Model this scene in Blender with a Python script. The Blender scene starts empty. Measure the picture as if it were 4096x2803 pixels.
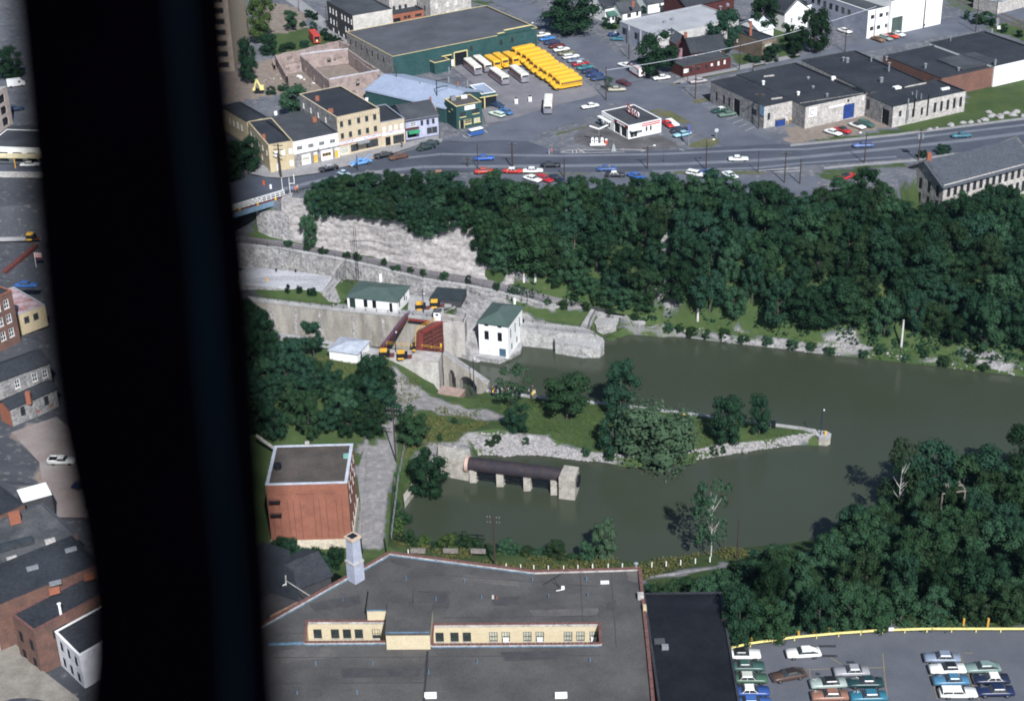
import bpy, bmesh, math, random
import numpy as np
from mathutils import Vector, Matrix, geometry, noise
from mathutils.bvhtree import BVHTree

# ---------------------------------------------------------------- camera, sky, sun, exposure
S = bpy.context.scene
COL = S.collection
FPX, TH, PH, CZ = 6450.0, math.radians(27.6), math.radians(1.63), 177.0   # focal length (px of 4096), pitch, roll, camera height above the canal
CT, ST, CP, SP = math.cos(TH), math.sin(TH), math.cos(PH), math.sin(PH)
VR = Vector((CP, -ST * SP, -CT * SP)); VU = Vector((SP, ST * CP, CT * CP)); VF = Vector((0, CT, -ST))
cam = bpy.data.cameras.new('camera'); camo = bpy.data.objects.new('camera', cam); COL.objects.link(camo)
camo.matrix_world = Matrix(((VR.x, VU.x, -VF.x, 0), (VR.y, VU.y, -VF.y, 0), (VR.z, VU.z, -VF.z, CZ), (0, 0, 0, 1)))
cam.sensor_width = 36; cam.lens = 36 * FPX / 4096; cam.clip_start = 0.05; cam.clip_end = 6000
cam.dof.use_dof = True; cam.dof.focus_distance = 320; cam.dof.aperture_fstop = 3.6
S.camera = camo
SUN_AZ, SUN_EL = math.radians(13), math.radians(42)     # sun behind the camera, a little to the right
sdir = Vector((math.sin(SUN_AZ) * math.cos(SUN_EL), -math.cos(SUN_AZ) * math.cos(SUN_EL), math.sin(SUN_EL)))
wd = bpy.data.worlds.new('World'); S.world = wd; wd.use_nodes = True
nt = wd.node_tree; bg = nt.nodes['Background']; sk = nt.nodes.new('ShaderNodeTexSky')
sk.sky_type = 'NISHITA'; sk.sun_disc = False; sk.sun_elevation = SUN_EL; sk.sun_rotation = math.pi - SUN_AZ
sk.air_density = 1.0; sk.dust_density = 0.6
nt.links.new(sk.outputs[0], bg.inputs[0]); bg.inputs[1].default_value = 0.068
sl = bpy.data.lights.new('sun', 'SUN'); sl.energy = 5.0; sl.angle = math.radians(0.53); sl.color = (0.985, 0.99, 1.0)
so = bpy.data.objects.new('sun', sl); COL.objects.link(so); so.rotation_euler = (-sdir).to_track_quat('-Z', 'Y').to_euler()
so.location = (60, -200, 300)
S.view_settings.view_transform = 'Standard'; S.view_settings.look = 'None'; S.view_settings.gamma = 1; S.view_settings.exposure = 0.42
S.render.engine = 'CYCLES'; S.cycles.max_bounces = 5; S.cycles.diffuse_bounces = 2; S.cycles.glossy_bounces = 2
S.cycles.transparent_max_bounces = 6; S.cycles.use_denoising = True; S.cycles.filter_width = 1.9
RND = random.Random(7)

# ---------------------------------------------------------------- survey: a sighting in the photograph and a known elevation give a point on the ground
REG = {'a': (900, 0, .34468), 'b': (1600, 0, .34468), 'c': (2400, 0, .34468), 'd': (3200, 0, .38558), 'e': (900, 350, .34468), 'f': (1700, 350, .34468),
       'g': (2400, 350, .34468), 'h': (3200, 350, .38558), 'i': (950, 800, .34468), 'j': (1700, 900, .34468), 'k': (2400, 900, .38745), 'l': (3200, 900, .38558),
       'm': (980, 1300, .34468), 'n': (1700, 1400, .34468), 'o': (2400, 1500, .38745), 'p': (3200, 1600, .38558), 'q': (980, 1700, .34468), 'r': (1500, 2050, .38745),
       's': (2300, 2050, .34468), 't': (2850, 2200, .53614), 'u': (1000, 2200, .37932), 'v': (0, 300, .50314), 'w': (0, 1000, .62893), 'x': (0, 1900, .56818),
       'V': (0, 0, 1.76313), 'y': (1480, 1150, .22017), 'A': (700, 0, .25157), 'M': (3500, 550, .25645), 'K': (1700, 1780, .3012)}
ZS = 24.0     # street level above the lower canal
def W(k, x, y, z=ZS):
    x0, y0, s = REG[k]
    d = VF * FPX + VR * (x0 + x * s - 2048) - VU * (y0 + y * s - 1401.5)
    t = (z - CZ) / d.z
    return Vector((d.x * t, d.y * t, z))
def WL(k, pts, z=ZS): return [W(k, p[0], p[1], p[2] if len(p) > 2 else z) for p in pts]

# ---------------------------------------------------------------- materials
MATS = {}
def mat(name, c, rough=.85, c2=None, sc=.6, sc2=6.0, mix=1.0, metal=0, bump=0, spec=.3, streak=None, detail=.22, obj=False):
    """colour c blotched towards c2 (large scale sc) with fine grain (scale sc2)"""
    if name in MATS: return MATS[name]
    m = bpy.data.materials.new(name); m.use_nodes = True; MATS[name] = m
    n = m.node_tree.nodes; l = m.node_tree.links; b = n['Principled BSDF']
    b.inputs['Roughness'].default_value = rough; b.inputs['Metallic'].default_value = metal; b.inputs['Specular IOR Level'].default_value = spec
    c = tuple(c) + (1,); c2 = tuple(c2) + (1,) if c2 else tuple(v * .72 for v in c[:3]) + (1,)
    if obj:
        geo = n.new('ShaderNodeTexCoord'); pos = geo.outputs['Object']
    else:
        geo = n.new('ShaderNodeNewGeometry'); pos = geo.outputs['Position']
    if streak:
        mp = n.new('ShaderNodeMapping'); mp.inputs['Scale'].default_value = streak; l.new(pos, mp.inputs[0]); pos1 = mp.outputs[0]
    else: pos1 = pos
    t1 = n.new('ShaderNodeTexNoise'); t1.inputs['Scale'].default_value = sc; t1.inputs['Detail'].default_value = 5; t1.inputs['Roughness'].default_value = .62; l.new(pos1, t1.inputs['Vector'])
    r1 = n.new('ShaderNodeMapRange'); r1.inputs[1].default_value = .36; r1.inputs[2].default_value = .66; r1.inputs[4].default_value = mix; l.new(t1.outputs[0], r1.inputs[0])
    mx = n.new('ShaderNodeMix'); mx.data_type = 'RGBA'; mx.inputs['A'].default_value = c; mx.inputs['B'].default_value = c2; l.new(r1.outputs[0], mx.inputs['Factor'])
    t2 = n.new('ShaderNodeTexNoise'); t2.inputs['Scale'].default_value = sc2; t2.inputs['Detail'].default_value = 3; l.new(pos, t2.inputs['Vector'])
    r2 = n.new('ShaderNodeMapRange'); r2.inputs[1].default_value = .3; r2.inputs[2].default_value = .7; r2.inputs[3].default_value = 1 - detail; r2.inputs[4].default_value = 1 + detail; l.new(t2.outputs[0], r2.inputs[0])
    hs = n.new('ShaderNodeMix'); hs.data_type = 'RGBA'; hs.blend_type = 'MULTIPLY'; hs.inputs['Factor'].default_value = 1
    l.new(mx.outputs['Result'], hs.inputs['A']); l.new(r2.outputs[0], hs.inputs['B']); l.new(hs.outputs['Result'], b.inputs['Base Color'])
    if bump:
        bp = n.new('ShaderNodeBump'); bp.inputs['Strength'].default_value = bump; bp.inputs['Distance'].default_value = .3; l.new(t2.outputs[0], bp.inputs['Height']); l.new(bp.outputs[0], b.inputs['Normal'])
    return m
def paint(name, c, rough=.35, metal=0, spec=.5):
    return mat('paint_' + name, c, rough, tuple(v * .85 for v in c), 1.2, 9, .6, metal, 0, spec, None, .08, True)
ASPH = mat('asphalt', (.085, .095, .118), .9, (.13, .14, .165), .12, 3.5, .8, bump=.05)
ROADM = mat('road_asphalt', (.05, .058, .078), .9, (.08, .09, .115), .09, 4, .8)
ROADJ = mat('junction_asphalt', (.08, .089, .115), .9, (.12, .13, .157), .1, 4, .9)
CONC = mat('concrete', (.37, .365, .365), .9, (.24, .235, .235), .25, 2.2, .8, bump=.1)
CONCW = mat('concrete_wall', (.34, .315, .28), .9, (.17, .155, .135), .55, 3, .85, streak=(1, 1, .22), detail=.18)
STONE = mat('old_stone', (.34, .325, .32), .95, (.17, .165, .17), .5, 1.6, .9, bump=.3, detail=.4)
WALK = mat('sidewalk', (.27, .265, .27), .9, (.2, .195, .2), .3, 2, .8)
GRAVEL = mat('gravel', (.25, .235, .235), .95, (.17, .16, .16), .25, 4, .9, bump=.2, detail=.3)
DIRT = mat('dirt', (.3, .245, .2), .95, (.21, .18, .15), .2, 2, .9, detail=.3)
GRASS = mat('grass', (.065, .085, .035), .95, (.13, .115, .06), .18, 2.5, .9, detail=.4)
ROOFK = mat('tar_roof', (.038, .042, .05), .85, (.065, .069, .078), .16, 5, .9, detail=.3)
ROOFB = mat('black_roof', (.02, .023, .03), .75, (.046, .05, .058), .12, 2, .6, detail=.3)
ROOFG = mat('gravel_roof', (.082, .08, .078), .95, (.055, .055, .056), .12, 6, .9, detail=.25)
ROOFL = mat('light_roof', (.36, .37, .39), .9, (.25, .26, .28), .1, 3, .8)
ROOFS = mat('slate_roof', (.062, .07, .086), .8, (.05, .057, .072), .4, 2, .8, detail=.28)
ROOFM = mat('metal_roof', (.36, .42, .54), .45, (.29, .34, .45), .15, 1.2, .8, metal=.2, detail=.12)
ROOFGR = mat('green_roof', (.05, .085, .075), .8, (.075, .1, .095), .5, 5, .9)
GREENW = mat('green_paint_wall', (.018, .06, .06), .8, (.03, .075, .078), .3, 2, .8)
WHITE = mat('white_paint', (.8, .8, .79), .6, (.72, .71, .69), .5, 3, .6, detail=.05)
CREAM = mat('cream_trim', (.72, .6, .3), .7)
TANB = mat('tan_brick', (.5, .42, .3), .9, (.42, .35, .25), .5, 4, .8, detail=.14)
YELB = mat('yellow_brick', (.48, .4, .26), .9, (.4, .32, .2), .6, 5, .8, detail=.16)
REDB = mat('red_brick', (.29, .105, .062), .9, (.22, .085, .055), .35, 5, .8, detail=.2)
DRED = mat('dark_red_siding', (.09, .024, .022), .85, (.06, .02, .02), .5, 4)
BRNB = mat('brown_brick', (.2, .15, .11), .9, (.14, .105, .08), .4, 4)
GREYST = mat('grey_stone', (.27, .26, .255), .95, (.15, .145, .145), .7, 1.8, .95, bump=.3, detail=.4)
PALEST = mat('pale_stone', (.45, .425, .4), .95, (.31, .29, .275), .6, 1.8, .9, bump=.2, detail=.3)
RUINB = mat('ruin_brick', (.33, .265, .245), .95, (.22, .17, .16), .5, 2, .9, detail=.3)
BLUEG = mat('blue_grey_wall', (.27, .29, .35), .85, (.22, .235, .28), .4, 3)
LILAC = mat('lilac_siding', (.42, .43, .56), .8)
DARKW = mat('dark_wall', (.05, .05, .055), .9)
GLASS = mat('window_glass', (.03, .035, .04), .12, (.05, .055, .06), .7, 3, spec=.6)
PALEG = mat('blind_window', (.5, .5, .42), .4)
BLACK = mat('black_metal', (.012, .014, .02), .5)
GREYM = mat('grey_metal', (.3, .32, .34), .5, metal=.3)
CHROME = mat('chrome', (.6, .6, .6), .25, metal=.9)
WOODP = mat('pole_wood', (.055, .038, .032), .9)
RUSTR = mat('red_oxide_steel', (.135, .04, .034), .7, (.085, .032, .028), 1.2, 5)
YELP = mat('yellow_paint', (.75, .42, .05), .6)
TEALT = mat('blue_flashing', (.13, .24, .34), .6, (.06, .1, .15), 1.5, 5)
CLAY = mat('clay_coping', (.11, .045, .04), .8, (.17, .09, .08), 2.5, 6)
RUBBER = mat('rubber', (.012, .012, .013), .9)
SLAB = mat('riprap_stone', (.34, .325, .325), .95, (.21, .2, .2), 1.5, 4, .9)
BARK = mat('bark', (.1, .085, .075), .95, (.06, .05, .045), 1, 6)
PALEBARK = mat('pale_bark', (.5, .48, .44), .9, (.35, .33, .3), 1, 5)
REDP = mat('red_paint', (.5, .03, .025), .5)
BLUEP = mat('blue_paint', (.02, .05, .2), .6)
PIPEM = mat('rusted_pipe', (.02, .019, .028), .7, (.04, .028, .03), .8, 3)

# ---------------------------------------------------------------- object helpers
def link(o): COL.objects.link(o); return o
def tag(o, label=None, cat=None, group=None, kind=None):
    if label: o['label'] = label
    if cat: o['category'] = cat
    if group: o['group'] = group
    if kind: o['kind'] = kind
    return o
def thing(name, label, cat, loc=(0, 0, 0), rz=0, group=None):
    o = link(bpy.data.objects.new(name, None)); o.location = loc; o.rotation_euler = (0, 0, rz); o.empty_display_size = .5
    return tag(o, label, cat, group)
class MB:
    def __init__(s): s.v = []; s.f = []
    def quad(s, *p):
        i = len(s.v); s.v += [tuple(q) for q in p]; s.f.append(tuple(range(i, i + len(p)))); return s
    def loft(s, rings, cap=True, closed=True):
        i = len(s.v); n = len(rings[0])
        for r in rings: s.v += [tuple(q) for q in r]
        for a in range(len(rings) - 1):
            for k in range(n if closed else n - 1):
                k2 = (k + 1) % n
                s.f.append((i + a * n + k, i + a * n + k2, i + (a + 1) * n + k2, i + (a + 1) * n + k))
        if cap and closed:
            s.f.append(tuple(i + k for k in reversed(range(n)))); s.f.append(tuple(i + (len(rings) - 1) * n + k for k in range(n)))
        return s
    def prism(s, poly, z0, z1):
        a = sum(poly[k][0] * poly[(k + 1) % len(poly)][1] - poly[(k + 1) % len(poly)][0] * poly[k][1] for k in range(len(poly)))
        if a < 0: poly = list(reversed(poly))
        zt = z1 if hasattr(z1, '__len__') else [z1] * len(poly)
        return s.loft([[(p[0], p[1], z0) for p in poly], [(p[0], p[1], z) for p, z in zip(poly, zt)]])
    def box(s, x0, x1, y0, y1, z0, z1): return s.prism([(x0, y0), (x1, y0), (x1, y1), (x0, y1)], z0, z1)
    def bar(s, a, b, r, n=6, r2=None):
        a, b = Vector(a), Vector(b); d = (b - a).normalized(); u = d.orthogonal().normalized(); w = d.cross(u); r2 = r if r2 is None else r2
        ring = lambda c, q: [c + (u * math.cos(t * math.tau / n) + w * math.sin(t * math.tau / n)) * q for t in range(n)]
        return s.loft([ring(a, r), ring(b, r2)])
    def beam(s, a, b, wd, h):
        """rectangular bar, wd across in plan, h high, top along a-b"""
        a, b = Vector(a), Vector(b); d = (b - a); n = Vector((-d.y, d.x, 0)).normalized() * wd / 2; z = Vector((0, 0, h))
        return s.loft([[a - n - z, a + n - z, a + n, a - n], [b - n - z, b + n - z, b + n, b - n]])
    def path(s, pts, r, n=6):
        for k in range(len(pts) - 1): s.bar(pts[k], pts[k + 1], r, n)
        return s
    def mesh(s, name, smooth=False, off=None):
        me = bpy.data.meshes.new(name); v = s.v
        if off is not None: v = [(p[0] - off[0], p[1] - off[1], p[2] - off[2]) for p in v]
        me.from_pydata(v, [], s.f); me.update()
        if smooth: me.polygons.foreach_set('use_smooth', [True] * len(me.polygons))
        return me
    def build(s, name, m, parent=None, smooth=False, loc=None, fixn=False):
        off = Vector(parent.location) if parent is not None else (Vector(loc) if loc is not None else None)
        if parent is not None and parent.parent is not None: off = off + Vector(parent.parent.location)
        me = s.mesh(name, smooth, off); me.materials.append(m)
        if fixn:
            bm = bmesh.new(); bm.from_mesh(me); bmesh.ops.recalc_face_normals(bm, faces=bm.faces); bm.to_mesh(me); bm.free()
        o = link(bpy.data.objects.new(name, me))
        if parent is not None: o.parent = parent
        elif loc is not None: o.location = loc
        return o
def sheet(name, poly, z, m, kind='structure', th=None):
    """a flat sheet (polygon of world points) at height z"""
    mb = MB(); q = [Vector((p[0], p[1], z)) for p in poly]
    for t in geometry.tessellate_polygon([q]): mb.quad(*[q[k] for k in t])
    o = mb.build(name, m, fixn=False)
    me = o.data
    if me.polygons and sum(p.normal.z for p in me.polygons) < 0: me.flip_normals()
    if kind: o['kind'] = kind
    return o
# ---------------------------------------------------------------- the ground: a surveyed surface with break lines
LINES = []
def bl(pts): LINES.append([Vector(p) for p in pts]); return LINES[-1]
VV = lambda *p: [W('V', a, b, c) for a, b, c in p]
def offs(line, d):
    """offset a polyline sideways by d metres in plan (to its left)"""
    out = []
    for k, p in enumerate(line):
        a = line[max(k - 1, 0)]; b = line[min(k + 1, len(line) - 1)]; t = (b - a); n = Vector((-t.y, t.x, 0)).normalized()
        out.append(p + n * d)
    return out
# near bank, foot of the wooded slope and the top at the parking lot
near_water = VV((560, 1300, 0), (850, 1225, 0), (893, 1205, 0), (900, 1165, 0), (917, 1144, 0), (928, 1112, 0))
near_w2 = VV((893, 1207, 0), (940, 1232, 0), (1100, 1245, 0), (1200, 1250, 0), (1310, 1262, 0), (1440, 1274, 0), (1550, 1264, 0), (1640, 1248, 0), (1800, 1230, 0), (1960, 1205, 0), (2130, 1165, 0), (2323, 1105, 0), (2700, 1040, 0))
bl(near_w2); bl(offs(near_w2, 2.5) if False else [p + Vector((0, 4, -2.2)) for p in near_w2[1:]])
bl([p + Vector((0, -3.0, 1.3)) for p in near_w2[1:]])
bl(VV((905, 1258, 3.2), (1100, 1282, 3.4), (1300, 1304, 3.6), (1460, 1312, 3.8), (1640, 1284, 4), (1830, 1262, 4), (2100, 1230, 4.2), (2323, 1190, 4.5), (2700, 1120, 5)))
lot_edge = VV((1640, 1478, ZS), (1700, 1464, ZS), (1800, 1450, ZS), (1900, 1441, ZS), (2000, 1434, ZS), (2100, 1431, ZS), (2323, 1431, ZS), (2700, 1440, ZS))
bl(lot_edge); bl([p + Vector((0, 3.5, -1.0)) for p in lot_edge])
bl([W('V', 880, 1262, 3.5), W('V', 640, 1270, 4), W('V', 560, 1300, 5), W('V', 430, 1280, 8), W('V', 330, 1250, 17)])
bl([Vector((-47, 208, 13)), Vector((-20, 214, 12)), Vector((2, 208, 12)), Vector((19, 206, 12.5)), Vector((33, 205, 15)), Vector((36, 197, 21.5))])
bl([Vector((-60, 170, ZS)), Vector((-38, 185, 23)), Vector((0, 185, 22)), Vector((30, 188, ZS))])
bl([Vector((-60, 60, ZS)), Vector((110, 60, ZS))])
# road and ground round the brick mill (z 4), trees behind it
bl(VV((880, 1240, 3.6), (886, 1150, 3.8), (895, 1050, 4), (905, 960, 4.2), (900, 900, 4.6)))
bl(VV((610, 1235, 4), (600, 1100, 4.2), (590, 1010, 5), (590, 900, 7.5), (580, 830, 9)))
bl(VV((820, 1235, 3.8), (830, 1010, 4.2), (850, 940, 5)))
# left bank: the basin wall left of the water, riprap corner
bl(near_water[2:]); bl(VV((890, 1150, 2.6), (905, 1090, 3), (930, 1062, 3.2), (1000, 1030, 3), (1065, 1018, 3)))
bl(VV((928, 1112, 0), (975, 1085, 0), (1010, 1066, 0), (1070, 1060, 0), (1085, 1032, 0)))
# peninsula
pen_s = VV((1085, 1032, 0), (1130, 1031, 0), (1146, 1036, 0), (1171, 1031.5, 0), (1208, 1031.5, 0), (1257, 1035, 0), (1292, 1041, 0), (1335, 1045, 0), (1378, 1049, 0), (1484, 1047, 0), (1581, 1041, 0), (1636, 1033, 0), (1691, 1024, 0), (1801, 1009, 0), (1856, 996, 0))
bl(pen_s); bl([p + Vector((0, -5, -2.5)) for p in pen_s[1:]] )
pen_top = VV((1045, 995, 3.6), (1062, 982, 4.2), (1130, 972, 4), (1170, 984, 3.4), (1238, 990, 2.8), (1269, 1001, 2.4), (1355, 1029, 1.6), (1450, 1034, 1.6), (1570, 1027, 1.6), (1638, 1013, 1.7), (1680, 1002, 1.8), (1724, 996, 1.8), (1790, 990, 1.8), (1834, 981, 1.8), (1852, 985, 1.8))
bl(pen_top)
pen_n = VV((1102, 889, 1.8), (1210, 903, 1.8), (1345, 916, 1.8), (1526, 937, 1.8), (1594, 946, 1.8), (1757, 967, 1.8), (1820, 975, 1.8), (1852, 981, 1.8))
bl(pen_n); bl([p + Vector((0, 1.2, -3.8)) for p in pen_n])
bl(VV((1000, 895, 3.4), (1080, 905, 2.6), (1200, 930, 2.6), (1330, 955, 2.4), (1500, 985, 2.1), (1700, 985, 2)))
bl(VV((900, 930, 4.4), (1000, 950, 3.9), (1100, 960, 3.4)))
# lock coping (near side), z 9, falling to the path
cope_edge = VV((560, 745, 9), (644, 757, 9), (754, 775, 9), (859, 792, 9), (930, 803, 9), (1003, 812, 9))
bl([p + Vector((0, -1.4, 0)) for p in cope_edge[:4]]); bl([W('y', x, y, 9.1) + Vector((0, .8, z - 9.1)) for x, y, z in ((100, 1240, 8.8), (400, 1268, 8.2), (700, 1297, 6.6), (1000, 1325, 4.2), (1235, 1345, 2.8))]); bl([p + Vector((0, -.3, -10.5)) for p in cope_edge])
bl(VV((560, 790, 9.2), (700, 815, 9.0), (800, 830, 8.8), (860, 828, 8.7)))
bl(VV((640, 880, 7.4), (760, 885, 7), (860, 880, 6.6), (905, 868, 6.2), (950, 880, 4.6), (988, 897, 3.0)))
# far side of the chamber
far_edge = VV((560, 678, 9), (631, 686.5, 9), (754, 700.5, 9), (906, 715, 9), (1000, 724, 9))
bl([p + Vector((0, 1.6, 0)) for p in far_edge]); bl([p + Vector((0, .4, -10.5)) for p in far_edge])
bl([Vector(p) for p in ((-15, 331, -1.8), (-12, 327, -2), (-4, 323, -2.5), (6, 322, -2.5), (16, 331, -2.5), (30, 320, -2.5), (60, 300, -2.5), (100, 280, -2.5), (160, 262, -2.5))]); bl([Vector(p) for p in ((-7, 331, -2), (4, 330.5, -2), (12, 332, -2), (21, 334, -2.5))]); bl([Vector(p) for p in ((3, 340.5, -1), (12, 338.5, -1), (18.5, 336.3, -1))]); bl([Vector(p) for p in ((-18, 258, -2), (-5, 262, -2), (20, 258, -2.5), (45, 262, -2.5))])
bl(VV((640, 655, 9.0), (720, 668, 9), (800, 690, 9), (940, 705, 9), (985, 690, 9)))
# towpath and the foot of the cliff
tow_low = VV((540, 556, 14.3), (640, 566, 13.6), (690, 575, 13.2), (760, 587, 12.8), (860, 609, 11.8), (960, 635, 10.6), (1060, 650, 9.4), (1130, 664, 8.0), (1230, 690, 5.8), (1330, 708, 3.6), (1420, 722, 2.6), (1500, 745, 2.0))
tow_up = VV((540, 534, 14.6), (640, 547, 14), (690, 556, 13.6), (760, 568, 13.1), (860, 588, 12.1), (960, 612, 11), (1060, 626, 9.9), (1130, 640, 8.8), (1230, 666, 7), (1330, 692, 5.2), (1420, 714, 3.8), (1500, 732, 3), (1600, 744, 2.6), (1700, 756, 2.5), (1820, 768, 2.5), (1950, 784, 2.5), (2100, 800, 2.6), (2323, 822, 2.8), (2700, 866, 3))
bl([p + Vector((0, .9, 0)) for p in tow_low[:10]] + tow_low[10:]); bl(tow_up)
bl([p + Vector((0, .3, -(p.z - 7.5) if p.z > 8.5 else -1)) for p in tow_low[:9]])
bank_w = VV((1380, 742, 0), (1440, 752, 0), (1502, 755, 0), (1647, 777, 0), (1768, 790, 0), (1851, 801, 0), (2050, 822, 0), (2323, 854, 0), (2700, 900, 0))
bl(bank_w); bl([p + Vector((0, -3, -2.2)) for p in bank_w[1:]]); bl([p + Vector((0, 2.2, 1.5)) for p in bank_w[2:]])
bl(VV((1345, 712, 2.4), (1420, 738, 1.6), (1490, 748, 1.6)))
bl([p + Vector((0, 2.3, .3)) for p in tow_up[:7]])
cliff_top = [Vector((p.x, p.y + 3.3, ZS - .4)) for p in tow_up[:7]] + [W('V', 1150, 520, 22)]
bl(cliff_top)
plateau = VV((1120, 492, 23.6), (1180, 478, ZS), (1300, 462, ZS), (1450, 455, ZS), (1600, 452, ZS), (1750, 462, ZS), (1900, 462, ZS), (2010, 440, ZS), (2060, 396, ZS), (2110, 372, ZS), (2200, 354, ZS), (2323, 336, ZS), (2800, 280, ZS))
bl(plateau)
bl(VV((1150, 600, 13.5), (1300, 612, 12.5), (1500, 630, 11.5), (1700, 640, 12), (1950, 650, 12), (2323, 640, 12.5), (2800, 640, 13)))
bl(VV((2030, 540, 14), (2200, 505, 14), (2323, 490, 14), (2500, 470, 14))); bl([p + Vector((.5, -2.6, -8.5)) for p in plateau[8:]])
# upper lock terrace behind the first lock house, old flight of locks
bl(VV((560, 612, 12), (660, 622, 12), (740, 632, 12)))
bl(VV((560, 645, 11.9), (640, 652, 11.9), (725, 662, 11.9)))
# town left of the frame
bl(VV((-200, 640, 17), (0, 640, 17), (130, 640, 17), (300, 640, 15), (420, 660, 12)))
bl(VV((-200, 545, 16.5), (0, 545, 16.5), (110, 545, 16.5), (400, 560, 15)))
bl(VV((-200, 760, 21), (0, 760, 21), (200, 800, 20), (350, 860, 16)))
bl(VV((-200, 1100, 21), (0, 1100, 21), (220, 1100, 21), (330, 1100, 16)))
bl(VV((-300, 480, ZS), (0, 470, ZS), (130, 455, ZS), (400, 455, ZS), (560, 448, ZS)))
bl([W('V', -300, 1700, ZS), W('V', 100, 1500, 22), W('V', 230, 1300, 21)])
# wide country all round, so the sheet runs to the horizon
FAR = [(-4000, -2500), (4000, -2500), (4000, 5000), (-4000, 5000)]
bl([Vector((x, y, ZS)) for x, y in FAR] + [Vector((-4000, -2500, ZS))])
bl([Vector((-330, 700, ZS)), Vector((0, 720, ZS)), Vector((330, 700, ZS))])
bl([Vector((-330, 60, ZS)), Vector((-330, 330, 20)), Vector((-330, 520, ZS))])
bl([Vector((420, 150, ZS)), Vector((420, 250, 4)), Vector((420, 265, -2)), Vector((420, 330, -2)), Vector((420, 345, 3)), Vector((420, 400, ZS))])
def cdt(lines, extra=()):
    vs, es = [], []
    for L in lines:
        i = len(vs); vs += [Vector((p.x, p.y)) for p in L]; es += [(i + k, i + k + 1) for k in range(len(L) - 1)]
    zs = [p.z for L in lines for p in L] + [p.z for p in extra]
    vs += [Vector((p.x, p.y)) for p in extra]
    r = geometry.delaunay_2d_cdt(vs, es, [], 0, 1e-4)
    out = []
    for k, p in enumerate(r[0]):
        o = r[3][k]
        out.append(Vector((p.x, p.y, sum(zs[q] for q in o) / len(o) if o else float('nan'))))
    # vertices made where two lines cross: height from neighbours
    bad = [k for k, p in enumerate(out) if p.z != p.z]
    if bad:
        nb = {k: [] for k in bad}
        for a, b in r[1]:
            if a in nb and out[b].z == out[b].z: nb[a].append((out[b] - out[a]).xy.length and (1 / (out[b] - out[a]).xy.length, out[b].z))
            if b in nb and out[a].z == out[a].z: nb[b].append((out[a] - out[b]).xy.length and (1 / (out[a] - out[b]).xy.length, out[a].z))
        for k in bad:
            q = [t for t in nb[k] if t]; out[k].z = sum(w * z for w, z in q) / sum(w for w, z in q) if q else ZS
    return out, r[2]
tv, tf = cdt(LINES)
TIN = BVHTree.FromPolygons([tuple(p) for p in tv], [tuple(f) for f in tf])
def gz(x, y, d=ZS):
    h = TIN.ray_cast(Vector((x, y, 300)), Vector((0, 0, -1)))
    return h[0].z if h[0] is not None else d
def inpoly(x, y, poly):
    c = False; j = len(poly) - 1
    for i in range(len(poly)):
        a, b = poly[i], poly[j]
        if (a[1] > y) != (b[1] > y) and x < (b[0] - a[0]) * (y - a[1]) / (b[1] - a[1]) + a[0]: c = not c
        j = i
    return c
# covers: which ground is grass, gravel or bare rock
COVER = []   # (polygon, (grass, gravel, pale rock))
def cover(k, pts, z, g): COVER.append((WL(k, pts, z), g))
# grid
xs = np.arange(-240, 241, 2.0); ys = np.arange(165, 641, 2.0)
pts = []
for x in xs:
    for y in ys: pts.append((float(x), float(y)))
tow_poly = tow_low + list(reversed(tow_up[:len(tow_low)]))
COVER.append((tow_poly, (.1, .95, .15)))
cover('V', [(875, 1000), (865, 930), (875, 880), (905, 868), (1000, 902), (1100, 922), (1160, 945), (1100, 950), (1000, 938), (935, 930), (905, 965), (893, 1050), (885, 1150), (880, 1250), (815, 1245), (812, 1010)], 4, (.12, .9, .3))
cover('V', [(900, 645), (1000, 650), (1090, 672), (1230, 702), (1340, 718), (1345, 745), (1180, 735), (1090, 720), (1055, 695), (950, 704)], 6, (.05, .3, 1))
cover('V', [(1040, 725), (1095, 725), (1130, 815), (1045, 812)], 2, (.02, .3, 1))
cover('V', [(610, 1240), (815, 1240), (812, 1215), (600, 1215)], 4, (.55, .4, .1))
cover('V', [(1440, 1325), (1465, 1296), (1550, 1285), (1650, 1270), (1900, 1240), (2100, 1215), (2100, 1232), (1900, 1258), (1650, 1290), (1560, 1306), (1465, 1322)], 4, (.05, 1, .5))
COVER.append((pen_s + list(reversed(pen_top[1:])), (.08, .5, 1)))
cover('V', [(930, 1062), (1085, 1034), (1062, 985), (1040, 998), (960, 1010), (940, 1040)], 3, (.3, .6, .9))
cover('V', [(1500, 738), (1700, 752), (1960, 783), (1960, 790), (1700, 764), (1500, 748)], 2.6, (.15, .8, .3))
for q in ([(1680, 752), (1760, 757), (1850, 770), (1850, 760), (1760, 744), (1690, 742)], [(1850, 772), (1955, 778), (1950, 748), (1900, 752)], [(2150, 795), (2323, 818), (2323, 800), (2200, 785)], [(2100, 796), (2150, 800), (2150, 790)], [(1460, 700), (1540, 706), (1530, 695), (1470, 690)], [(1500, 665), (1515, 668), (1525, 620), (1512, 620)]):
    cover('V', q, 4, (.1, .3, 1))
cover('V', [(1380, 746), (1650, 783), (1850, 806), (2323, 860), (2323, 850), (1850, 797), (1650, 773), (1420, 745)], .5, (.45, .3, .7))
cover('a', [(0, 870), (200, 780), (560, 690), (1350, 480), (2350, 1250), (1300, 1300), (950, 1030), (100, 1180), (0, 1200)], ZS, (.04, .25, -1))
cover('a', [(480, 60), (700, 40), (950, 200), (900, 420), (500, 480), (250, 420)], ZS, (.25, .2, -1))
cover('a', [(500, 420), (950, 330), (1330, 490), (1000, 580), (600, 640), (450, 560)], ZS, (.95, .1, 0))
cover('b', [(830, 0), (1090, 30), (930, 90)], ZS, (1, 0, 0))
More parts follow.
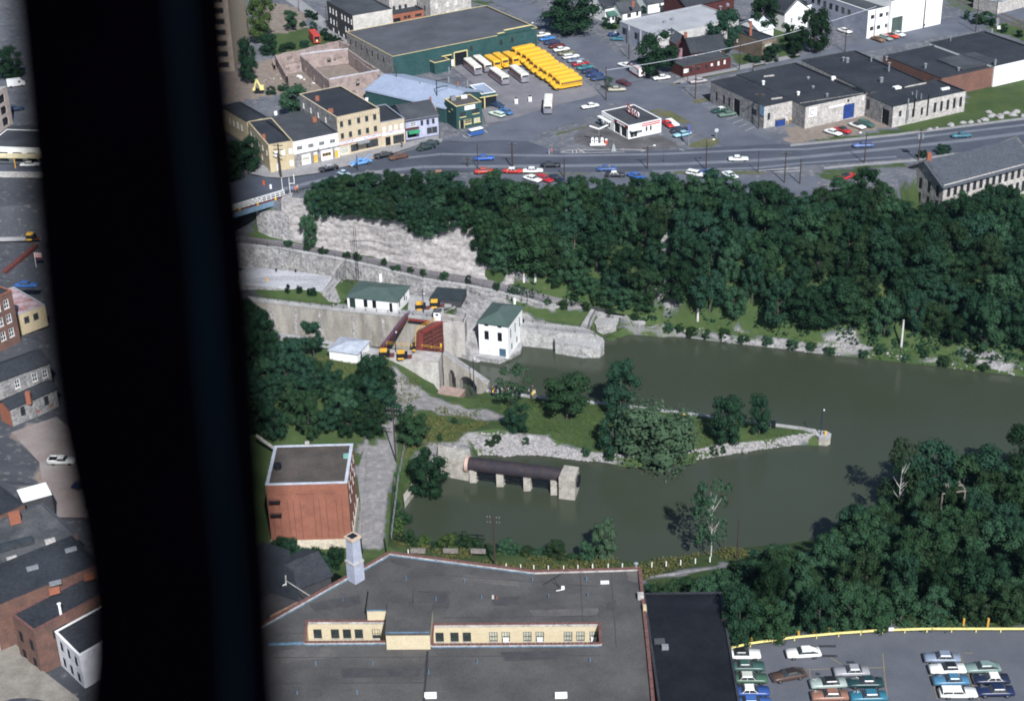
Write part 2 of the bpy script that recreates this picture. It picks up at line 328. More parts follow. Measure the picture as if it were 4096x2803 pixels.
cover('d', [(1720, 960), (2500, 560), (2500, 1150), (1900, 1290), (1300, 1350), (970, 1330), (980, 1300), (1100, 1250), (1700, 1115)], ZS, (1, 0, .05))
cover('d', [(50, 1320), (700, 1170), (960, 1300), (560, 1390), (0, 1480), (-150, 1480), (-100, 1340)], ZS, (.05, .5, -1))
cover('d', [(0, 1490), (600, 1400), (980, 1330), (2500, 1150), (2500, 1200), (1000, 1400), (0, 1560)], ZS, (.9, .1, 0))
cover('c', [(0, 140), (300, 260), (300, 330), (0, 350)], ZS, (1, 0, 0)); cover('c', [(60, 270), (300, 230), (520, 100), (900, 40), (700, -80), (0, -80), (0, 200)], ZS, (1, 0, 0))
cover('c', [(1490, 640), (1740, 620), (1900, 700), (1640, 760)], ZS, (.9, 0, 0)); cover('c', [(1850, 340), (2320, 220), (2320, 620), (2080, 700), (2060, 450)], ZS, (1, 0, 0))
cover('d', [(1520, 60), (2400, 420), (2400, 250), (1700, -60), (1480, -60)], ZS, (.55, .5, 0)); cover('d', [(1850, 250), (2000, 330), (2400, 450), (2400, 330), (1950, 200)], ZS, (.9, .1, 0))
cover('h', [(190, 860), (700, 800), (1150, 780), (1150, 830), (700, 850), (300, 990), (210, 940)], ZS, (.8, .15, -.2))
cover('w', [(60, 1160), (360, 1060), (640, 1300), (640, 1590), (200, 1590), (250, 1300)], 21, (0, .3, -1))
COVER.insert(0, ([Vector(p) for p in ((-600, 120, 0), (-58, 120, 0), (-50, 245, 0), (-58, 300, 0), (-66, 400, 0), (-70, 440, 0), (-600, 440, 0))], (.12, .2, 0, .3)))
gp = []
for x, y in pts:
    z = gz(x, y)
    if (z < 23.7 or z > 24.3) and not inpoly(x, y, tow_poly):
        z += (noise.noise(Vector((x * .16, y * .16, 1))) * .5 + noise.noise(Vector((x * .5, y * .5, 5))) * .25) * (0.5 if z > 1 else .3)
    gp.append(Vector((x, y, z)))
gv, gf = cdt(LINES, gp)
me = bpy.data.meshes.new('ground'); me.from_pydata([tuple(p) for p in gv], [], [tuple(f) for f in gf]); me.update()
if me.polygons[0].normal.z < 0: me.flip_normals()
ca = me.color_attributes.new('cover', 'FLOAT_COLOR', 'POINT')
cd = np.zeros((len(gv), 4), np.float32); cd[:, 3] = 1
BB = [(min(p.x for p in P), max(p.x for p in P), min(p.y for p in P), max(p.y for p in P), P, g) for P, g in COVER]
for k, p in enumerate(gv):
    jx = p.x + noise.noise(Vector((p.x * .3, p.y * .3, 9))) * 1.2; jy = p.y + noise.noise(Vector((p.x * .3, p.y * .3, 4))) * 1.6
    g = (0, .3, 0) if p.z > 23.4 else (.95, .05, .05)
    if abs(p.x) > 240 or p.y > 640: g = (.9, .1, 0)
    for x0, x1, y0, y1, P, c in BB:
        if x0 <= jx <= x1 and y0 <= jy <= y1 and inpoly(jx, jy, P): g = c
    cd[k, :3] = g[:3]; cd[k, 3] = g[3] if len(g) > 3 else 1
ca.data.foreach_set('color', cd.ravel())
gm = bpy.data.materials.new('ground_cover'); gm.use_nodes = True
n = gm.node_tree.nodes; l = gm.node_tree.links; b = n['Principled BSDF']; b.inputs['Roughness'].default_value = .95; b.inputs['Specular IOR Level'].default_value = .15
at = n.new('ShaderNodeAttribute'); at.attribute_name = 'cover'; se = n.new('ShaderNodeSeparateColor'); l.new(at.outputs['Color'], se.inputs[0])
ge = n.new('ShaderNodeNewGeometry')
def nz(sc, det=4, rgh=.6):
    t = n.new('ShaderNodeTexNoise'); t.inputs['Scale'].default_value = sc; t.inputs['Detail'].default_value = det; t.inputs['Roughness'].default_value = rgh; l.new(ge.outputs['Position'], t.inputs['Vector']); return t.outputs[0]
def ramp(inp, a, c, o0=0, o1=1):
    r = n.new('ShaderNodeMapRange'); r.inputs[1].default_value = a; r.inputs[2].default_value = c; r.inputs[3].default_value = o0; r.inputs[4].default_value = o1; l.new(inp, r.inputs[0]); return r.outputs[0]
def mixc(f, a, c):
    m = n.new('ShaderNodeMix'); m.data_type = 'RGBA'
    for s, v in (('Factor', f), ('A', a), ('B', c)):
        if isinstance(v, (tuple, float, int)): m.inputs[s].default_value = v if not isinstance(v, tuple) else v + (1,)
        else: l.new(v, m.inputs[s])
    return m.outputs['Result']
def mth(op, a, c):
    m = n.new('ShaderNodeMath'); m.operation = op
    for i, v in enumerate((a, c)):
        if isinstance(v, (float, int)): m.inputs[i].default_value = v
        else: l.new(v, m.inputs[i])
    return m.outputs[0]
n1, n2, n3 = nz(.12), nz(.7), nz(3.5, 3)
base = mixc(ramp(n1, .35, .65), (.1, .108, .133), (.155, .162, .185))
base = mixc(ramp(n2, .55, .75, 0, .5), base, (.17, .165, .165))
base = mixc(at.outputs['Alpha'], (.045, .047, .055), base)
dirt = mixc(ramp(n2, .3, .7), (.29, .235, .2), (.2, .165, .14))
gra = mixc(ramp(n2, .35, .65), (.22, .21, .215), (.29, .275, .27))
rock = mixc(ramp(n2, .38, .62), (.2, .19, .19), (.37, .355, .355))
grs = mixc(ramp(n1, .35, .62), (.044, .078, .024), (.075, .112, .036)); grs = mixc(ramp(n2, .56, .72, 0, .65), grs, (.14, .125, .062)); grs = mixc(ramp(n3, .4, .7, 0, .6), grs, (.03, .06, .02))
wob = mth('MULTIPLY', mth('SUBTRACT', n2, .5), 1.5)
fac = lambda ch: ramp(mth('ADD', se.outputs[ch], wob), .3, .7)
col = mixc(ramp(se.outputs['Blue'], -.2, -.6), base, dirt)
col = mixc(fac('Green'), col, mixc(ramp(se.outputs['Blue'], -.2, -.6), gra, dirt))
col = mixc(fac('Blue'), col, rock)
col = mixc(fac('Red'), col, grs)
col = mixc(ramp(n3, .3, .7, .35, 0), col, (.02, .022, .02))
l.new(col, b.inputs['Base Color'])
bp = n.new('ShaderNodeBump'); bp.inputs['Strength'].default_value = .35; bp.inputs['Distance'].default_value = .25; l.new(n3, bp.inputs['Height']); l.new(bp.outputs[0], b.inputs['Normal'])
me.materials.append(gm)
tag(link(bpy.data.objects.new('ground', me)), kind='structure')
GT = BVHTree.FromPolygons([tuple(p) for p in gv], [tuple(f) for f in gf])
def gz2(x, y):
    h = GT.ray_cast(Vector((x, y, 300)), Vector((0, 0, -1)))
    return h[0].z if h[0] is not None else ZS

def G(x, y):
    """the spot on the ground that shows at (x, y) of the survey sheet"""
    d = (VF * FPX + VR * (x * 1.76313 - 2048) - VU * (y * 1.76313 - 1401.5)).normalized(); h = GT.ray_cast(Vector((0, 0, CZ)), d)
    p = h[0] if h[0] is not None else W('V', x, y)
    return p if p.z > .05 else W('V', x, y, .05)
# ---------------------------------------------------------------- water
wm = bpy.data.materials.new('canal_water'); wm.use_nodes = True
n = wm.node_tree.nodes; l = wm.node_tree.links; b = n['Principled BSDF']; ge = n.new('ShaderNodeNewGeometry')
wc = mixc(ramp(nz(.02, 3), .35, .65), (.039, .047, .03), (.045, .054, .039))
l.new(wc, b.inputs['Base Color']); b.inputs['Roughness'].default_value = .1; b.inputs['IOR'].default_value = 1.33
bp = n.new('ShaderNodeBump'); bp.inputs['Strength'].default_value = .35; bp.inputs['Distance'].default_value = .12; l.new(nz(1.1, 5, .65), bp.inputs['Height']); l.new(ramp(nz(.035, 3), .35, .65, .12, .5), bp.inputs['Strength']); l.new(bp.outputs[0], b.inputs['Normal'])
wp = [Vector((-70, 245, 0)), Vector((600, 120, 0)), Vector((600, 420, 0)), Vector((60, 352, 0)), Vector((-70, 352, 0))]
sheet('canal_water', wp, 0, wm)
sheet('upper_canal_water', WL('V', [(-200, 600), (200, 600), (520, 620), (520, 580), (200, 560), (-200, 560)], 15.2), 17.02 if False else 15.2, wm)

mb = MB()
for k in range(len(tow_low) - 2):
    a, b_, c, d = tow_low[k] + Vector((0, 1.1, 0)), tow_low[k + 1] + Vector((0, 1.1, 0)), tow_up[k + 1] + Vector((0, -.2, 0)), tow_up[k] + Vector((0, -.2, 0))
    for i in range(8):
        p0, p1, p2, p3 = a.lerp(b_, i / 8), a.lerp(b_, (i + 1) / 8), d.lerp(c, (i + 1) / 8), d.lerp(c, i / 8)
        e0, e1 = noise.noise(p3 * .4) * .5, noise.noise(p2 * .4) * .5
        p2, p3 = p2 + Vector((0, e1, 0)), p3 + Vector((0, e0, 0)); mb.quad(*[q + Vector((0, 0, .12)) for q in (p0, p1, p2, p3)])
mb.build('towpath', mat('towpath_gravel', (.15, .14, .148), .95, (.1, .094, .1), .3, 3, .9, detail=.3))['kind'] = 'structure'
# ---------------------------------------------------------------- roads, pavements, verges (street level is flat)
sheet('road', WL('V', [(470, 415), (569, 398), (639, 407), (720, 395), (784, 381), (860, 362), (935, 340), (1000, 322), (1060, 322), (1130, 318), (1200, 322), (1271, 345), (1394, 344), (1545, 341), (1640, 333), (1772, 327), (1815, 331), (1900, 322), (2034, 307), (2180, 291), (2323, 272), (2600, 236), (2600, 290), (2323, 328), (2200, 343), (2100, 355), (1990, 366), (1815, 376), (1723, 386), (1529, 389), (1336, 391), (1150, 391), (960, 388), (850, 400), (760, 412), (690, 428), (650, 440), (620, 445), (560, 440), (470, 450)]), ZS + .02, ROADM)
sheet('road', WL('V', [(1000, 320), (1060, 322), (1130, 318), (1200, 322), (1230, 300), (1330, 268), (1380, 235), (1450, 238), (1480, 252), (1560, 290), (1640, 333), (1772, 327), (1815, 331), (1772, 318), (1680, 278), (1570, 229), (1545, 207), (1560, 192), (1620, 178), (1815, 135), (1880, 123), (2000, 110), (2200, 72), (2323, 40), (2323, 8), (2240, 22), (2050, 62), (1990, 74), (1870, 117), (1815, 127), (1557, 187), (1530, 196), (1470, 178), (1426, 137), (1350, 85), (1290, 48), (1181, 4), (1150, -20), (1090, -20), (1115, 4), (1222, 62), (1300, 115), (1365, 158), (1400, 200), (1370, 215), (1290, 232), (1240, 245), (1130, 280)]), ZS + .028, ROADJ)
for nm, q, m_ in (('sidewalk', WL('e', [(300, 1005), (480, 1040), (660, 1052), (1050, 1000), (1400, 918), (1780, 820), (2150, 700), (2320, 640), (2320, 590), (2090, 640), (1320, 790), (820, 925), (545, 990), (450, 900), (250, 960)]), WALK),
        ('sidewalk', WL('f', [(0, 690), (110, 650), (210, 610), (150, 560), (0, 585)]), WALK),
        ('sidewalk', WL('c', [(970, 905), (1520, 800), (1700, 745), (2320, 620), (2320, 660), (1740, 790), (1300, 880), (900, 985), (850, 960)]), WALK),
        ('sidewalk', WL('h', [(-100, 590), (0, 580), (600, 520), (1000, 480), (2500, 290), (2500, 315), (1000, 505), (600, 548), (0, 605), (-100, 615)]), WALK),
        ('sidewalk', WL('h', [(250, 825), (700, 785), (1200, 745), (1600, 680), (1600, 695), (1200, 772), (700, 810), (250, 850)]), WALK),
        ('sidewalk', WL('a', [(700, 0), (760, 0), (1480, 560), (1450, 580), (970, 200)]), WALK),
        ('lane', WL('a', [(760, 0), (880, 0), (1230, 280), (1520, 560), (2230, 1180), (2000, 1230), (1480, 570)]), WALK),
        ('parking_apron', WL('g', [(1130, 190), (1320, 150), (2130, 610), (2080, 660), (1720, 520)]), ASPH),
        ('station_forecourt', WL('g', [(-300, 560), (-150, 430), (100, 420), (340, 560), (700, 560), (880, 640), (920, 700), (550, 725), (0, 720), (-300, 640)]), mat('stained_asphalt', (.06, .058, .06), .9, (.12, .115, .12), .2, 3)),
        ('bus_yard', WL('b', [(600, 780), (1600, 540), (2320, 1080), (2100, 1210), (1780, 1310), (1300, 1390), (1000, 1440), (950, 1280), (1110, 1180)]), mat('yard_gravel', (.195, .19, .205), .95, (.135, .133, .15), .15, 3)),
        ('verge', WL('g', [(560, 280), (680, 250), (740, 262), (620, 300)]), GRASS), ('verge', WL('g', [(620, 310), (790, 265), (920, 330), (1090, 430), (880, 400), (760, 350)]), GRASS),
        ('verge', WL('g', [(1020, 690), (1060, 650), (1250, 590), (1370, 585), (1385, 640), (1300, 690), (1150, 700)]), GRASS),
        ('verge', WL('g', [(1070, 160), (1310, 100), (1330, 140), (1100, 190)]), GRASS), ('verge', WL('f', [(1500, 540), (1900, 440), (1870, 460), (1520, 560)]), GRASS),
        ('verge', WL('c', [(1180, 900), (1600, 815), (1610, 830), (1200, 915)]), GRASS), ('verge', WL('c', [(1770, 770), (1920, 740), (1930, 755), (1780, 790)]), GRASS), ('verge', WL('c', [(2210, 670), (2320, 645), (2320, 665), (2230, 690)]), GRASS),
        ('verge', WL('c', [(810, 985), (930, 960), (940, 975), (820, 992)]), GRASS), ('verge', WL('f', [(1150, 1000), (1900, 1000), (1900, 1012), (1150, 1012)]), GRASS), ('verge', WL('g', [(860, 975), (1850, 975), (1950, 1000), (1530, 1010), (860, 1000)]), GRASS),
        ('car_park', VV((1100, 395, ZS), (1530, 395, ZS), (1720, 402, ZS), (1850, 400, ZS), (1860, 440, ZS), (1720, 445, ZS), (1400, 432, ZS), (1100, 425, ZS)), ASPH)):
    sheet(nm, q, ZS + (.044 if nm in ('verge', 'sidewalk') else .012 if nm in ('bus_yard', 'car_park') else .036), m_)
sheet('parking_lot', lot_edge + [W('V', 2700, 1700), W('V', 1640, 1700)], ZS + .012, mat('lot_asphalt', (.085, .09, .108), .9, (.115, .12, .14), .16, 5, .8, detail=.15))
LINEP = mat('road_paint', (.6, .58, .55), .8); WEAR = mat('worn_lane', (.16, .172, .2), .9, (.12, .13, .155), .2, 4, .8)
def stripe(name, pts, w, m=LINEP, dz=.052):
    mb = MB()
    for a, c in zip(pts, pts[1:]):
        t = Vector((-(c - a).y, (c - a).x, 0)).normalized() * w / 2; u = Vector((0, 0, dz))
        mb.quad(a - t + u, c - t + u, c + t + u, a + t + u)
    o = mb.build(name, m); o['kind'] = 'structure'
    if o.data.polygons[0].normal.z < 0: o.data.flip_normals()
stripe('worn_lane', WL('V', [(640, 430), (760, 402), (850, 391), (960, 379), (1150, 378), (1340, 376), (1530, 373), (1723, 364), (1815, 358), (2034, 336), (2200, 318), (2323, 302), (2600, 265)]), 2.0, WEAR, .032)
stripe('worn_lane', WL('V', [(900, 361), (1000, 350), (1270, 354), (1500, 350), (1720, 340), (1830, 339), (2034, 318), (2323, 284), (2600, 250)]), 1.5, WEAR, .03)
stripe('worn_lane', WL('V', [(1480, 389), (1723, 381), (1815, 371), (2034, 356)]), 1.3, WEAR, .032)
for q in ([(1570, 755), (1700, 730), (2310, 718)], [(1570, 755), (1690, 765), (1860, 762), (2320, 752)], [(1710, 735), (1715, 762)], [(1755, 730), (1760, 762)], [(1860, 720), (1790, 750)], [(1800, 730), (1860, 762)]): stripe('road_marking', WL('f', q), .22)
for q in ([(200, 720), (470, 725), (530, 735), (470, 745)], [(920, 715), (975, 735)], [(1840, 968), (2320, 935)], [(2000, 985), (2320, 970)]): stripe('road_marking', WL('g', q), .25)
for k in range(8): stripe('parking_line', WL('g', [(1180 + k * 72, 200 + k * 44), (1330 + k * 66, 165 + k * 42)]), .12)
for q in ([(440, 560), (480, 585), (530, 575)], [(690, 500), (725, 528)], [(0, 690), (120, 665), (200, 620)]): stripe('road_marking', WL('f', q), .2)
YL = mat('faded_yellow_line', (.3, .24, .12), .9)
for q in ([(700, 890), (1290, 875)], [(1270, 770), (1290, 1000), (1310, 1120)], [(1590, 790), (1680, 1110)], [(1840, 770), (1990, 1120)], [(340, 810), (395, 1110)], [(720, 880), (760, 1110)], [(880, 800), (960, 850)], [(1880, 768), (1940, 768)]): stripe('parking_line', WL('t', q), .11, YL)
OIL = mat('oil_stain', (.035, .037, .044), .8)
for q in ([(790, 715), (920, 715)], [(780, 788), (930, 788)], [(1000, 835), (1060, 835)], [(770, 915), (800, 930)]): stripe('oil_stain', WL('t', q), .55, OIL, .03)
# ---------------------------------------------------------------- trees
def leafmat(name, c1, c2, rnd=1.0):
    m = bpy.data.materials.new(name); m.use_nodes = True; n = m.node_tree.nodes; l = m.node_tree.links; b = n['Principled BSDF']
    b.inputs['Roughness'].default_value = .8; b.inputs['Specular IOR Level'].default_value = .06
    oi = n.new('ShaderNodeObjectInfo'); ge = n.new('ShaderNodeNewGeometry')
    t = n.new('ShaderNodeTexNoise'); t.inputs['Scale'].default_value = .9; t.inputs['Detail'].default_value = 4; l.new(ge.outputs['Position'], t.inputs['Vector'])
    r = n.new('ShaderNodeMapRange'); r.inputs[1].default_value = .3; r.inputs[2].default_value = .7; l.new(t.outputs[0], r.inputs[0])
    mx = n.new('ShaderNodeMix'); mx.data_type = 'RGBA'; mx.inputs['A'].default_value = c1 + (1,); mx.inputs['B'].default_value = c2 + (1,); l.new(r.outputs[0], mx.inputs['Factor'])
    h = n.new('ShaderNodeHueSaturation'); a = n.new('ShaderNodeMapRange'); a.inputs[3].default_value = .5 - .035 * rnd; a.inputs[4].default_value = .5 + .025 * rnd; l.new(oi.outputs['Random'], a.inputs[0]); l.new(a.outputs[0], h.inputs['Hue'])
    w = n.new('ShaderNodeMath'); w.operation = 'MULTIPLY_ADD'; w.inputs[1].default_value = .8 * rnd; w.inputs[2].default_value = 1 - .4 * rnd; l.new(oi.outputs['Random'], w.inputs[0]); l.new(w.outputs[0], h.inputs['Value'])
    l.new(mx.outputs['Result'], h.inputs['Color']); l.new(h.outputs[0], b.inputs['Base Color'])
    return m
LEAF = leafmat('dark_leaves', (.0095, .0295, .017), (.0185, .043, .0222))
LEAFM = leafmat('mid_leaves', (.015, .041, .0195), (.029, .06, .0275))
LEAFL = leafmat('light_leaves', (.028, .064, .02), (.058, .1, .03))
LEAFW = leafmat('willow_leaves', (.036, .07, .04), (.062, .1, .056), .15)
def crown_mesh(seed, nb=16, nl=1500, shape='round', leaf=.041, core=True):
    """unit crown: 1 wide, 1 high, base at z 0; leaf-sized faces spread over many overlapping clumps"""
    r = random.Random(seed); B = []
    for k in range(nb):
        z = r.uniform(.1, .92) if shape != 'cone' else r.uniform(.06, .95)
        if shape == 'round': lim = .5 * math.sqrt(max(.05, 1 - ((z - .45) / .56) ** 2)) * .76
        elif shape == 'cone': lim = .42 * (1.03 - z) ** .8
        elif shape == 'willow': lim = .4 * math.sqrt(max(.05, 1 - ((z - .5) / .62) ** 2))
        else: lim = .4 * math.sqrt(max(.04, 1 - ((z - .5) / .6) ** 2))
        t = r.uniform(0, math.tau); q = lim * math.sqrt(r.uniform(.12, 1))
        B.append((Vector((q * math.cos(t), q * math.sin(t), z)), r.uniform(.1, .18) * (1 if shape != 'cone' else .75) * (.72 if shape == 'sparse' else 1.45 if shape == 'willow' else 1)))
    mb = MB()
    for k in range(nl):
        c, R = B[k % nb]; d = Vector((r.gauss(0, 1), r.gauss(0, 1), r.gauss(.25, 1))).normalized()
        p = c + Vector((d.x, d.y, d.z * (.85 if shape != 'willow' else 1.3))) * R * r.uniform(.72, 1.12)
        if shape == 'willow' and d.z < .3: p.z -= r.uniform(0, .16)
        if p.z < .0: p.z = r.uniform(0, .05)
        nrm = (d + Vector((r.gauss(0, .32), r.gauss(0, .32), r.gauss(.2, .32)))).normalized(); u = nrm.orthogonal().normalized(); u.rotate(Matrix.Rotation(r.uniform(0, 6.28), 3, nrm)); v = nrm.cross(u); s = leaf * r.uniform(.55, 1.25)
        w = s * (.75 if shape != 'willow' else .5)
        mb.quad(p - u * s * .6 - v * w * .2, p - v * w * .6 + u * s * .1, p + u * s * .65 + v * w * .1, p + v * w * .6 - u * s * .05)
    if core:  # solid blobs added inside the clumps to block light and darken the interior
        for c, R in B:
            q = R * .62; ring = lambda z, f: [(c.x + q * f * math.cos(t * 1.2566), c.y + q * f * math.sin(t * 1.2566), c.z + z * q) for t in range(5)]
            mb.loft([ring(-.9, .35), ring(-.3, .95), ring(.4, .9), ring(.9, .3)])
    return mb.mesh('crown')
CROWN = {'round': [crown_mesh(s, RND.randint(26, 36), 3600) for s in range(1, 8)], 'cone': [crown_mesh(s, 16, 1900, 'cone', .05) for s in range(20, 23)],
         'willow': [crown_mesh(s, 26, 3600, 'willow', .05) for s in range(30, 32)], 'sparse': [crown_mesh(s, 24, 1300, 'sparse', .042, False) for s in range(40, 44)],
         'tall': [crown_mesh(s, 30, 3400, 'tall', .041) for s in range(50, 54)]}
def trunk_mesh(seed, limbs=5, pale=False):
    """unit trunk: 1 high, limbs reaching into the crown"""
    r = random.Random(seed); mb = MB(); p = Vector((0, 0, -.03)); rad = .028 if not pale else .016
    pts = [p]
    for k in range(4): p = p + Vector((r.uniform(-.02, .02), r.uniform(-.02, .02), .22)); pts.append(p)
    for k in range(4): mb.bar(pts[k], pts[k + 1], rad * (1 - k * .2), 7, rad * (1 - (k + 1) * .2))
    for k in range(limbs):
        t = r.uniform(.3, .8); i = min(int(t / .22), 3); a = pts[i].lerp(pts[i + 1], (t - i * .22) / .22); an = r.uniform(0, math.tau); L = r.uniform(.2, .34) * (1.25 - t * .6)
        mb.bar(a, a + Vector((math.cos(an) * L * .75, math.sin(an) * L * .75, L * .7)), rad * .45, 5, rad * .12)
    return mb.mesh('trunk')
TRUNK = [trunk_mesh(s) for s in range(3)]; PTRUNK = [trunk_mesh(s, 13, True) for s in range(10, 12)]
for m_ in TRUNK: m_.materials.append(BARK)
for m_ in PTRUNK: m_.materials.append(PALEBARK)
for k in CROWN:
    for m_ in CROWN[k]: m_.materials.append(LEAF)
def tree(name, label, pos, h, w, kind='round', leaf=None, clear=.18, group=None, cat='tree', trunk=True, pale=False):
    t = thing(name, label, cat, pos, RND.uniform(0, 6.28), group)
    o = link(bpy.data.objects.new('crown', RND.choice(CROWN[kind]))); o.parent = t; o.location = (0, 0, h * clear); o.scale = (w, w * RND.uniform(.9, 1.1), h * (1 - clear))
    if leaf: o.material_slots[0].link = 'OBJECT'; o.material_slots[0].material = leaf
    if trunk:
        o = link(bpy.data.objects.new('trunk', RND.choice(PTRUNK if pale else TRUNK))); o.parent = t; o.scale = (max(w, h * .5) * .9,) * 2 + (h * (.86 if pale else .8),)
    return t
def vproj(p):
    """where a point shows in the photograph (2323-wide survey sheet)"""
    q = p - Vector((0, 0, CZ)); d = q.dot(VF)
    return ((2048 + FPX * q.dot(VR) / d) / 1.76313, (1401.5 - FPX * q.dot(VU) / d) / 1.76313)
def interp(prof, x):
    if x <= prof[0][0]: return prof[0][1]
    for (a, b_), (c, d) in zip(prof, prof[1:]):
        if x <= c: return b_ + (d - b_) * (x - a) / (c - a)
    return prof[-1][1]
KEEP = []      # plan areas (polygons) kept free of trees
def wood(poly, spacing, hr, wr, prof, mk, tries=6000, minh=3.0, seed=1, floor=None, zmin=.3):
    r = random.Random(seed); got = []; xs = [p.x for p in poly]; ys = [p.y for p in poly]
    for _ in range(tries):
        x, y = r.uniform(min(xs), max(xs)), r.uniform(min(ys), max(ys))
        if not inpoly(x, y, poly) or any((x - a) ** 2 + (y - b_) ** 2 < spacing ** 2 for a, b_ in got) or any(inpoly(x, y, q) for q in KEEP): continue
        z = gz2(x, y)
        if z < zmin: continue
        h = r.uniform(*hr)
        while h > minh and vproj(Vector((x, y, z + h)))[1] < interp(prof, vproj(Vector((x, y, z + h)))[0]): h -= .6
        if h <= minh: continue
        if floor and vproj(Vector((x, y, z)))[1] > interp(floor, vproj(Vector((x, y, z)))[0]): continue
        got.append((x, y)); mk(Vector((x, y, z - .15)), h, min(r.uniform(*wr), h * 1.05), r)
    return got
MILL = [W('M', 240, 500, 24), W('M', 1080, 720, 24), W('M', 2600, 300, 24), W('M', 1800, 60, 24)]
KEEP.append([p + Vector((0, 1, 0)) for p in MILL]); KEEP.append(WL('V', [(1140, 632), (1240, 645), (1330, 672), (1330, 715), (1140, 690)], 7))
KEEP.append(WL('V', [(1650, 400), (1850, 400), (1860, 448), (1740, 452), (1660, 440)]))
KEEP.append(WL('V', [(1560, 712), (1612, 720), (1612, 755), (1560, 745)], 4)); KEEP.append(WL('V', [(1490, 690), (1535, 690), (1530, 615), (1505, 615)], 8))
KEEP.append(WL('V', [(1660, 735), (1980, 772), (1980, 800), (1660, 765)], 3))
prof1 = [(690, 430), (720, 405), (760, 398), (800, 388), (850, 392), (900, 380), (960, 385), (1060, 392), (1080, 400), (1120, 384), (1150, 410), (1200, 412), (1250, 416), (1290, 398), (1330, 385), (1370, 405), (1400, 418), (1440, 400), (1500, 388), (1530, 405), (1570, 410), (1600, 385), (1640, 385), (1665, 415), (1700, 412), (1740, 405), (1770, 420), (1800, 440), (1850, 430), (1880, 420), (1930, 390), (1960, 378), (2010, 395), (2040, 425), (2060, 470), (2150, 455), (2200, 420), (2260, 405), (2300, 425), (2323, 470), (2700, 500)]
def mk1(p, h, w, r):
    up = p.z > 20
    where = 'below the shops' if p.x < 5 else 'below the gas station' if p.x < 45 else 'below the stone works yard' if p.x < 90 else 'near the stone mill'
    level = 'on the brow of the slope' if p.z > 19 else 'halfway up the slope' if p.z > 9 else 'at the foot of the slope'
    lf_ = LEAF if r.random() < .72 else LEAFM
    tree('slope_tree', '%s %s tree %s, far wood %s' % ('tall' if h > 9.5 else 'low', 'dark' if lf_ is LEAF else 'paler', level, where), p, h, w, r.choice(['round', 'round', 'tall']), lf_, .1, 'wood on the far slope')
wood(WL('V', [(700, 505), (720, 440), (800, 432), (1000, 432), (1200, 440), (1200, 480), (1130, 505), (960, 505), (820, 470), (790, 500)], ZS), 4.2, (5.5, 8.5), (6, 8.5), prof1, mk1, seed=3, zmin=22)
wood([W('V', 1140, 640, 9), W('V', 1150, 500, 23), W('V', 1200, 448), W('V', 1600, 440), W('V', 1900, 448), W('V', 2040, 455), W('V', 2300, 405), W('V', 2500, 400), W('V', 2500, 845, 2.5), W('V', 2323, 812, 2.6), W('V', 2000, 776, 2.6), W('V', 1700, 745, 2.6), W('V', 1540, 725, 3), W('V', 1300, 668, 6.5)], 4.0, (7, 12.5), (7, 10.5), prof1, mk1, seed=5, tries=26000)
prof2 = [(1455, 1334), (1500, 1324), (1530, 1318), (1560, 1306), (1600, 1312), (1640, 1300), (1660, 1275), (1720, 1250), (1760, 1235), (1830, 1262), (1870, 1235), (1900, 1195), (1940, 1150), (1975, 1100), (2010, 1075), (2050, 1000), (2100, 985), (2140, 1000), (2180, 1045), (2240, 1045), (2270, 1090), (2290, 1040), (2323, 1015), (2700, 1000)]
def mk2(p, h, w, r):
    where = 'behind the black roof' if p.x < 38 else 'behind the white fastback' if p.x < 55 else 'behind the right-hand car rows' if p.x < 75 else 'at the right edge'
    level = 'next to the guardrail' if p.z > 17 else 'midway down the bank' if p.z > 6 else 'at the canal shore'
    lf_ = LEAFM if r.random() < .72 else LEAF
    tree('bank_tree', '%s %s tree %s, near thicket %s' % ('tall' if h > 7.5 else 'low', 'dark' if lf_ is LEAF else 'mid green', level, where), p, h, w, r.choice(['round', 'round', 'tall']), lf_, .05, 'thicket on the near canal bank')
wood([W('V', 1460, 1345, 6), W('V', 1560, 1320, 5.5), W('V', 1700, 1295, 4), W('V', 1850, 1262, 3.6), W('V', 1930, 1222, 1.5), W('V', 2130, 1178, 1.5), W('V', 2323, 1120, 1), W('V', 2600, 1060, 1), W('V', 2600, 1420), W('V', 2323, 1418), W('V', 2000, 1422), W('V', 1800, 1438), W('V', 1660, 1455), Vector((31, 199, 22)), Vector((31, 207, 14)), Vector((21, 210, 12))], 4.3, (5, 10), (5.5, 8.5), prof2, mk2, seed=8, tries=9000)
prof3 = [(540, 640), (600, 645), (630, 680), (650, 760), (690, 800), (720, 812), (760, 825), (800, 852), (815, 855), (830, 822), (880, 815), (897, 850), (905, 900)]
def mk3(p, h, w, r):
    lf_ = LEAF if r.random() < .65 else LEAFM
    tree('hillside_tree', '%s %s tree %s of the clump behind the brick warehouse' % ('tall' if h > 7.5 else 'low', 'dark' if lf_ is LEAF else 'mid green', 'at the strut side' if p.x < -48 else 'in the middle' if p.x < -36 else 'at the gravel road end'), p, h, w, r.choice(['round', 'round', 'tall']), lf_, .08, 'clump behind the brick warehouse')
wood([W('V', 560, 800, 9), W('V', 640, 820, 9), W('V', 700, 850, 8), W('V', 800, 885, 7), W('V', 862, 880, 6.6), W('V', 885, 930, 5), W('V', 880, 985, 4.4), W('V', 800, 1000, 4.5), W('V', 600, 1000, 5.2), W('V', 540, 1000, 7)], 3.9, (6, 11), (5, 8), prof3, mk3, seed=11)
for x, y in ((572, 790), (590, 800), (606, 805)): tree('hillside_tree', 'tall dark tree hiding the left end of the lock chamber', W('V', x, y, 9), 12, 8, 'round', LEAF, .06, 'trees at the chamber end')
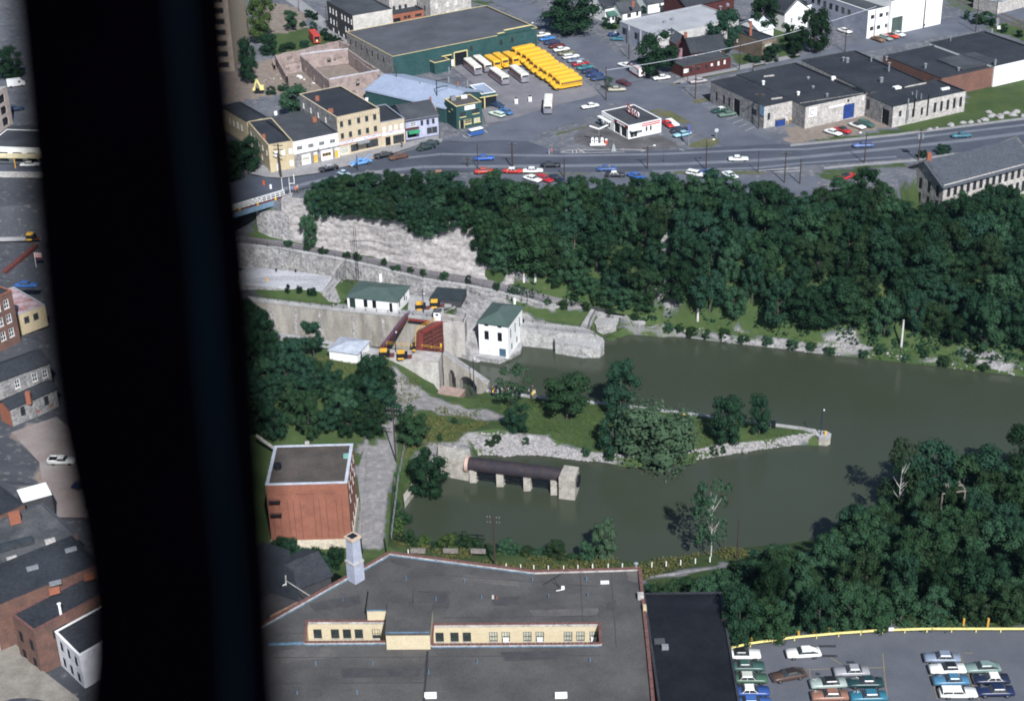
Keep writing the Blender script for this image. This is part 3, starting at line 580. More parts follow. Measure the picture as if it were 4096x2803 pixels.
for k, x in enumerate(range(706, 1150, 13)):
    i = min(int((x - 690) / 75), 6); f = ((x - 690) / 75) % 1; p = cliff_top[min(i, 6)].lerp(cliff_top[min(i + 1, 7)], f) if i < 7 else cliff_top[6]
    q = W('V', x, 480, 23); bx = min(range(len(cliff_top) - 1), key=lambda j: abs(cliff_top[j].x - q.x)); y = np.interp(q.x, [c.x for c in cliff_top[:7]], [c.y for c in cliff_top[:7]])
    tree('cliff_tree', 'shrubby tree drooping over the brink of the pale cliff', Vector((q.x, float(y) - 1.6 - RND.random(), (23.7 if 740 < x < 930 or 1010 < x < 1060 else 22.4) - RND.random() * (2.0 if 930 < x < 1000 or x > 1070 else .6))), RND.uniform(4, 6), RND.uniform(4.5, 6.5), 'round', LEAF if k % 3 else LEAFM, -.12, 'trees on the cliff brink')
for x, y, z, h, w in ((1128, 610, 10, 8, 7), (1150, 590, 13, 9, 8), (1185, 590, 12.5, 10, 9), (1250, 600, 13, 10, 10), (1270, 620, 10.5, 10, 9), (1160, 545, 18, 9, 8), (1140, 570, 0, 7, 7), (1165, 565, 0, 8, 8), (1150, 615, 0, 4, 5), (1215, 590, 0, 9, 9), (1190, 550, 0, 8, 8), (1135, 540, 0, 6, 7), (1240, 625, 0, 7, 8), (1285, 640, 0, 7, 8), (1310, 655, 0, 6, 7), (1260, 650, 0, 4, 5), (1340, 672, 0, 5, 6), (1380, 690, 0, 5, 6), (1420, 695, 0, 5, 6), (1460, 705, 0, 5, 6), (1110, 560, 17, 7, 6), (1080, 545, 19, 6, 5)): tree('cliff_tree', 'bright tree in the green hollow at the right end of the cliff', G(x, y), h, w, 'round', LEAFM, .0, 'trees in the cliff hollow')
# single trees: name, label, base (sheet x, y, z), height, width, kind, leaf, clear
for nm, lb, x, y, z, h, w, kd, lf, cl, pl in (
        ('coping_tree', 'small round tree with bare stem on the lawn left of the grey-roofed shed', 712, 816, 9, 9.5, 5.4, 'round', LEAF, .26, 0),
        ('tree', 'loose tree between the grey-roofed shed and the gravel track', 852, 888, 6.6, 8.5, 7.5, 'round', LEAF, .12, 0),
        ('tree', 'sparse tree beside the gravel road above the warehouse yard', 938, 1012, 3.6, 8.6, 7, 'round', LEAFM, .15, 0),
        ('tree', 'bushy dark tree at the basin corner beside the pipe wall', 972, 1118, 2.4, 9.0, 8.4, 'tall', LEAF, .0, 0),
        ('tree', 'grey green tree over the crowd at the foot of the arched stair', 1160, 922, 2.4, 9.5, 9.5, 'sparse', LEAFM, .22, 0),
        ('tree', 'small round tree at the top of the riprap slope', 1174, 978, 3.2, 6.4, 5.6, 'round', LEAF, .05, 0),
        ('tree', 'forked tree standing on the peninsula lawn', 1286, 950, 2.4, 10.5, 11.5, 'round', LEAFM, .2, 0),
        ('tree', 'tall tree on the canal edge of the peninsula behind the willow', 1408, 938, 2, 11.5, 7.6, 'tall', LEAF, .06, 0),
        ('tree', 'dark tree against the left flank of the willow', 1392, 1032, 1.7, 9.5, 7, 'round', LEAF, .1, 0),
        ('willow', 'big pale green weeping willow hanging over the peninsula shore', 1488, 1046, 1.6, 12.8, 14, 'willow', LEAFW, .0, 0),
        ('tree', 'broad dark tree near the tip of the peninsula', 1648, 1004, 1.9, 10.5, 8, 'round', LEAF, .04, 0),
        ('tree', 'slim dark tree nearest the peninsula tip', 1722, 985, 1.9, 9, 5, 'tall', LEAF, .05, 0),
        ('tree', 'narrow leafy bush tree standing on the near waterline', 1371, 1268, 1.0, 8.2, 5.6, 'tall', LEAFW, .0, 0),
        ('pale_tree', 'slender pale-trunked tree leaning over the near water', 1613, 1262, 1.4, 17, 8.5, 'sparse', LEAFM, .16, 1),
        ('pale_tree', 'pale-trunked tree rising from the right-hand thicket', 2032, 1190, 1.5, 17.5, 9, 'sparse', LEAFM, .2, 1),
        ('tree', 'tall dense tree right of the pale trunk in the thicket', 2108, 1150, 1.2, 14, 10, 'round', LEAF, .1, 0),
        ('tree', 'broad dark tree second from the right edge on the near shore', 2250, 1135, 1, 12, 11, 'round', LEAF, .04, 0), ('tree', 'large dark tree cut by the right edge on the near shore', 2318, 1112, 1, 14, 12, 'round', LEAF, .04, 0),
        ('tree', 'leafy tree on the shore between the pale trunk and the right edge', 2180, 1148, 1, 11.5, 10.5, 'round', LEAFM, .04, 0), ('tree', 'dark tree behind the pale-trunked tree on the shore', 2062, 1168, 1, 11, 8.5, 'tall', LEAF, .04, 0),
        ('tree', 'bushy tree hiding the near corner of the stone mill', 2070, 515, 14, 4.5, 6, 'round', LEAF, .03, 0), ('tree', 'tree before the long front of the stone mill, nearest its corner', 2135, 510, 14, 4.5, 6, 'round', LEAF, .03, 0), ('tree', 'tree before the middle of the stone mill front', 2205, 500, 14, 6, 7, 'round', LEAFM, .03, 0), ('tree', 'tall tree before the right part of the stone mill front', 2275, 490, 14, 8, 8, 'round', LEAF, .03, 0),
        ('street_tree', 'big dark tree at the left end of the yellow corner building', 560, 392, ZS, 10, 9, 'round', LEAF, .03, 0),
        ('street_tree', 'tree behind the shop roofs between the tan block and the corner building', 672, 268, ZS, 9.5, 9, 'round', LEAFM, .05, 0),
        ('street_tree', 'large spreading tree over the red diner corner', 1490, 172, ZS, 12.5, 13, 'round', LEAF, .08, 0),
        ('street_tree', 'dark tree behind the red house', 1640, 118, ZS, 13, 10, 'tall', LEAF, .05, 0),
        ('street_tree', 'large dark tree right of the pale-roofed warehouse', 1728, 75, ZS, 13.5, 12, 'round', LEAF, .05, 0),
        ('street_tree', 'big shade tree on the corner above the school buses', 1300, 72, ZS, 15, 19, 'round', LEAF, .1, 0),
        ('street_tree', 'tree beside the brown brick house', 1798, 122, ZS, 9.5, 8, 'round', LEAF, .05, 0),
        ('street_tree', 'pointed dark tree at the side street curb', 1848, 118, ZS, 13, 9, 'tall', LEAF, .03, 0),
        ('street_tree', 'round shrub tree before the brown brick house', 1752, 140, ZS, 5.5, 5.5, 'round', LEAF, .02, 0),
        ('street_tree', 'bright green tree beside the tall tan building', 598, 100, ZS, 15, 9, 'tall', LEAFL, .12, 0),
        ('street_tree', 'dark tree at the left corner of the roofless ruin', 566, 190, ZS, 13, 6.5, 'tall', LEAF, .08, 0),
        ('street_tree', 'dark tree behind the ruin left of the red van', 612, 125, ZS, 6.5, 7, 'round', LEAF, .05, 0),
        ('street_tree', 'small round tree on the waste ground above the red van', 660, 72, ZS, 7, 5.5, 'round', LEAFM, .25, 0),
        ('street_tree', 'small tree by the lone utility pole at the bus yard corner', 1380, 205, ZS, 4.5, 4, 'sparse', LEAFM, .1, 0),
        ('street_tree', 'tree at the foot of the stone bridge pier', 704, 562, 13.6, 8.5, 4.2, 'tall', LEAFM, .02, 0),
        ('street_tree', 'bright green tree at the foot of the cliff', 1205, 612, 11, 13, 12, 'round', LEAFM, .02, 0),
        ('street_tree', 'dark tree hanging on the cliff beside the pale rock', 1100, 600, 15, 9, 7, 'round', LEAF, .02, 0),
        ('street_tree', 'bush tree at the edge of the rail cutting', 2235, 55, ZS, 4, 6, 'round', LEAFM, 0, 0),
        ('street_tree', 'tree peeking over the yellow wall roofline', 512, 410, ZS, 11, 9, 'round', LEAF, .03, 0),
        ('street_tree', 'green tree at the top edge of the left strip', 20, 175, ZS, 9, 10, 'round', LEAF, .03, 0)):
    tree(nm, lb, G(x, y) - Vector((0, 0, .1)), h * 1.05, w * 1.12, kd, lf, cl, None, pale=bool(pl))
# shrubs
for lb, gr, pts_, hr, wr, lf in (
        ('leafy shrub in the weeds along the near waterline', 'waterside shrubs', [(915, 1232, 2), (935, 1238, 1.8), (960, 1240, 1.6), (990, 1246, 1.6), (1020, 1250, 1.6), (1045, 1240, 1.4), (1075, 1250, 1.5), (1100, 1254, 1.5), (1150, 1252, 1.4), (1170, 1256, 1.5), (1200, 1258, 1.4), (1230, 1262, 1.4), (1262, 1266, 1.4), (1295, 1270, 1.4), (1330, 1272, 1.2), (905, 1205, 1.6), (918, 1190, 1)], (1.4, 4.2), (2.2, 5.2), LEAFL),
        ('low bush on the riprap slope of the peninsula', 'riprap bushes', [(1127, 1002, 2.4), (1190, 1006, 2), (1112, 1010, 2), (1330, 1034, 1), (1640, 1026, .8), (1620, 1030, .6), (1000, 1000, 3.3), (1035, 960, 3.8), (1380, 1040, 1)], (1.4, 2.4), (1.6, 2.8), LEAFM),
        ('bush at the foot of the pale cliff', 'cliff foot bushes', [(790, 585, 12.9), (812, 590, 12.6), (870, 602, 12), (900, 612, 11.6), (930, 616, 11.4), (960, 626, 11), (1010, 636, 10.4), (1060, 645, 9.8), (735, 575, 13.2), (700, 568, 13.5), (655, 558, 13.8), (1130, 660, 8.5), (1170, 668, 7.8)], (1.2, 2.6), (1.8, 3.4), LEAFM),
        ('green bush on the grassy far bank of the canal', 'far bank bushes', [(1240, 690, 6), (1280, 700, 5), (1330, 705, 4.4), (1380, 715, 3.8), (1440, 725, 3.2), (1540, 752, 2), (1570, 760, 1.6), (1600, 765, 1.4), (1640, 764, 2), (1690, 772, 1.6), (1740, 780, 1.5), (1800, 788, 1.4), (1880, 800, 1.2), (1960, 806, 1.4), (2060, 815, 1.6), (2140, 826, 1.5), (2230, 836, 1.5), (1520, 752, 1.6), (1350, 690, 6), (1300, 680, 6.6), (1840, 790, 1.6), (2000, 798, 2.2), (2100, 808, 2.2), (2200, 818, 2.2)], (1.2, 2.6), (2.2, 4), LEAFM),
        ('clipped bush on the terrace above the lock house lawn', 'terrace bushes', [(655, 663, 9), (681, 662, 9), (702, 668, 9), (712, 670, 9)], (1.5, 2.4), (1.6, 2.2), LEAF),
        ('bush in the yard beside the bottom left warehouse wall', 'yard bushes', [(640, 1262, 4), (665, 1268, 4), (690, 1275, 4), (715, 1278, 4), (740, 1285, 4), (620, 1290, 4.5), (650, 1295, 5), (765, 1285, 4), (690, 1300, 6), (640, 1320, 8), (735, 1300, 6)], (2.6, 4.5), (3.6, 5), LEAF),
        ('bush along the fence of the gravel road', 'roadside bushes', [(893, 1112, 3.4), (896, 1150, 3.2), (888, 1180, 3.4), (905, 1080, 3.3), (868, 990, 4.2)], (.7, 1.5), (1.4, 2.4), LEAFL),
        ('scrub bush on the waste ground by the ruin', 'waste ground scrub', [(690, 60, 24), (715, 70, 24), (735, 80, 24), (745, 92, 24), (760, 100, 24), (690, 108, 24), (660, 112, 24), (640, 118, 24), (615, 214, 24), (640, 205, 24), (720, 45, 24), (700, 40, 24), (662, 60, 24)], (1.6, 3.2), (3, 5), LEAF),
        ('green bush by the white frame houses', 'garden bushes', [(1370, 62, 24), (1400, 55, 24), (1462, 30, 24), (1490, 24, 24), (1520, 14, 24), (1385, 66, 24), (1560, 64, 24), (1580, 55, 24), (1545, 78, 24), (1565, 82, 24), (1700, 138, 24), (1715, 142, 24), (1800, 132, 24), (2190, 45, 24), (2215, 55, 24), (2250, 60, 24), (2280, 75, 24), (2310, 85, 24), (2315, 178, 24), (2091, 358, 24), (2132, 350, 24), (2150, 346, 24)], (1.8, 3.6), (2.4, 4.6), LEAF)):
    for x, y, z in pts_: tree('shrub', lb, G(x + RND.uniform(-4, 4), y) - Vector((0, 0, .1)), RND.uniform(*hr), RND.uniform(*wr), 'round', (RND.choice([LEAFL, LEAFM, LEAFM]) if lf is LEAFL else lf), 0, gr, 'shrub', False)

# undergrowth and weeds: too many leaves to count
def scrub(name, label, poly, n, hgt, leaf, m, seed, up=.6, skip=None):
    r = random.Random(seed); mb = MB(); xs = [p.x for p in poly]; ys = [p.y for p in poly]; k = 0
    while k < n:
        x, y = r.uniform(min(xs), max(xs)), r.uniform(min(ys), max(ys)); k += 1
        if not inpoly(x, y, poly) or noise.noise(Vector((x * .13, y * .13, seed))) < -.25 + r.random() * .2: continue
        z = gz2(x, y)
        if z < .15 or skip and skip(x, y): continue
        h = hgt * r.uniform(.4, 1)
        for j in range(5):
            c = Vector((x + r.gauss(0, .35), y + r.gauss(0, .35), z + h * r.uniform(.1, 1))); nr = Vector((r.gauss(0, .6), r.gauss(-.3, .6), up + r.random())).normalized(); u = nr.orthogonal().normalized(); u.rotate(Matrix.Rotation(r.uniform(0, 6.28), 3, nr)); v = nr.cross(u); s_ = leaf * r.uniform(.5, 1.2)
            mb.quad(c - u * s_, c - v * s_ * .6, c + u * s_, c + v * s_ * .6)
    o = mb.build(name, m); o['kind'] = 'stuff'; o['label'] = label
slope_poly = [W('V', 1130, 665, 8.2), W('V', 1140, 520, 22), W('V', 1200, 470), W('V', 1600, 458), W('V', 1900, 465), W('V', 2040, 470), W('V', 2500, 420), W('V', 2500, 870, 2.5), W('V', 2323, 828, 2.6), W('V', 2000, 785, 2.6), W('V', 1700, 748, 2.6), W('V', 1540, 728, 3), W('V', 1300, 690, 6)]
scrub('undergrowth', 'dark undergrowth beneath the wood on the far slope', slope_poly, 9000, 1.6, .42, LEAF, 2)
scrub('undergrowth', 'undergrowth beneath the near thicket', [W('V', 1460, 1345, 6), W('V', 1700, 1300, 4), W('V', 1900, 1240, 2), W('V', 2323, 1130, 1), W('V', 2500, 1090, 1), W('V', 2500, 1432), W('V', 2000, 1432), W('V', 1800, 1446), W('V', 1650, 1470), Vector((34, 199, 22)), Vector((33, 206, 14)), Vector((21, 211, 12))], 6000, 1.3, .36, LEAFM, 3)
WEED = leafmat('weeds', (.05, .072, .022), (.12, .115, .045)); WEEDG = leafmat('green_weeds', (.035, .065, .02), (.07, .105, .032))
scrub('weeds', 'tall dry weeds along the near waterline', [p + Vector((0, .2, 0)) for p in near_w2[:8]] + list(reversed([W('V', 905, 1262, 3.2), W('V', 1100, 1290, 3.4), W('V', 1300, 1314, 3.6), W('V', 1460, 1318, 3.8), W('V', 1560, 1278, 3.2), W('V', 1800, 1245, 3)])), 7000, .8, .22, WEED, 4, .2)
scrub('weeds', 'weeds and flowers on the far bank of the canal', bank_w[1:8] + list(reversed([p + Vector((0, .5, 0)) for p in tow_up[10:17]])), 5200, .7, .24, WEEDG, 5, .4)
scrub('rough_grass', 'rough grass tufts on the peninsula', pen_n + list(reversed(pen_top)), 5000, .35, .16, WEEDG, 6, .3)
scrub('rough_grass', 'rough dry grass on the bank below the lock shed', WL('V', [(640, 880), (700, 830), (800, 835), (925, 828), (985, 895), (1080, 908), (1060, 925), (930, 900), (880, 890), (860, 930), (760, 900)], 6.5), 3000, .4, .18, WEED, 7, .3)
scrub('rough_grass', 'scrubby grass between the gravel track and the riprap', WL('V', [(910, 950), (1000, 945), (1110, 958), (1060, 985), (1030, 1000), (950, 1010), (915, 1050)], 3.6), 2200, .5, .2, WEED, 8, .3)
# ---------------------------------------------------------------- buildings
WIN = {}
def window_mesh(w, h, cols, rows, fr):
    k = (round(w, 2), round(h, 2), cols, rows, fr)
    if k not in WIN:
        a, t = MB(), .09
        for x0, x1, z0, z1 in ((-w / 2, w / 2, -h / 2, -h / 2 + t), (-w / 2, w / 2, h / 2 - t, h / 2), (-w / 2, -w / 2 + t, -h / 2 + t, h / 2 - t), (w / 2 - t, w / 2, -h / 2 + t, h / 2 - t)): a.box(x0, x1, -.06, .04, z0, z1)
        for c in range(1, cols): x = -w / 2 + w * c / cols; a.box(x - .03, x + .03, -.05, .03, -h / 2 + t, h / 2 - t)
        for c in range(1, rows): z = -h / 2 + h * c / rows; a.box(-w / 2 + t, w / 2 - t, -.055, .025, z - .035, z + .035)
        f = a.mesh('window'); f.materials.append(WHITE)
        g = MB().box(-w / 2 + t, w / 2 - t, .045, .09, -h / 2 + t, h / 2 - t).mesh('pane'); g.materials.append(GLASS)
        s = MB().box(-w / 2 - .1, w / 2 + .1, -.14, .06, -h / 2 - .12, -h / 2 - .003).mesh('sill'); s.materials.append(PALEST)
        WIN[k] = (f, g, s)
    return WIN[k]
def put(me, name, parent, loc, rz=0, m=None, sub=None):
    o = link(bpy.data.objects.new(name, me)); o.parent = parent; o.rotation_euler = (0, 0, rz)
    o.location = Vector(loc) - Vector(parent.location) if sub is None else loc
    if m is not None: o.material_slots[0].link = 'OBJECT'; o.material_slots[0].material = m
    return o
def window(root, p, rz, w, h, st):
    """st: (cols, rows, frame material, pane material, sill?) ; p centre of the opening on the outer wall face"""
    c, r, fm, pm, si = st
    f, g, s = window_mesh(w, h, c, r, 0)
    q = p + Vector((-math.sin(rz), math.cos(rz), 0)) * .1
    o = put(f, 'window', root, q, rz, fm); g_ = put(g, 'pane', o, (0, 0, 0), 0, pm, 1)
    if si: put(s, 'sill', o, (0, -.08, 0), 0, None, 1)
    return o
def panel(root, name, p, rz, w, h, m, th=.12):
    me = MB().box(-w / 2, w / 2, -th / 2, th / 2, -h / 2, h / 2).mesh(name); me.materials.append(m)
    return put(me, name, root, p - Vector((-math.sin(rz), math.cos(rz), 0)) * (th / 2 + .01), rz)
def wallmb(mb, a, b, z0, z1, holes=(), inner=.22):
    L = (b - a).xy.length; d = (b - a).normalized(); d.z = 0; n = Vector((-d.y, d.x, 0))
    holes = [(max(u0, .05), min(u1, L - .05), max(v0, z0 + .02), min(v1, z1 - .02)) for u0, u1, v0, v1 in holes]
    us = sorted({0, L} | {round(h[0], 3) for h in holes} | {round(h[1], 3) for h in holes}); vs = sorted({z0, z1} | {round(h[2], 3) for h in holes} | {round(h[3], 3) for h in holes})
    P = lambda u, v, k=0: Vector((a.x + d.x * u + n.x * k, a.y + d.y * u + n.y * k, v))
    for i in range(len(us) - 1):
        for j in range(len(vs) - 1):
            uc, vc = (us[i] + us[i + 1]) / 2, (vs[j] + vs[j + 1]) / 2
            if any(h[0] < uc < h[1] and h[2] < vc < h[3] for h in holes): continue
            mb.quad(P(us[i], vs[j]), P(us[i + 1], vs[j]), P(us[i + 1], vs[j + 1]), P(us[i], vs[j + 1]))
    for u0, u1, v0, v1 in holes:
        mb.quad(P(u0, v0), P(u0, v0, inner), P(u0, v1, inner), P(u0, v1)); mb.quad(P(u1, v0), P(u1, v1), P(u1, v1, inner), P(u1, v0, inner))
        mb.quad(P(u0, v1), P(u0, v1, inner), P(u1, v1, inner), P(u1, v1)); mb.quad(P(u0, v0), P(u1, v0), P(u1, v0, inner), P(u0, v0, inner))
def rect(A, B, C, depth=None):
    """plan rectangle from front-left A, front-right B and any point C on the back edge; corners counter-clockwise"""
    A, B = Vector((A.x, A.y, 0)), Vector((B.x, B.y, 0)); d = (B - A).normalized(); n = Vector((-d.y, d.x, 0))
    k = depth if depth is not None else (Vector((C.x, C.y, 0)) - A).dot(n)
    return [A, B, B + n * k, A + n * k]
DK = (2, 2, BLACK, GLASS, 0); WH = (2, 2, WHITE, GLASS, 1); WB = (3, 2, WHITE, PALEG, 1); GRN = (3, 2, mat('dark_green_trim', (.02, .04, .03), .6), GLASS, 1); PALEW = (2, 2, WHITE, mat('bright_blind', (.75, .75, .72), .5), 1)
GRP = (3, 2, MATS['dark_green_trim'], PALEG, 1); LOUV = (1, 9, BLACK, BLACK, 0); DKS = (2, 3, BLACK, GLASS, 0)
def bldg(name, label, q, zb, zr, wm, rm, par=.45, parm=None, wins=(), roof='flat', rh=2.0, over=.35, cat='building', mats=None, capw=.3, sides=(0, 1, 2, 3)):
    """q: plan corners (front-left, front-right, back-right, back-left). wins: (face, fractions, height above zb, w, h, style)"""
    root = thing(name, label, cat, Vector((sum(p.x for p in q) / 4, sum(p.y for p in q) / 4, zb)))
    root['zr'] = zr
    for f in range(4):
        a, b = q[f], q[(f + 1) % 4]; L = (b - a).xy.length; d = (b - a).normalized(); rz = math.atan2(d.y, d.x); holes = []
        for w in wins:
            if w[0] != f: continue
            for u in w[1]:
                u = u * L; zc = zb + w[2]; holes.append((u - w[3] / 2, u + w[3] / 2, zc - w[4] / 2, zc + w[4] / 2))
                pos = Vector((a.x + d.x * u, a.y + d.y * u, zc))
                if w[5] == 'arch' or w[5] == 'open': panel(root, 'doorway', pos + Vector((-d.y, d.x, 0)) * .6, rz, w[3], w[4], BLACK)
                elif isinstance(w[5], tuple): window(root, pos, rz, w[3], w[4], w[5])
                else: panel(root, 'door', pos + Vector((-d.y, d.x, 0)) * .25, rz, w[3], w[4], w[5])
        if f in sides:
            mb = MB(); zt = zr
            wallmb(mb, a, b, zb - .5, zt, holes)
            if roof == 'gable' and f in (1, 3) or roof == 'gableN' and f in (0, 2):
                m_ = (a + b) / 2; mb.quad(Vector((a.x, a.y, zt)), Vector((b.x, b.y, zt)), Vector((m_.x, m_.y, zt + rh)))
            mb.build('wall', (mats or {}).get(f, wm), root)
    qi = lambda k: [p + (q[(i + 1) % 4] - p).normalized() * k + (q[(i - 1) % 4] - p).normalized() * k for i, p in enumerate(q)]
    if roof == 'flat':
        r = MB(); inn = qi(.24); z = zr - par
        r.quad(*[Vector((p.x, p.y, z)) for p in inn]); r.build('roof', rm, root)
        for f in range(4):
            c = MB(); o = qi(-.06); s_ = qi(capw); i2 = (f + 1) % 4
            v = [o[f], o[i2], s_[i2], s_[f]]
            c.prism([(p.x, p.y) for p in v], zr, zr + .1); c.build('parapet_cap', parm or rm, root)
            c = MB(); inn_ = [inn[f], inn[i2]]; c.quad(Vector((inn_[0].x, inn_[0].y, z)), Vector((inn_[0].x, inn_[0].y, zr)), Vector((inn_[1].x, inn_[1].y, zr)), Vector((inn_[1].x, inn_[1].y, z)))
            c.build('parapet', rm, root)
    else:
        e = qi(-over); E = [Vector((p.x, p.y, zr + .03 - (over * rh / 4 if roof != 'hip' else 0))) for p in e]
        m = lambda i, j: (E[i] + E[j]) / 2
        up = Vector((0, 0, rh + .1))
        if roof == 'hip':
            L, Dp = (E[1] - E[0]).length, (E[3] - E[0]).length
            if L >= Dp: r0 = m(0, 3) + (E[1] - E[0]).normalized() * Dp / 2 + up; r1 = m(1, 2) - (E[1] - E[0]).normalized() * Dp / 2 + up; F = [(E[0], E[1], r1, r0), (E[1], E[2], r1), (E[2], E[3], r0, r1), (E[3], E[0], r0)]
            else: r0 = m(0, 1) + (E[3] - E[0]).normalized() * L / 2 + up; r1 = m(3, 2) - (E[3] - E[0]).normalized() * L / 2 + up; F = [(E[0], E[1], r0), (E[1], E[2], r1, r0), (E[2], E[3], r1), (E[3], E[0], r0, r1)]
        elif roof == 'gable': r0 = m(0, 3) + up; r1 = m(1, 2) + up; F = [(E[0], E[1], r1, r0), (E[2], E[3], r0, r1)]
        elif roof == 'gableN': r0 = m(0, 1) + up; r1 = m(3, 2) + up; F = [(E[1], E[2], r1, r0), (E[3], E[0], r0, r1)]
        for f_ in F:
            r = MB(); th = Vector((0, 0, .14)); r.quad(*f_); r.quad(*[p - th for p in reversed(f_)])
            for k in range(len(f_)): r.quad(f_[k] - th, f_[(k + 1) % len(f_)] - th, f_[(k + 1) % len(f_)], f_[k])
            r.build('roof_slope', rm, root)
    return root
def child(root, name, m, fn): mb = MB(); fn(mb); return mb.build(name, m, root)
def boxat(root, name, p, sx, sy, h, m, rz=0):
    me = MB().box(-sx / 2, sx / 2, -sy / 2, sy / 2, 0, h).mesh(name); me.materials.append(m); return put(me, name, root, p, rz)
def tubeat(root, name, p, r, h, m, n=8, cap=None):
    mb = MB().bar((0, 0, 0), (0, 0, h), r, n)
    if cap: mb.bar((0, 0, h), (0, 0, h + cap * .5), cap * 1.1, n, cap * .2)
    me = mb.mesh(name); me.materials.append(m); return put(me, name, root, p)
def sign_text(root, txt, p, rz, size, m, tilt=math.pi / 2, name='lettering', ext=.03):
    c = bpy.data.curves.new(name, 'FONT'); c.body = txt; c.size = size; c.extrude = ext; c.align_x = 'CENTER'; c.align_y = 'CENTER'; c.materials.append(m); c.resolution_u = 3
    t = bpy.data.objects.new(name, c); COL.objects.link(t); me = bpy.data.meshes.new_from_object(t); bpy.data.objects.remove(t)
    o = link(bpy.data.objects.new(name, me)); o.parent = root; o.location = Vector(p) - Vector(root.location); o.rotation_euler = (tilt, 0, rz); return o
def at_face(q, f, u, z, out=.08):
    a, b = q[f], q[(f + 1) % 4]; d = (b - a).normalized(); p = a + d * ((b - a).xy.length * u) - Vector((-d.y, d.x, 0)) * out
    return Vector((p.x, p.y, z)), math.atan2(d.y, d.x)

# -- main street block
q = rect(W('e', 500, 672, 31.5), W('e', 785, 625, 31.5), W('e', 250, 402, 31.5)); Q1 = q
r1 = bldg('corner_shop', 'two-storey yellow brick corner building at the bridge end of the shops', q, ZS, 31.5, YELB, ROOFB, .4, YELB,
     [(0, [.3, .58, .88], 4.9, .95, 1.6, PALEW), (0, [.88], 1.6, 1.0, 1.7, PALEW), (0, [.35], 1.1, 1.0, 2.2, WHITE), (3, [.12, .3, .5, .7, .9], 4.9, .9, 1.6, PALEW), (3, [.1, .35, .62], 1.7, .9, 1.6, PALEW)])
boxat(r1, 'chimney', W('e', 455, 605, 31.1), .8, .8, 1.4, REDB)
q = rect(W('e', 250, 402, 30.5), W('e', 490, 345, 30.5), W('e', 60, 195, 30.5)); r_ = bldg('shop_annex', 'low dark-roofed annex behind the yellow corner building', q, ZS, 30.5, YELB, ROOFB, .3, ROOFB, [(3, [.2, .35, .5, .65, .8], 4, 1, 1.8, WH)])
tubeat(r_, 'roof_vent', W('e', 590, 320, 30.3), .5, 1.0, WHITE)
q = rect(W('e', 785, 632, 31), W('e', 1308, 525, 31), W('e', 990, 255, 31))
r2 = bldg('white_front_shop', 'shop with white upper front and grey stone ground floor', q, ZS, 31, WHITE, ROOFK, .35, ROOFK, [(0, [.14, .39, .63, .87], 4.9, 1.7, 1.25, (4, 1, WHITE, GLASS, 0)), (0, [.47], 1.15, .95, 2.2, YELP), (0, [.94], 1.15, .95, 2.2, YELP), (0, [.26], 1.6, 2.3, 1.0, (1, 1, WHITE, PALEG, 0)), (0, [.72], 1.6, 2.6, 1.0, (3, 1, YELP, GLASS, 0))], mats={3: BRNB})
for u0, u1 in ((.0, .16), (.36, .43), (.51, .59), (.85, .9)):
    a, rz = at_face(q, 0, (u0 + u1) / 2, 25.55, .0); panel(r2, 'stone_facing', a, rz, (u1 - u0) * 12.9, 3.0, GREYST, .08)
a, rz = at_face(q, 0, .5, 27.2, 0); panel(r2, 'stone_band', a, rz, 12.9, .55, GREYST, .08); boxat(r2, 'chimney', W('e', 1045, 400, 30.7), 1.1, .8, 1.3, REDB)
a, rz = at_face(q, 0, .53, 27.6, .5); panel(r2, 'hanging_sign', a, rz + 1.5, .9, .9, GREYM, .1)
q = rect(W('e', 1295, 352, 35), W('e', 1790, 245, 35), W('e', 1420, -35, 35)); Q3 = q
r3 = bldg('tan_shop', 'three-storey tan brick shop block with the automotive sign', q, ZS, 35, TANB, ROOFB, .5, TANB, [(0, [.1, .29, .5, .69, .88], 8.9, .95, 1.55, (2, 2, MATS['dark_green_trim'], GLASS, 1)), (0, [.1, .29, .5, .69, .88], 5.6, .95, 1.55, (2, 2, MATS['dark_green_trim'], GLASS, 1)), (0, [.13], 1.55, 2.4, 2.2, (1, 1, WHITE, PALEG, 0)), (0, [.36], 1.6, 2.2, 2.0, (2, 1, BLACK, GLASS, 0)), (0, [.78], 1.7, 3.6, 2.2, (3, 1, BLACK, GLASS, 0)), (3, [.1, .3, .5, .7], 8.4, .9, 1.6, WH)], mats={3: GREYST, 1: BRNB})
for k in range(16):
    a, rz = at_face(q, 0, .03 + k * .063, 34.3, .1); panel(r3, 'cornice_bracket', a, rz, .28, .7, TANB, .2)
a, rz = at_face(q, 0, .5, 27.75, .02); sb = panel(r3, 'sign_board', a, rz, 12.6, 1.15, WHITE, .1)
BLUT = mat('sign_blue', (.04, .05, .2), .6)
a, _ = at_face(q, 0, .2, 27.7, .14); sign_text(r3, 'LOCKPORT', a, rz, .95, BLUT)
a, _ = at_face(q, 0, .82, 27.7, .14); sign_text(r3, 'AUTOMOTIVE', a, rz, .95, BLUT)
for v in (28.3, 27.2):
    a, _ = at_face(q, 0, .5, v, .13); panel(r3, 'sign_trim', a, rz, 12.6, .1, REDP, .06)
a, _ = at_face(q, 0, .5, 27.4, 1.0); panel(r3, 'awning', a, rz, 3.4, .45, GREYM, 1.6)
boxat(r3, 'chimney', W('e', 1230, 300, 34.4), 1.3, .9, 1.2, REDB); boxat(r3, 'chimney', W('e', 1075, 155, 34.4), 1, .8, 1.3, REDB); boxat(r3, 'skylight', W('e', 1645, 150, 34.4), .8, 1.6, .5, WHITE)
q = rect(W('e', 1800, 412, 31), W('e', 2080, 360, 31), W('e', 1875, 195, 31))
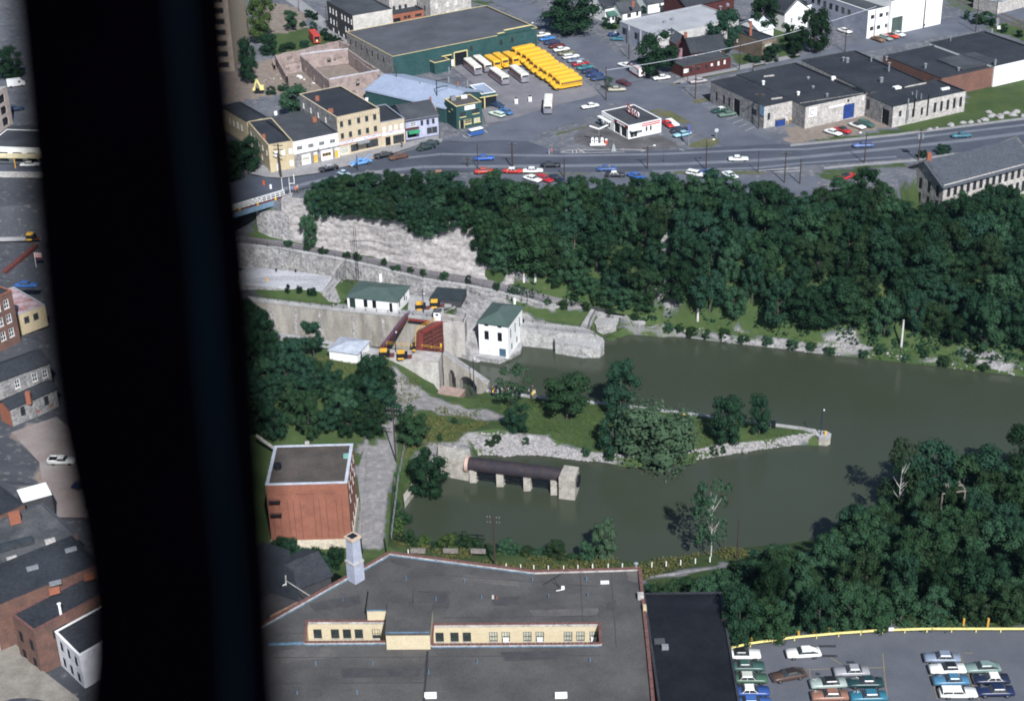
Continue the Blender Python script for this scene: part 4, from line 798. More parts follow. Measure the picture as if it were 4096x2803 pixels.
r4 = bldg('narrow_tan_shop', 'narrow two-storey tan shop right of the tan block', q, ZS, 31, TANB, ROOFB, .5, BLUEG, [(0, [.15, .41, .64, .88], 5.0, .85, 1.5, PALEW), (0, [.28], 1.4, 1.5, 2.5, 'open'), (0, [.72], 1.5, 3.2, 2.4, (3, 1, BLACK, GLASS, 0))])
a, rz = at_face(q, 0, .5, 27.7, .02); panel(r4, 'sign_board', a, rz, 6.6, 1.1, WHITE, .1); a, _ = at_face(q, 0, .55, 27.7, .14); sign_text(r4, 'SUPPLY CO.', a, rz, .9, BLUT)
a, _ = at_face(q, 0, .5, 28.25, .13); panel(r4, 'sign_trim', a, rz, 6.6, .1, REDP, .06)
q = rect(W('b', 60, 1400, 29.4), W('b', 440, 1338, 29.4), W('b', 350, 1160, 29.4))
r5 = bldg('lilac_house', 'pale lilac two-storey house with dark gable roof and green awning', q, ZS, 29.4, LILAC, ROOFK, roof='gable', rh=2.6, wins=[(0, [.2, .28], 3.9, .8, 1.2, WH), (0, [.5, .68, .85], 3.9, .75, 1.5, DK), (0, [.8], 1.3, 3.2, 2.0, (2, 1, LILAC, GLASS, 0)), (0, [.18], 1.3, 2.6, 2.0, 'open')], cat='house')
a, rz = at_face(q, 0, .2, 26.2, .7); panel(r5, 'awning', a, rz, 3.2, .7, mat('awning_green', (.04, .28, .14), .7), 1.1); a, rz = at_face(q, 0, .2, 26.8, .02); panel(r5, 'shop_fascia', a, rz, 3.9, .5, DRED, .2)
for k in range(6): boxat(r5, 'chimney' if k == 0 else 'wall_block', W('b', 355 + k * 13, 1180 + k * 22, 29.8 - k * .12), .5, .6, 1.3 if k == 0 else .5, REDB if k in (0, 5) else PALEST)
# -- bus depot
q = rect(W('b', 650, 1240, 30.6), W('b', 945, 1185, 30.6), W('b', 525, 1150, 30.6))
r6 = bldg('depot_office', 'dark green two-storey bus depot office with blank white sign', q, ZS, 30.6, GREENW, ROOFG, .4, CREAM, [(0, [.25], 4.0, 1.7, 1.2, (2, 1, BLACK, GLASS, 0)), (0, [.76], 4.3, 1.9, 1.2, (2, 1, BLACK, GLASS, 0)), (0, [.45], 1.7, 1.9, 1.3, (2, 2, CREAM, GLASS, 0)), (0, [.8], 1.7, 1.9, 1.3, (2, 2, CREAM, PALEG, 0)), (0, [.2], 1.2, 1.0, 2.3, BLACK)])
a, rz = at_face(q, 0, .53, 29.7, .02); panel(r6, 'sign_board', a, rz, 3.2, 1.2, WHITE, .12)
for u, z, w in ((.25, 27.25, 2.0), (.76, 27.55, 2.2), (.45, 24.95, 2.1), (.8, 24.95, 2.1)): a, rz = at_face(q, 0, u, z, .02); panel(r6, 'sill_band', a, rz, w, .2, CREAM, .1)
for u in (.11, .29): a, rz = at_face(q, 0, u, 25.2, .02); panel(r6, 'door_post', a, rz, .16, 2.4, CREAM, .1)
for u, z in ((.35, 29), (.62, 27.8)): a, rz = at_face(q, 3, 1 - u, z, .02); panel(r6, 'sill_band', a, rz, .9, .22, CREAM, .1)
boxat(r6, 'air_conditioner', W('b', 615, 1165, 30.3), 1.4, 1.2, 1.2, GREYM, .4); boxat(r6, 'air_conditioner', W('b', 740, 1140, 30.3), 1.7, .9, .8, WHITE, .4)
q = rect(W('b', 525, 1255, 28.4), W('b', 965, 1060, 28.4), W('b', 10, 872, 28.4))
r7 = bldg('depot_shed', 'long green depot shed with pale blue-grey sheet metal roof', q, ZS, 28.4, GREENW, ROOFM, roof='gableN', rh=2.4, over=.3, wins=[(1, [.1], 2.0, 3.6, 3.4, 'open')])
for x, y in ((570, 850), (785, 1000), (235, 1010), (505, 1060)): tubeat(r7, 'stove_pipe', W('b', x, y, 29.6), .18, 1.8, GREYM)
tubeat(r7, 'chimney', W('b', 672, 990, 30), .35, 1.0, REDB)
q = rect(W('b', 945, 1105, 28), W('b', 1110, 1078, 28), W('b', 1010, 1040, 28), 9)
r_ = bldg('depot_carport', 'open-fronted green bay with cream post beside the depot office', q, ZS, 28.2, GREENW, ROOFM, .2, WHITE, [(0, [.5], 1.6, 5.2, 3.1, 'open')]); a, rz = at_face(q, 0, .18, 25.6, .05); panel(r_, 'post', a, rz, .3, 3.2, CREAM, .3); a, rz = at_face(q, 0, .5, 27.3, .04); panel(r_, 'beam', a, rz, 5.6, .25, CREAM, .15)
q = rect(W('a', 1945, 660, 31), W('b', 1590, 325, 31), W('a', 1535, 350, 31))
r8 = bldg('bus_garage', 'long dark green brick bus garage with flat grey roof', q, ZS, 31, GREENW, mat('garage_roof', (.085, .09, .105), .9, (.055, .058, .068), .1, 4, .9), .5, CREAM, [(0, [.455], 2.1, 4.4, 4.2, 'open'), (0, [.36], 1.9, 3.2, 3.8, 'open'), (0, [.4], 1.3, 1.1, 2.2, WHITE), (0, [.53, .74, .82], 4.6, .9, 1.6, DK), (3, [.08, .2, .32, .44, .56, .68, .8], 4.4, .9, 1.7, DK)], mats={3: GREYST}, capw=.12)
a, rz = at_face(q, 0, .86, 31.6, -.1); panel(r8, 'raised_parapet', a, rz, 10, 1.4, GREENW, .35); a, rz = at_face(q, 0, .86, 32.35, -.1); panel(r8, 'coping', a, rz, 10.2, .2, CREAM, .5)
a, rz = at_face(q, 0, .74, 31.3, -.1); panel(r8, 'raised_parapet', a, rz, 2.5, .7, GREENW, .35); a, rz = at_face(q, 0, .74, 31.7, -.1); panel(r8, 'coping', a, rz, 2.6, .15, CREAM, .5)
for w, u, z in ((4.8, .455, 28.4), (3.6, .36, 28)): a, rz = at_face(q, 0, u, z, .03); panel(r8, 'lintel', a, rz, w, .3, CREAM, .15)
for u in (.41, .5): a, rz = at_face(q, 0, u, 26.1, .03); panel(r8, 'jamb', a, rz, .3, 4.4, CREAM, .15)
q = rect(W('b', 400, 735, 27.4), W('b', 580, 695, 27.4), W('b', 320, 660, 27.4)); bldg('lean_to', 'small green lean-to between the depot shed and the bus garage', q, ZS, 27.4, GREENW, ROOFK, .2, CREAM)
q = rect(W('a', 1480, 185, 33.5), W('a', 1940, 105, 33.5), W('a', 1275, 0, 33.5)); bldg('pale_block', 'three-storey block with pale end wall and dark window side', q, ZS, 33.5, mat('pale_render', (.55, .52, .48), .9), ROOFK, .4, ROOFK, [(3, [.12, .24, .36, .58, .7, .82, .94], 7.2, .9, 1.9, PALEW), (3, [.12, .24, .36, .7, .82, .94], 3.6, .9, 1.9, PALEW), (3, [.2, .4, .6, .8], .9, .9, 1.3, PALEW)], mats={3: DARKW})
q = rect(W('a', 1945, 175, 27.8), W('a', 2305, 112, 27.8), W('a', 2310, 90, 27.8), 10); bldg('red_brick_garage', 'low red brick garage behind the bus garage roof', q, ZS, 27.8, REDB, ROOFB, .3, ROOFB, [(0, [.13], 1.3, 2.6, 2.2, 'open'), (0, [.4, .52], 2.2, 1.1, 1, DK), (0, [.82], 2.2, 2.4, .9, DK)])
q = rect(W('b', 345, -75, 34), W('b', 818, -160, 34), W('b', 700, -300, 34), 14); bldg('stone_house', 'pale stone house cut by the top edge of the picture', q, ZS, 34, PALEST, ROOFK, .3, PALEST, [(0, [.15, .42, .62], 5.4, 1.0, 1.9, WB), (0, [.42, .62], 2.2, 1.0, 1.9, WB), (0, [.17], 1.2, 1.0, 2.3, REDB), (3, [.3, .7], 4, 1, 1.8, DK)])
q = rect(W('a', 1900, -60, 33), W('a', 2240, -120, 33), W('a', 2000, -200, 33), 12); bldg('light_brick_house', 'light brick house with dark windows above the red garage', q, ZS, 33, PALEST, ROOFK, .3, PALEST, [(0, [.15, .35, .55], 3.9, 1.0, 1.7, DK)])
# -- tall tan building at the left (mostly outside the view upward)
p0 = W('A', 955, 1140); p1 = W('A', 1195, 680); d_ = (p1 - p0).normalized(); n_ = Vector((-d_.y, d_.x, 0))
q = [p0 + n_ * 16, p0, p1, p1 + n_ * 16]
bldg('tall_tan_building', 'tall tan brick building half hidden behind the aircraft strut', q, ZS, 58, mat('tan_render', (.5, .41, .32), .9, (.42, .34, .27), .4, 2, streak=(1, 1, 3)), ROOFK, .5, TANB, [(0, [.2, .5, .8], z, 3.2, 1.7, DK) for z in (2.2, 5.6, 9, 12.4, 15.8, 19.2, 22.6, 26)], mats={0: mat('tan_front', (.4, .33, .27), .9)})
# -- roofless ruin
ru = thing('roofless_ruin', 'roofless pale brick ruin of several open rooms', 'ruin', W('a', 1250, 800))
def ruin(pts, h, holes=(), cap=True):
    for (a, b_) in zip(pts, pts[1:]):
        a, b_ = W('a', *a), W('a', *b_); L = (b_ - a).length; t = Vector((-(b_ - a).y, (b_ - a).x, 0)).normalized() * .25; mb = MB()
        hs = [(u * L - w / 2, u * L + w / 2, ZS + z0, ZS + z1) for u, w, z0, z1 in holes]
        wallmb(mb, a - t, b_ - t, ZS - .1, ZS + h, hs, .5); wallmb(mb, b_ + t, a + t, ZS - .1, ZS + h, [(L - y, L - x, z0, z1) for x, y, z0, z1 in hs], .02)
        mb.build('wall', RUINB, ru)
        c = MB(); n = max(3, int(L / 2.2))
        for k in range(n):
            u0, u1 = a.lerp(b_, k / n), a.lerp(b_, (k + 1) / n); zz = RND.uniform(.0, .35); c.prism([(u0 - t * 1.02).xy, (u1 - t * 1.02).xy, (u1 + t * 1.02).xy, (u0 + t * 1.02).xy], ZS + h, ZS + h + .05 + zz)
        c.build('wall_top', mat('ruin_cap', (.5, .49, .53), .9) if cap else RUINB, ru)
ruin([(890, 800), (1440, 735)], 4.6, [(.58, 1.2, 1, 2.6), (.8, 1.8, 1.8, 2.5), (.7, .7, 1.3, 2.5)]); ruin([(1220, 1100), (1800, 990)], 4.6, [(.55, 1.2, 1.0, 3.4)])
ruin([(890, 800), (1220, 1100)], 4.2, [(.2, 1, .2, 2.4), (.5, 1, .2, 2.4), (.85, 1, .2, 2.2)], False); ruin([(1440, 735), (1800, 990)], 4.2, [(.3, .8, 0, 3.2), (.66, .8, 0, 3.2)], False)
ruin([(600, 760), (1330, 590), (1450, 640)], 3.0, [(.2, 2, 1, 2)], False); ruin([(600, 760), (730, 1000)], 3.0, [(.3, 1.2, 0, 2), (.8, 1, 0, 2)], False); ruin([(700, 860), (830, 840), (890, 830)], 2.6, [(.2, 1.2, 1, 2)], False)
ruin([(1440, 735), (1660, 900), (1920, 1090)], 3.2, (), False); ruin([(1520, 1180), (1930, 1120)], 3.4, [(.4, 2.4, .6, 2.2)], False); ruin([(1930, 1120), (2000, 1170)], 2.6, (), False); ruin([(580, 830), (560, 770), (620, 740)], 2, (), False)
for k in range(60):
    x, y = RND.uniform(450, 1750), 0; y = 780 + (x - 450) * .15 + RND.uniform(-40, 180); s = RND.uniform(.3, 1.1)
    o = tag(boxat(ru, 'rubble', W('a', x, y), s * RND.uniform(.6, 2.5), s * .6, s * .45, RND.choice([RUINB, PALEST, DIRT, WHITE]), RND.uniform(0, 3)))
# -- upper right
q = rect(W('c', 650, 420, 30), W('c', 1610, 215, 30), W('c', 300, 238, 30)); qW = q
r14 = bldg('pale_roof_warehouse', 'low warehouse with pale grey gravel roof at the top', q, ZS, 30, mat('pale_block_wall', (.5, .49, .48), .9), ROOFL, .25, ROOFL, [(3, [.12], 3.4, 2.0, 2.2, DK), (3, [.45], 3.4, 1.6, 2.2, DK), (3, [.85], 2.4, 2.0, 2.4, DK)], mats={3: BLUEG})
for u in (.28, .6, .99): a, rz = at_face(q, 3, u, 27, .15); panel(r14, 'pilaster', a, rz, .6, 6, ROOFL, .4)
for x, y in ((750, 268), (838, 235), (1480, 70)): tubeat(r14, 'roof_vent', W('c', x, y, 29.8), .6, .7, GREYM, 10, .5)
tubeat(r14, 'roof_vent', W('c', 1395, 200, 29.8), .22, 3.4, GREYM, 8, .6)
q = rect(W('c', 1700, 60, 30), W('c', 2200, -60, 30), W('c', 1500, -50, 30)); bldg('red_gable_house', 'dark roofed house with red gable at the top edge', rect(W('c', 1000, 60, 30), W('c', 1560, -60, 30), None, 12), ZS, 29.5, DRED, ROOFB, roof='gable', rh=3.5, cat='house')
q = rect(W('c', 1610, 240, 28), W('c', 1850, 320, 28), W('c', 1620, 150, 28)); bldg('white_gable_shed', 'white-roofed gable shed beside the pale warehouse', q, ZS, 27, WHITE, mat('white_roof', (.66, .7, .74), .6), roof='gableN', rh=2.6)
q = rect(W('c', 265, 150, 28), W('c', 475, 112, 28), W('c', 330, 30, 28), 8); r_ = bldg('white_house', 'white frame house with brick chimney and green porch roof', q, ZS, 28.0, WHITE, ROOFK, roof='gable', rh=2.6, wins=[(0, [.3, .4], 2.6, .8, 1.4, DK), (0, [.8], 2.8, .9, 1.6, DK)], cat='house'); boxat(r_, 'chimney', W('c', 385, 80, 30), .9, .7, 1.8, REDB)
q = rect(W('c', 120, 190, 26.6), W('c', 250, 165, 26.6), None, 5); bldg('green_porch', 'white porch with green roof beside the white frame house', q, ZS, 26.6, WHITE, mat('porch_green', (.06, .14, .11), .8), roof='gable', rh=.9, wins=[(0, [.25, .5, .75], 1.6, .9, 1.2, DK)], cat='porch')
q = rect(W('c', 60, 90, 29), W('c', 260, 50, 29), None, 9); bldg('white_house', 'white house with dark roof at the far left of the frame houses', q, ZS, 29, WHITE, ROOFB, roof='gable', rh=3.4, cat='house')
q = rect(W('c', 560, 45, 27.5), W('c', 750, 10, 27.5), None, 7); bldg('white_house', 'small white house nearest the top edge', q, ZS, 27.5, WHITE, ROOFK, roof='gable', rh=2.4, wins=[(0, [.72], 2.2, .6, 1.2, DK)], cat='house')
q = rect(W('c', 2150, 130, 31), W('c', 2420, 70, 31), W('c', 1900, 20, 31)); bldg('white_gable_house', 'tall white gabled house with dark roof', q, ZS, 30.5, WHITE, ROOFB, roof='gableN', rh=3.6, wins=[(0, [.3, .6], 3.4, 1, 1.6, WH)], cat='house')
# red diner and house
q = rect(W('c', 965, 775, 27.4), W('c', 1520, 662, 27.4), W('c', 880, 700, 27.4), 6.5)
r15 = bldg('red_diner', 'long low dark red diner with green-edged roof', q, ZS, 27.4, DRED, ROOFK, .15, ROOFGR, [(0, [.16, .31, .48], 1.9, .8, 1.2, DK), (0, [.6], 2.2, .8, .7, PALEW), (0, [.74, .87], 2.2, .7, 1.2, PALEW)])
a, rz = at_face(q, 0, .06, 25.9, .02); panel(r15, 'sign_board', a, rz, 1.7, 1.2, WHITE, .1)
q = rect(W('c', 1060, 600, 28), W('c', 1450, 555, 28), None, 9); r_ = bldg('red_house', 'dark red house with gabled porch behind the diner', q, ZS, 27.8, DRED, ROOFB, roof='gable', rh=3.4, wins=[(0, [.15], 2, .8, 1.6, PALEW), (0, [.85], 2.2, .9, 1.7, PALEW), (0, [.5], 1.5, 2, 2.2, 'open')], cat='house'); boxat(r_, 'chimney', W('c', 990, 560, 27), .9, .9, 5, REDB)
q = rect(W('c', 890, 470, 29), W('c', 1030, 450, 29), None, 8); bldg('red_annex', 'dark red annex with pale roof patch left of the red house', q, ZS, 28, DRED, ROOFS, roof='gableN', rh=2.6, cat='house')
v_ = thing('vertical_sign', 'tall thin vertical sign on the diner roof', 'sign', W('c', 935, 705, 26.8)); boxat(v_, 'post', W('c', 935, 705, 26.8), .3, .3, 3.8, GREYM); boxat(v_, 'board', W('c', 933, 690, 27.6), 1.0, .25, 3.4, mat('sign_mauve', (.3, .16, .2), .7))
q = rect(W('c', 1885, 478, 30), W('c', 2050, 440, 30), W('c', 1620, 300, 30))
r16 = bldg('brown_brick_house', 'two-storey brown brick house with white triple window', q, ZS, 30, BRNB, ROOFB, .3, ROOFB, [(0, [.45], 4.2, 3.0, 1.4, (3, 1, WHITE, PALEG, 1)), (0, [.2], 1.2, .9, 2.2, PALEG), (0, [.6], 1.4, 1.4, 1.8, PALEW), (3, [.12, .3], 3.4, .7, 1.3, PALEW)]); boxat(r16, 'chimney', W('c', 1745, 440, 29), .7, .7, 5.2, REDB)
# white industrial block
q = rect(W('d', 710, 118, 33), W('d', 950, 68, 33), W('d', 390, -40, 33), 30)
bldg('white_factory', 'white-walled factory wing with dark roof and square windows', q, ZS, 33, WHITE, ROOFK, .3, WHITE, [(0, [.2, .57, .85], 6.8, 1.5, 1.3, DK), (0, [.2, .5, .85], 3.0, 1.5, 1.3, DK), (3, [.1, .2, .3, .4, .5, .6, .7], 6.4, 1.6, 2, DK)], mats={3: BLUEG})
q2 = rect(W('d', 952, 20, 35), W('d', 1490, -95, 35), None, 26)
bldg('white_factory_hall', 'tall white factory hall with dark green roller door', q2, ZS, 35, WHITE, ROOFK, .3, WHITE, [(0, [.14], 2.9, 4.6, 5.4, mat('roller_door', (.07, .1, .09), .6)), (0, [.75], 7.4, 1.6, 1.2, PALEW), (0, [.68], .8, 1, .6, DK)])
q = rect(W('d', 240, 105, 28), W('d', 375, 80, 28), W('d', 60, 40, 28)); bldg('white_garage', 'small white garage with dark green door at the end of the lane', q, ZS, 28, WHITE, ROOFK, .3, ROOFK, [(0, [.4], 1.7, 2.8, 2.8, MATS['roller_door'])], mats={3: GREYST})
q = rect(W('d', 370, 130, 27.6), W('d', 560, 205, 27.6), None, 9); bldg('lane_building', 'low pale building with paired windows beside the white factory', q, ZS, 27.6, PALEST, ROOFK, .3, ROOFK, [(0, [.3, .5], 2, 1.2, 1.5, DK)])
q = rect(W('d', -60, 130, 28), W('d', 140, 70, 28), None, 9); bldg('white_house', 'white-walled house behind the pointed street tree', q, ZS, 29, WHITE, ROOFB, .3, ROOFB)
# stone works complex
WIN5 = [(0, [.1], 3.6, .9, 1.6, DK), (0, [.2], 2.6, .9, 3, DK), (0, [.28, .4], 2.9, .8, 2.2, DK), (0, [.58, .67, .76, .85, .94], 3.1, .95, 2.9, DKS), (3, [.12], 3.6, 1.6, 3, DK)]
q = rect(W('d', 970, 1110, 30), W('d', 1722, 945, 30), W('d', 740, 970, 30))
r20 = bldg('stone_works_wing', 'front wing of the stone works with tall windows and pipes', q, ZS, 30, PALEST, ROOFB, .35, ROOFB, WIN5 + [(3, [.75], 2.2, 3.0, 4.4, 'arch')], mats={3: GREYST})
for u, h0, h1 in ((.19, 24.6, 31.5), (.28, 26, 31.4), (.47, 25.4, 31.3)): a, rz = at_face(q, 0, u, 0, .25); child(r20, 'wall_pipe', GREYM if u < .2 else BLACK, lambda m_: m_.bar((a.x, a.y, h0), (a.x, a.y, h1), .2))
for x, y, h in ((1205, 1020, 2.2), (1255, 1030, 1.6), (1165, 985, .8)): tubeat(r20, 'roof_pipe', W('d', x, y, 29.7), .15, h, GREYM)
boxat(r20, 'skylight', W('d', 1505, 930, 29.7), 2.6, .8, .5, WHITE, .4)
q = rect(W('d', 60, 1110, 30.3), W('d', 700, 972, 30.3), W('d', 20, 640, 30.3)); qB = q
L0 = W('c', 1350, 935, 30.3)
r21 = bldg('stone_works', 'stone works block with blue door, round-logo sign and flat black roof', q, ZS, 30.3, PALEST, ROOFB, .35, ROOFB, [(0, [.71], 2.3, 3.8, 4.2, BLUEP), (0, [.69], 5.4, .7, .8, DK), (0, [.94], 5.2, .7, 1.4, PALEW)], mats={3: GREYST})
a, rz = at_face(q, 0, .115, 28.4, .02); sg = panel(r21, 'sign_board', a, rz, 2.6, 2.6, WHITE, .12); me = MB()
for k in range(14): t0, t1 = .9 + k * .32, .9 + (k + 1) * .32; me.quad(*[(c_ * math.cos(t) - .1, -.075, c_ * math.sin(t)) for c_, t in ((.62, t0), (.62, t1), (.85, t1), (.85, t0))])
put_me = me.mesh('ring_logo'); put_me.materials.append(BLUT); put(put_me, 'ring_logo', sg, (0, 0, 0), 0, None, 1)
a, rz = at_face(q, 0, .5, 28.6, .02); panel(r21, 'white_band', a, rz, 5.4, .45, WHITE, .1)
p2, p3 = W('c', 1910, 1240, 30.3), W('c', 2255, 1165, 30.3)
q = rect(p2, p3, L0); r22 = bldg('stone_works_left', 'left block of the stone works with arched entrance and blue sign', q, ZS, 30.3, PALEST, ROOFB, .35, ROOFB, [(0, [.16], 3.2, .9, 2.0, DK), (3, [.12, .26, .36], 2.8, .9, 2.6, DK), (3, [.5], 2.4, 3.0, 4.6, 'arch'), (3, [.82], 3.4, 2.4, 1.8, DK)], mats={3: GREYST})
qx = [q[1], Vector((qB[0].x, qB[0].y, 0)), Vector((qB[3].x, qB[3].y, 0)), q[2]]
r23 = bldg('stone_works_link', 'middle block of the stone works with recessed loading bay', rect(q[1] + (q[2] - q[1]) * .12, qB[0] + (qB[3] - qB[0]) * .12, q[2], (q[2] - q[1]).length * .86), ZS, 30.2, GREYST, ROOFB, .35, ROOFB, [(0, [.4], 2.2, 3, 4.2, 'arch')])
a, rz = at_face(q, 3, .955, 28.9, .03); b_ = panel(r22, 'blue_sign', a, rz, 2.4, 2.6, mat('sign_blue_grey', (.18, .3, .42), .6), .12)
for x, y in ((1895, 985), (2300, 1110)): tubeat(r22 if x < 2000 else r23, 'roof_vent', W('c', x, y, 30), .35, 1.0, WHITE, 8, .5)
for x, y in ((1960, 890), (2050, 1150)): boxat(r22, 'roof_hatch', W('c', x, y, 30), 3.2, .3, .35, PALEST, .25)
for x, y, h in ((345, 830, .9), (85, 820, .5), (280, 1005, .8), (135, 915, .5)): tubeat(r21, 'roof_vent', W('d', x, y, 30), .7 if h > .85 else .35, h, GREYM if h < .85 else WHITE, 8, .5)
q = rect(W('d', 705, 962, 30.2), W('d', 1310, 848, 30.2), W('d', 25, 640, 30.2)); r24 = bldg('stone_works_hall', 'second roof bay of the stone works with swan-neck vents', rect(W('d', 730, 960, 30.2), W('d', 1312, 850, 30.2), W('d', 595, 520, 30.2)), ZS, 30.1, PALEST, ROOFB, .35, ROOFB)
for x, y, h in ((920, 745, 2.6), (450, 640, 1.2), (738, 640, 2)): tubeat(r24, 'roof_pipe', W('d', x, y, 29.8), .22, h, GREYM, 8, .5 if x != 738 else None)
for x, y in ((490, 650), (843, 855)): tubeat(r24, 'swan_neck_vent', W('d', x, y, 29.8), .5, 1.3, GREYM, 8, .6)
boxat(r24, 'roof_hatch', W('d', 1005, 918, 29.8), 2, 1.6, .5, WHITE, .4)
q = rect(W('d', 1470, 812, 30), W('d', 2020, 690, 30), W('d', 1210, 505, 30)); r25 = bldg('brick_works_bay', 'roof bay with red brick side wall beside the stone works', q, ZS, 29.9, mat('works_brick', (.18, .09, .068), .9, (.13, .07, .058), .3, 3), ROOFB, .35, ROOFB)
for x, y, h in ((1645, 735, .8), (1300, 710, 1.3), (895, 630, 1.2)): tubeat(r25, 'roof_vent', W('d', x, y, 29.6), .3, h, GREYM, 8, .5)
q = rect(W('d', 2022, 690, 30.2), W('d', 2600, 560, 30.2), W('d', 1900, 330, 30.2)); r26 = bldg('white_works_bay', 'white-walled end bay of the works at the right edge', q, ZS, 30.2, WHITE, ROOFB, .35, ROOFB)
tubeat(r26, 'flue', W('d', 2022, 680, 29.8), .35, 1.8, GREYM); tubeat(r26, 'roof_vent', W('d', 1990, 340, 29.8), .35, 1.1, GREYM, 8, .4); tubeat(r26, 'roof_pipe', W('d', 1560, 430, 29.8), .15, 2, GREYM)
q = rect(W('d', 1740, 735, 30.4), W('d', 2010, 680, 30.4), W('d', 1490, 610, 30.4)); boxat(r26, 'roof_curb', W('d', 1745, 640, 29.7), 14, 11, .35, ROOFK, .45)
# gas station
zr = 27.8; q = rect(W('g', 330, 450, zr), W('g', 712, 368, zr), W('g', 105, 262, zr))
st = bldg('gas_station', 'white gas station with red stripes and rooftop letters', q, ZS, zr, WHITE, ROOFK, .25, WHITE, [(3, [.83], 1.5, 2.9, 2.9, 'open'), (3, [.58], 1.5, 2.9, 2.9, 'open'), (3, [.2], 1.4, 3.4, 2.4, (3, 1, WHITE, GLASS, 0)), (0, [.17], 1.4, 2.4, 2.4, (2, 1, WHITE, GLASS, 0)), (0, [.55, .68], 1.9, .6, 1.3, DK)])
for z, in ((27.5,), (26.95,)): a, rz = at_face(q, 0, .68, z, .01); panel(st, 'red_stripe', a, rz, 6, .26, REDP, .08)
a, rz = at_face(q, 3, .74, 27.3, .0); panel(st, 'red_fascia', a, rz, 7, .75, mat('fascia_red', (.24, .02, .03), .5), .1); a, _ = at_face(q, 3, .74, 27.3, .14); sign_text(st, 'Atlas Batteries', a, rz, .7, WHITE)
a, rz = at_face(q, 0, .2, 26.7, .5); panel(st, 'canopy', a, rz, 4, .2, WHITE, 1.0); a, rz = at_face(q, 3, .22, 26.7, .5); panel(st, 'canopy', a, rz, 6, .2, WHITE, 1.0)
rs = thing('rooftop_sign', 'white letters with red edges standing on the gas station roof', 'sign', W('g', 385, 330, zr)); a0, a1 = W('g', 335, 300, zr), W('g', 445, 365, zr); dd = (a1 - a0).normalized()
o = sign_text(rs, 'Esso', (a0 + a1) / 2 + Vector((0, 0, 1.3)), math.atan2(dd.y, dd.x), 3.4, WHITE, ext=.12)
o = sign_text(rs, 'Esso', (a0 + a1) / 2 + Vector((-.2, .35, 1.3)), math.atan2(dd.y, dd.x), 3.5, REDP, name='letter_edge', ext=.1)
child(rs, 'sign_rail', BLACK, lambda m_: m_.bar(a0 + Vector((0, .2, .08)), a1 + Vector((0, .2, .08)), .08))
# -- stone mill on the slope
E1, E0, E2 = W('M', 1080, 715, 24), W('M', 240, 500, 24), W('M', 2500, 340, 24)
q = rect(E1, E2, E0); ml = bldg('stone_mill', 'long grey stone mill with slate roof on the canal slope', q, 11, 23.6, PALEST, ROOFS, roof='gable', rh=4.6, over=.7, wins=[(0, [.06 + k * .07 for k in range(14)], 10.4, 1.15, 3.0, DKS), (0, [.06 + k * .07 for k in range(14)], 6.2, 1.15, 3.0, DKS), (0, [.06 + k * .07 for k in range(14)], 2.4, 1.15, 2.6, DKS), (3, [.2, .42, .64, .86], 10.2, 1.2, 3.0, DKS), (3, [.2, .42, .64, .86], 6.2, 1.2, 3.0, DKS)], mats={3: GREYST}, cat='mill')
boxat(ml, 'chimney', (q[3] + q[0]) / 2 + Vector((1, 1, 27)), 1.1, 1.1, 2.4, REDB)
# -- red brick warehouse by the basin
BRK3 = mat('joint_brick', (.16, .07, .05), .9)
q = rect(W('q', 237, 697, 18.2), W('q', 1185, 672, 18.2), W('q', 1253, 218, 18.2))
bw = bldg('brick_warehouse', 'square red brick warehouse with white-edged flat roof by the basin', q, 5.9, 18.2, mat('warehouse_brick', (.27, .11, .072), .9, (.2, .08, .055), .4, 5, .8, detail=.14), mat('brown_roof', (.085, .07, .06), .95, (.045, .04, .038), .18, 4, .9), .6, mat('pale_coping', (.5, .53, .6), .8), [(1, [.2, .42, .64, .86], z, .9, 1.6, st) for z, st in ((10.4, WH), (7.4, WH), (4.2, DK), (1.4, WH))], capw=.55)
child(bw, 'plinth', mat('cream_concrete', (.55, .5, .4), .9, (.42, .36, .28), .5, 3), lambda m_: m_.prism([(p + (p - (q[0] + q[2]) / 2).normalized() * .25).xy for p in q], 3.2, 5.9))
for u, v0, v1 in ((.28, .4, 9.6), (.6, .4, 9.6), (.88, .4, 9.6), (.1, .4, 9.6)): a, rz = at_face(q, 0, u, 5.9 + (v0 + v1) / 2, .0); panel(bw, 'shallow_pier', a, rz, .5, v1 - v0, MATS['warehouse_brick'], .06)
for u in (.055, .14, .245, .315, .4, .565, .635, .72, .845, .915): a, rz = at_face(q, 0, u, 10.6, .0); panel(bw, 'brick_joint', a, rz, .09, 8.6, BRK3, .045)
for u, w_ in ((.18, 2.0), (.48, 4.0), (.78, 2.4)): a, rz = at_face(q, 0, u, 16.1, .0); panel(bw, 'brick_joint', a, rz, w_, .09, BRK3, .045)
a, rz = at_face(q, 0, .5, 17.0, .0); panel(bw, 'brick_band', a, rz, 14.8, .6, MATS['warehouse_brick'], .09)
boxat(bw, 'skylight', W('q', 1175, 375, 17.7), 1.0, .8, .7, mat('copper_green', (.2, .42, .36), .6)); tubeat(bw, 'roof_tank', W('q', 380, 500, 17.6), .75, 1.0, BLACK, 14); boxat(bw, 'chimney', W('q', 725, 238, 18.2), .8, .5, .9, PALEST)
for z in (11.9, 14.8): a, rz = at_face(q, 0, .1, z, .6); child(bw, 'fire_escape', BLACK, lambda m_: (m_.box(a.x - 1, a.x + 1, a.y - .5, a.y + .4, z, z + .08), m_.bar((a.x - 1, a.y - .5, z), (a.x - 1, a.y - .5, z + .9), .05), m_.bar((a.x + 1, a.y - .5, z), (a.x + 1, a.y - .5, z + .9), .05), m_.bar((a.x - 1, a.y - .5, z + .9), (a.x + 1, a.y - .5, z + .9), .05)))
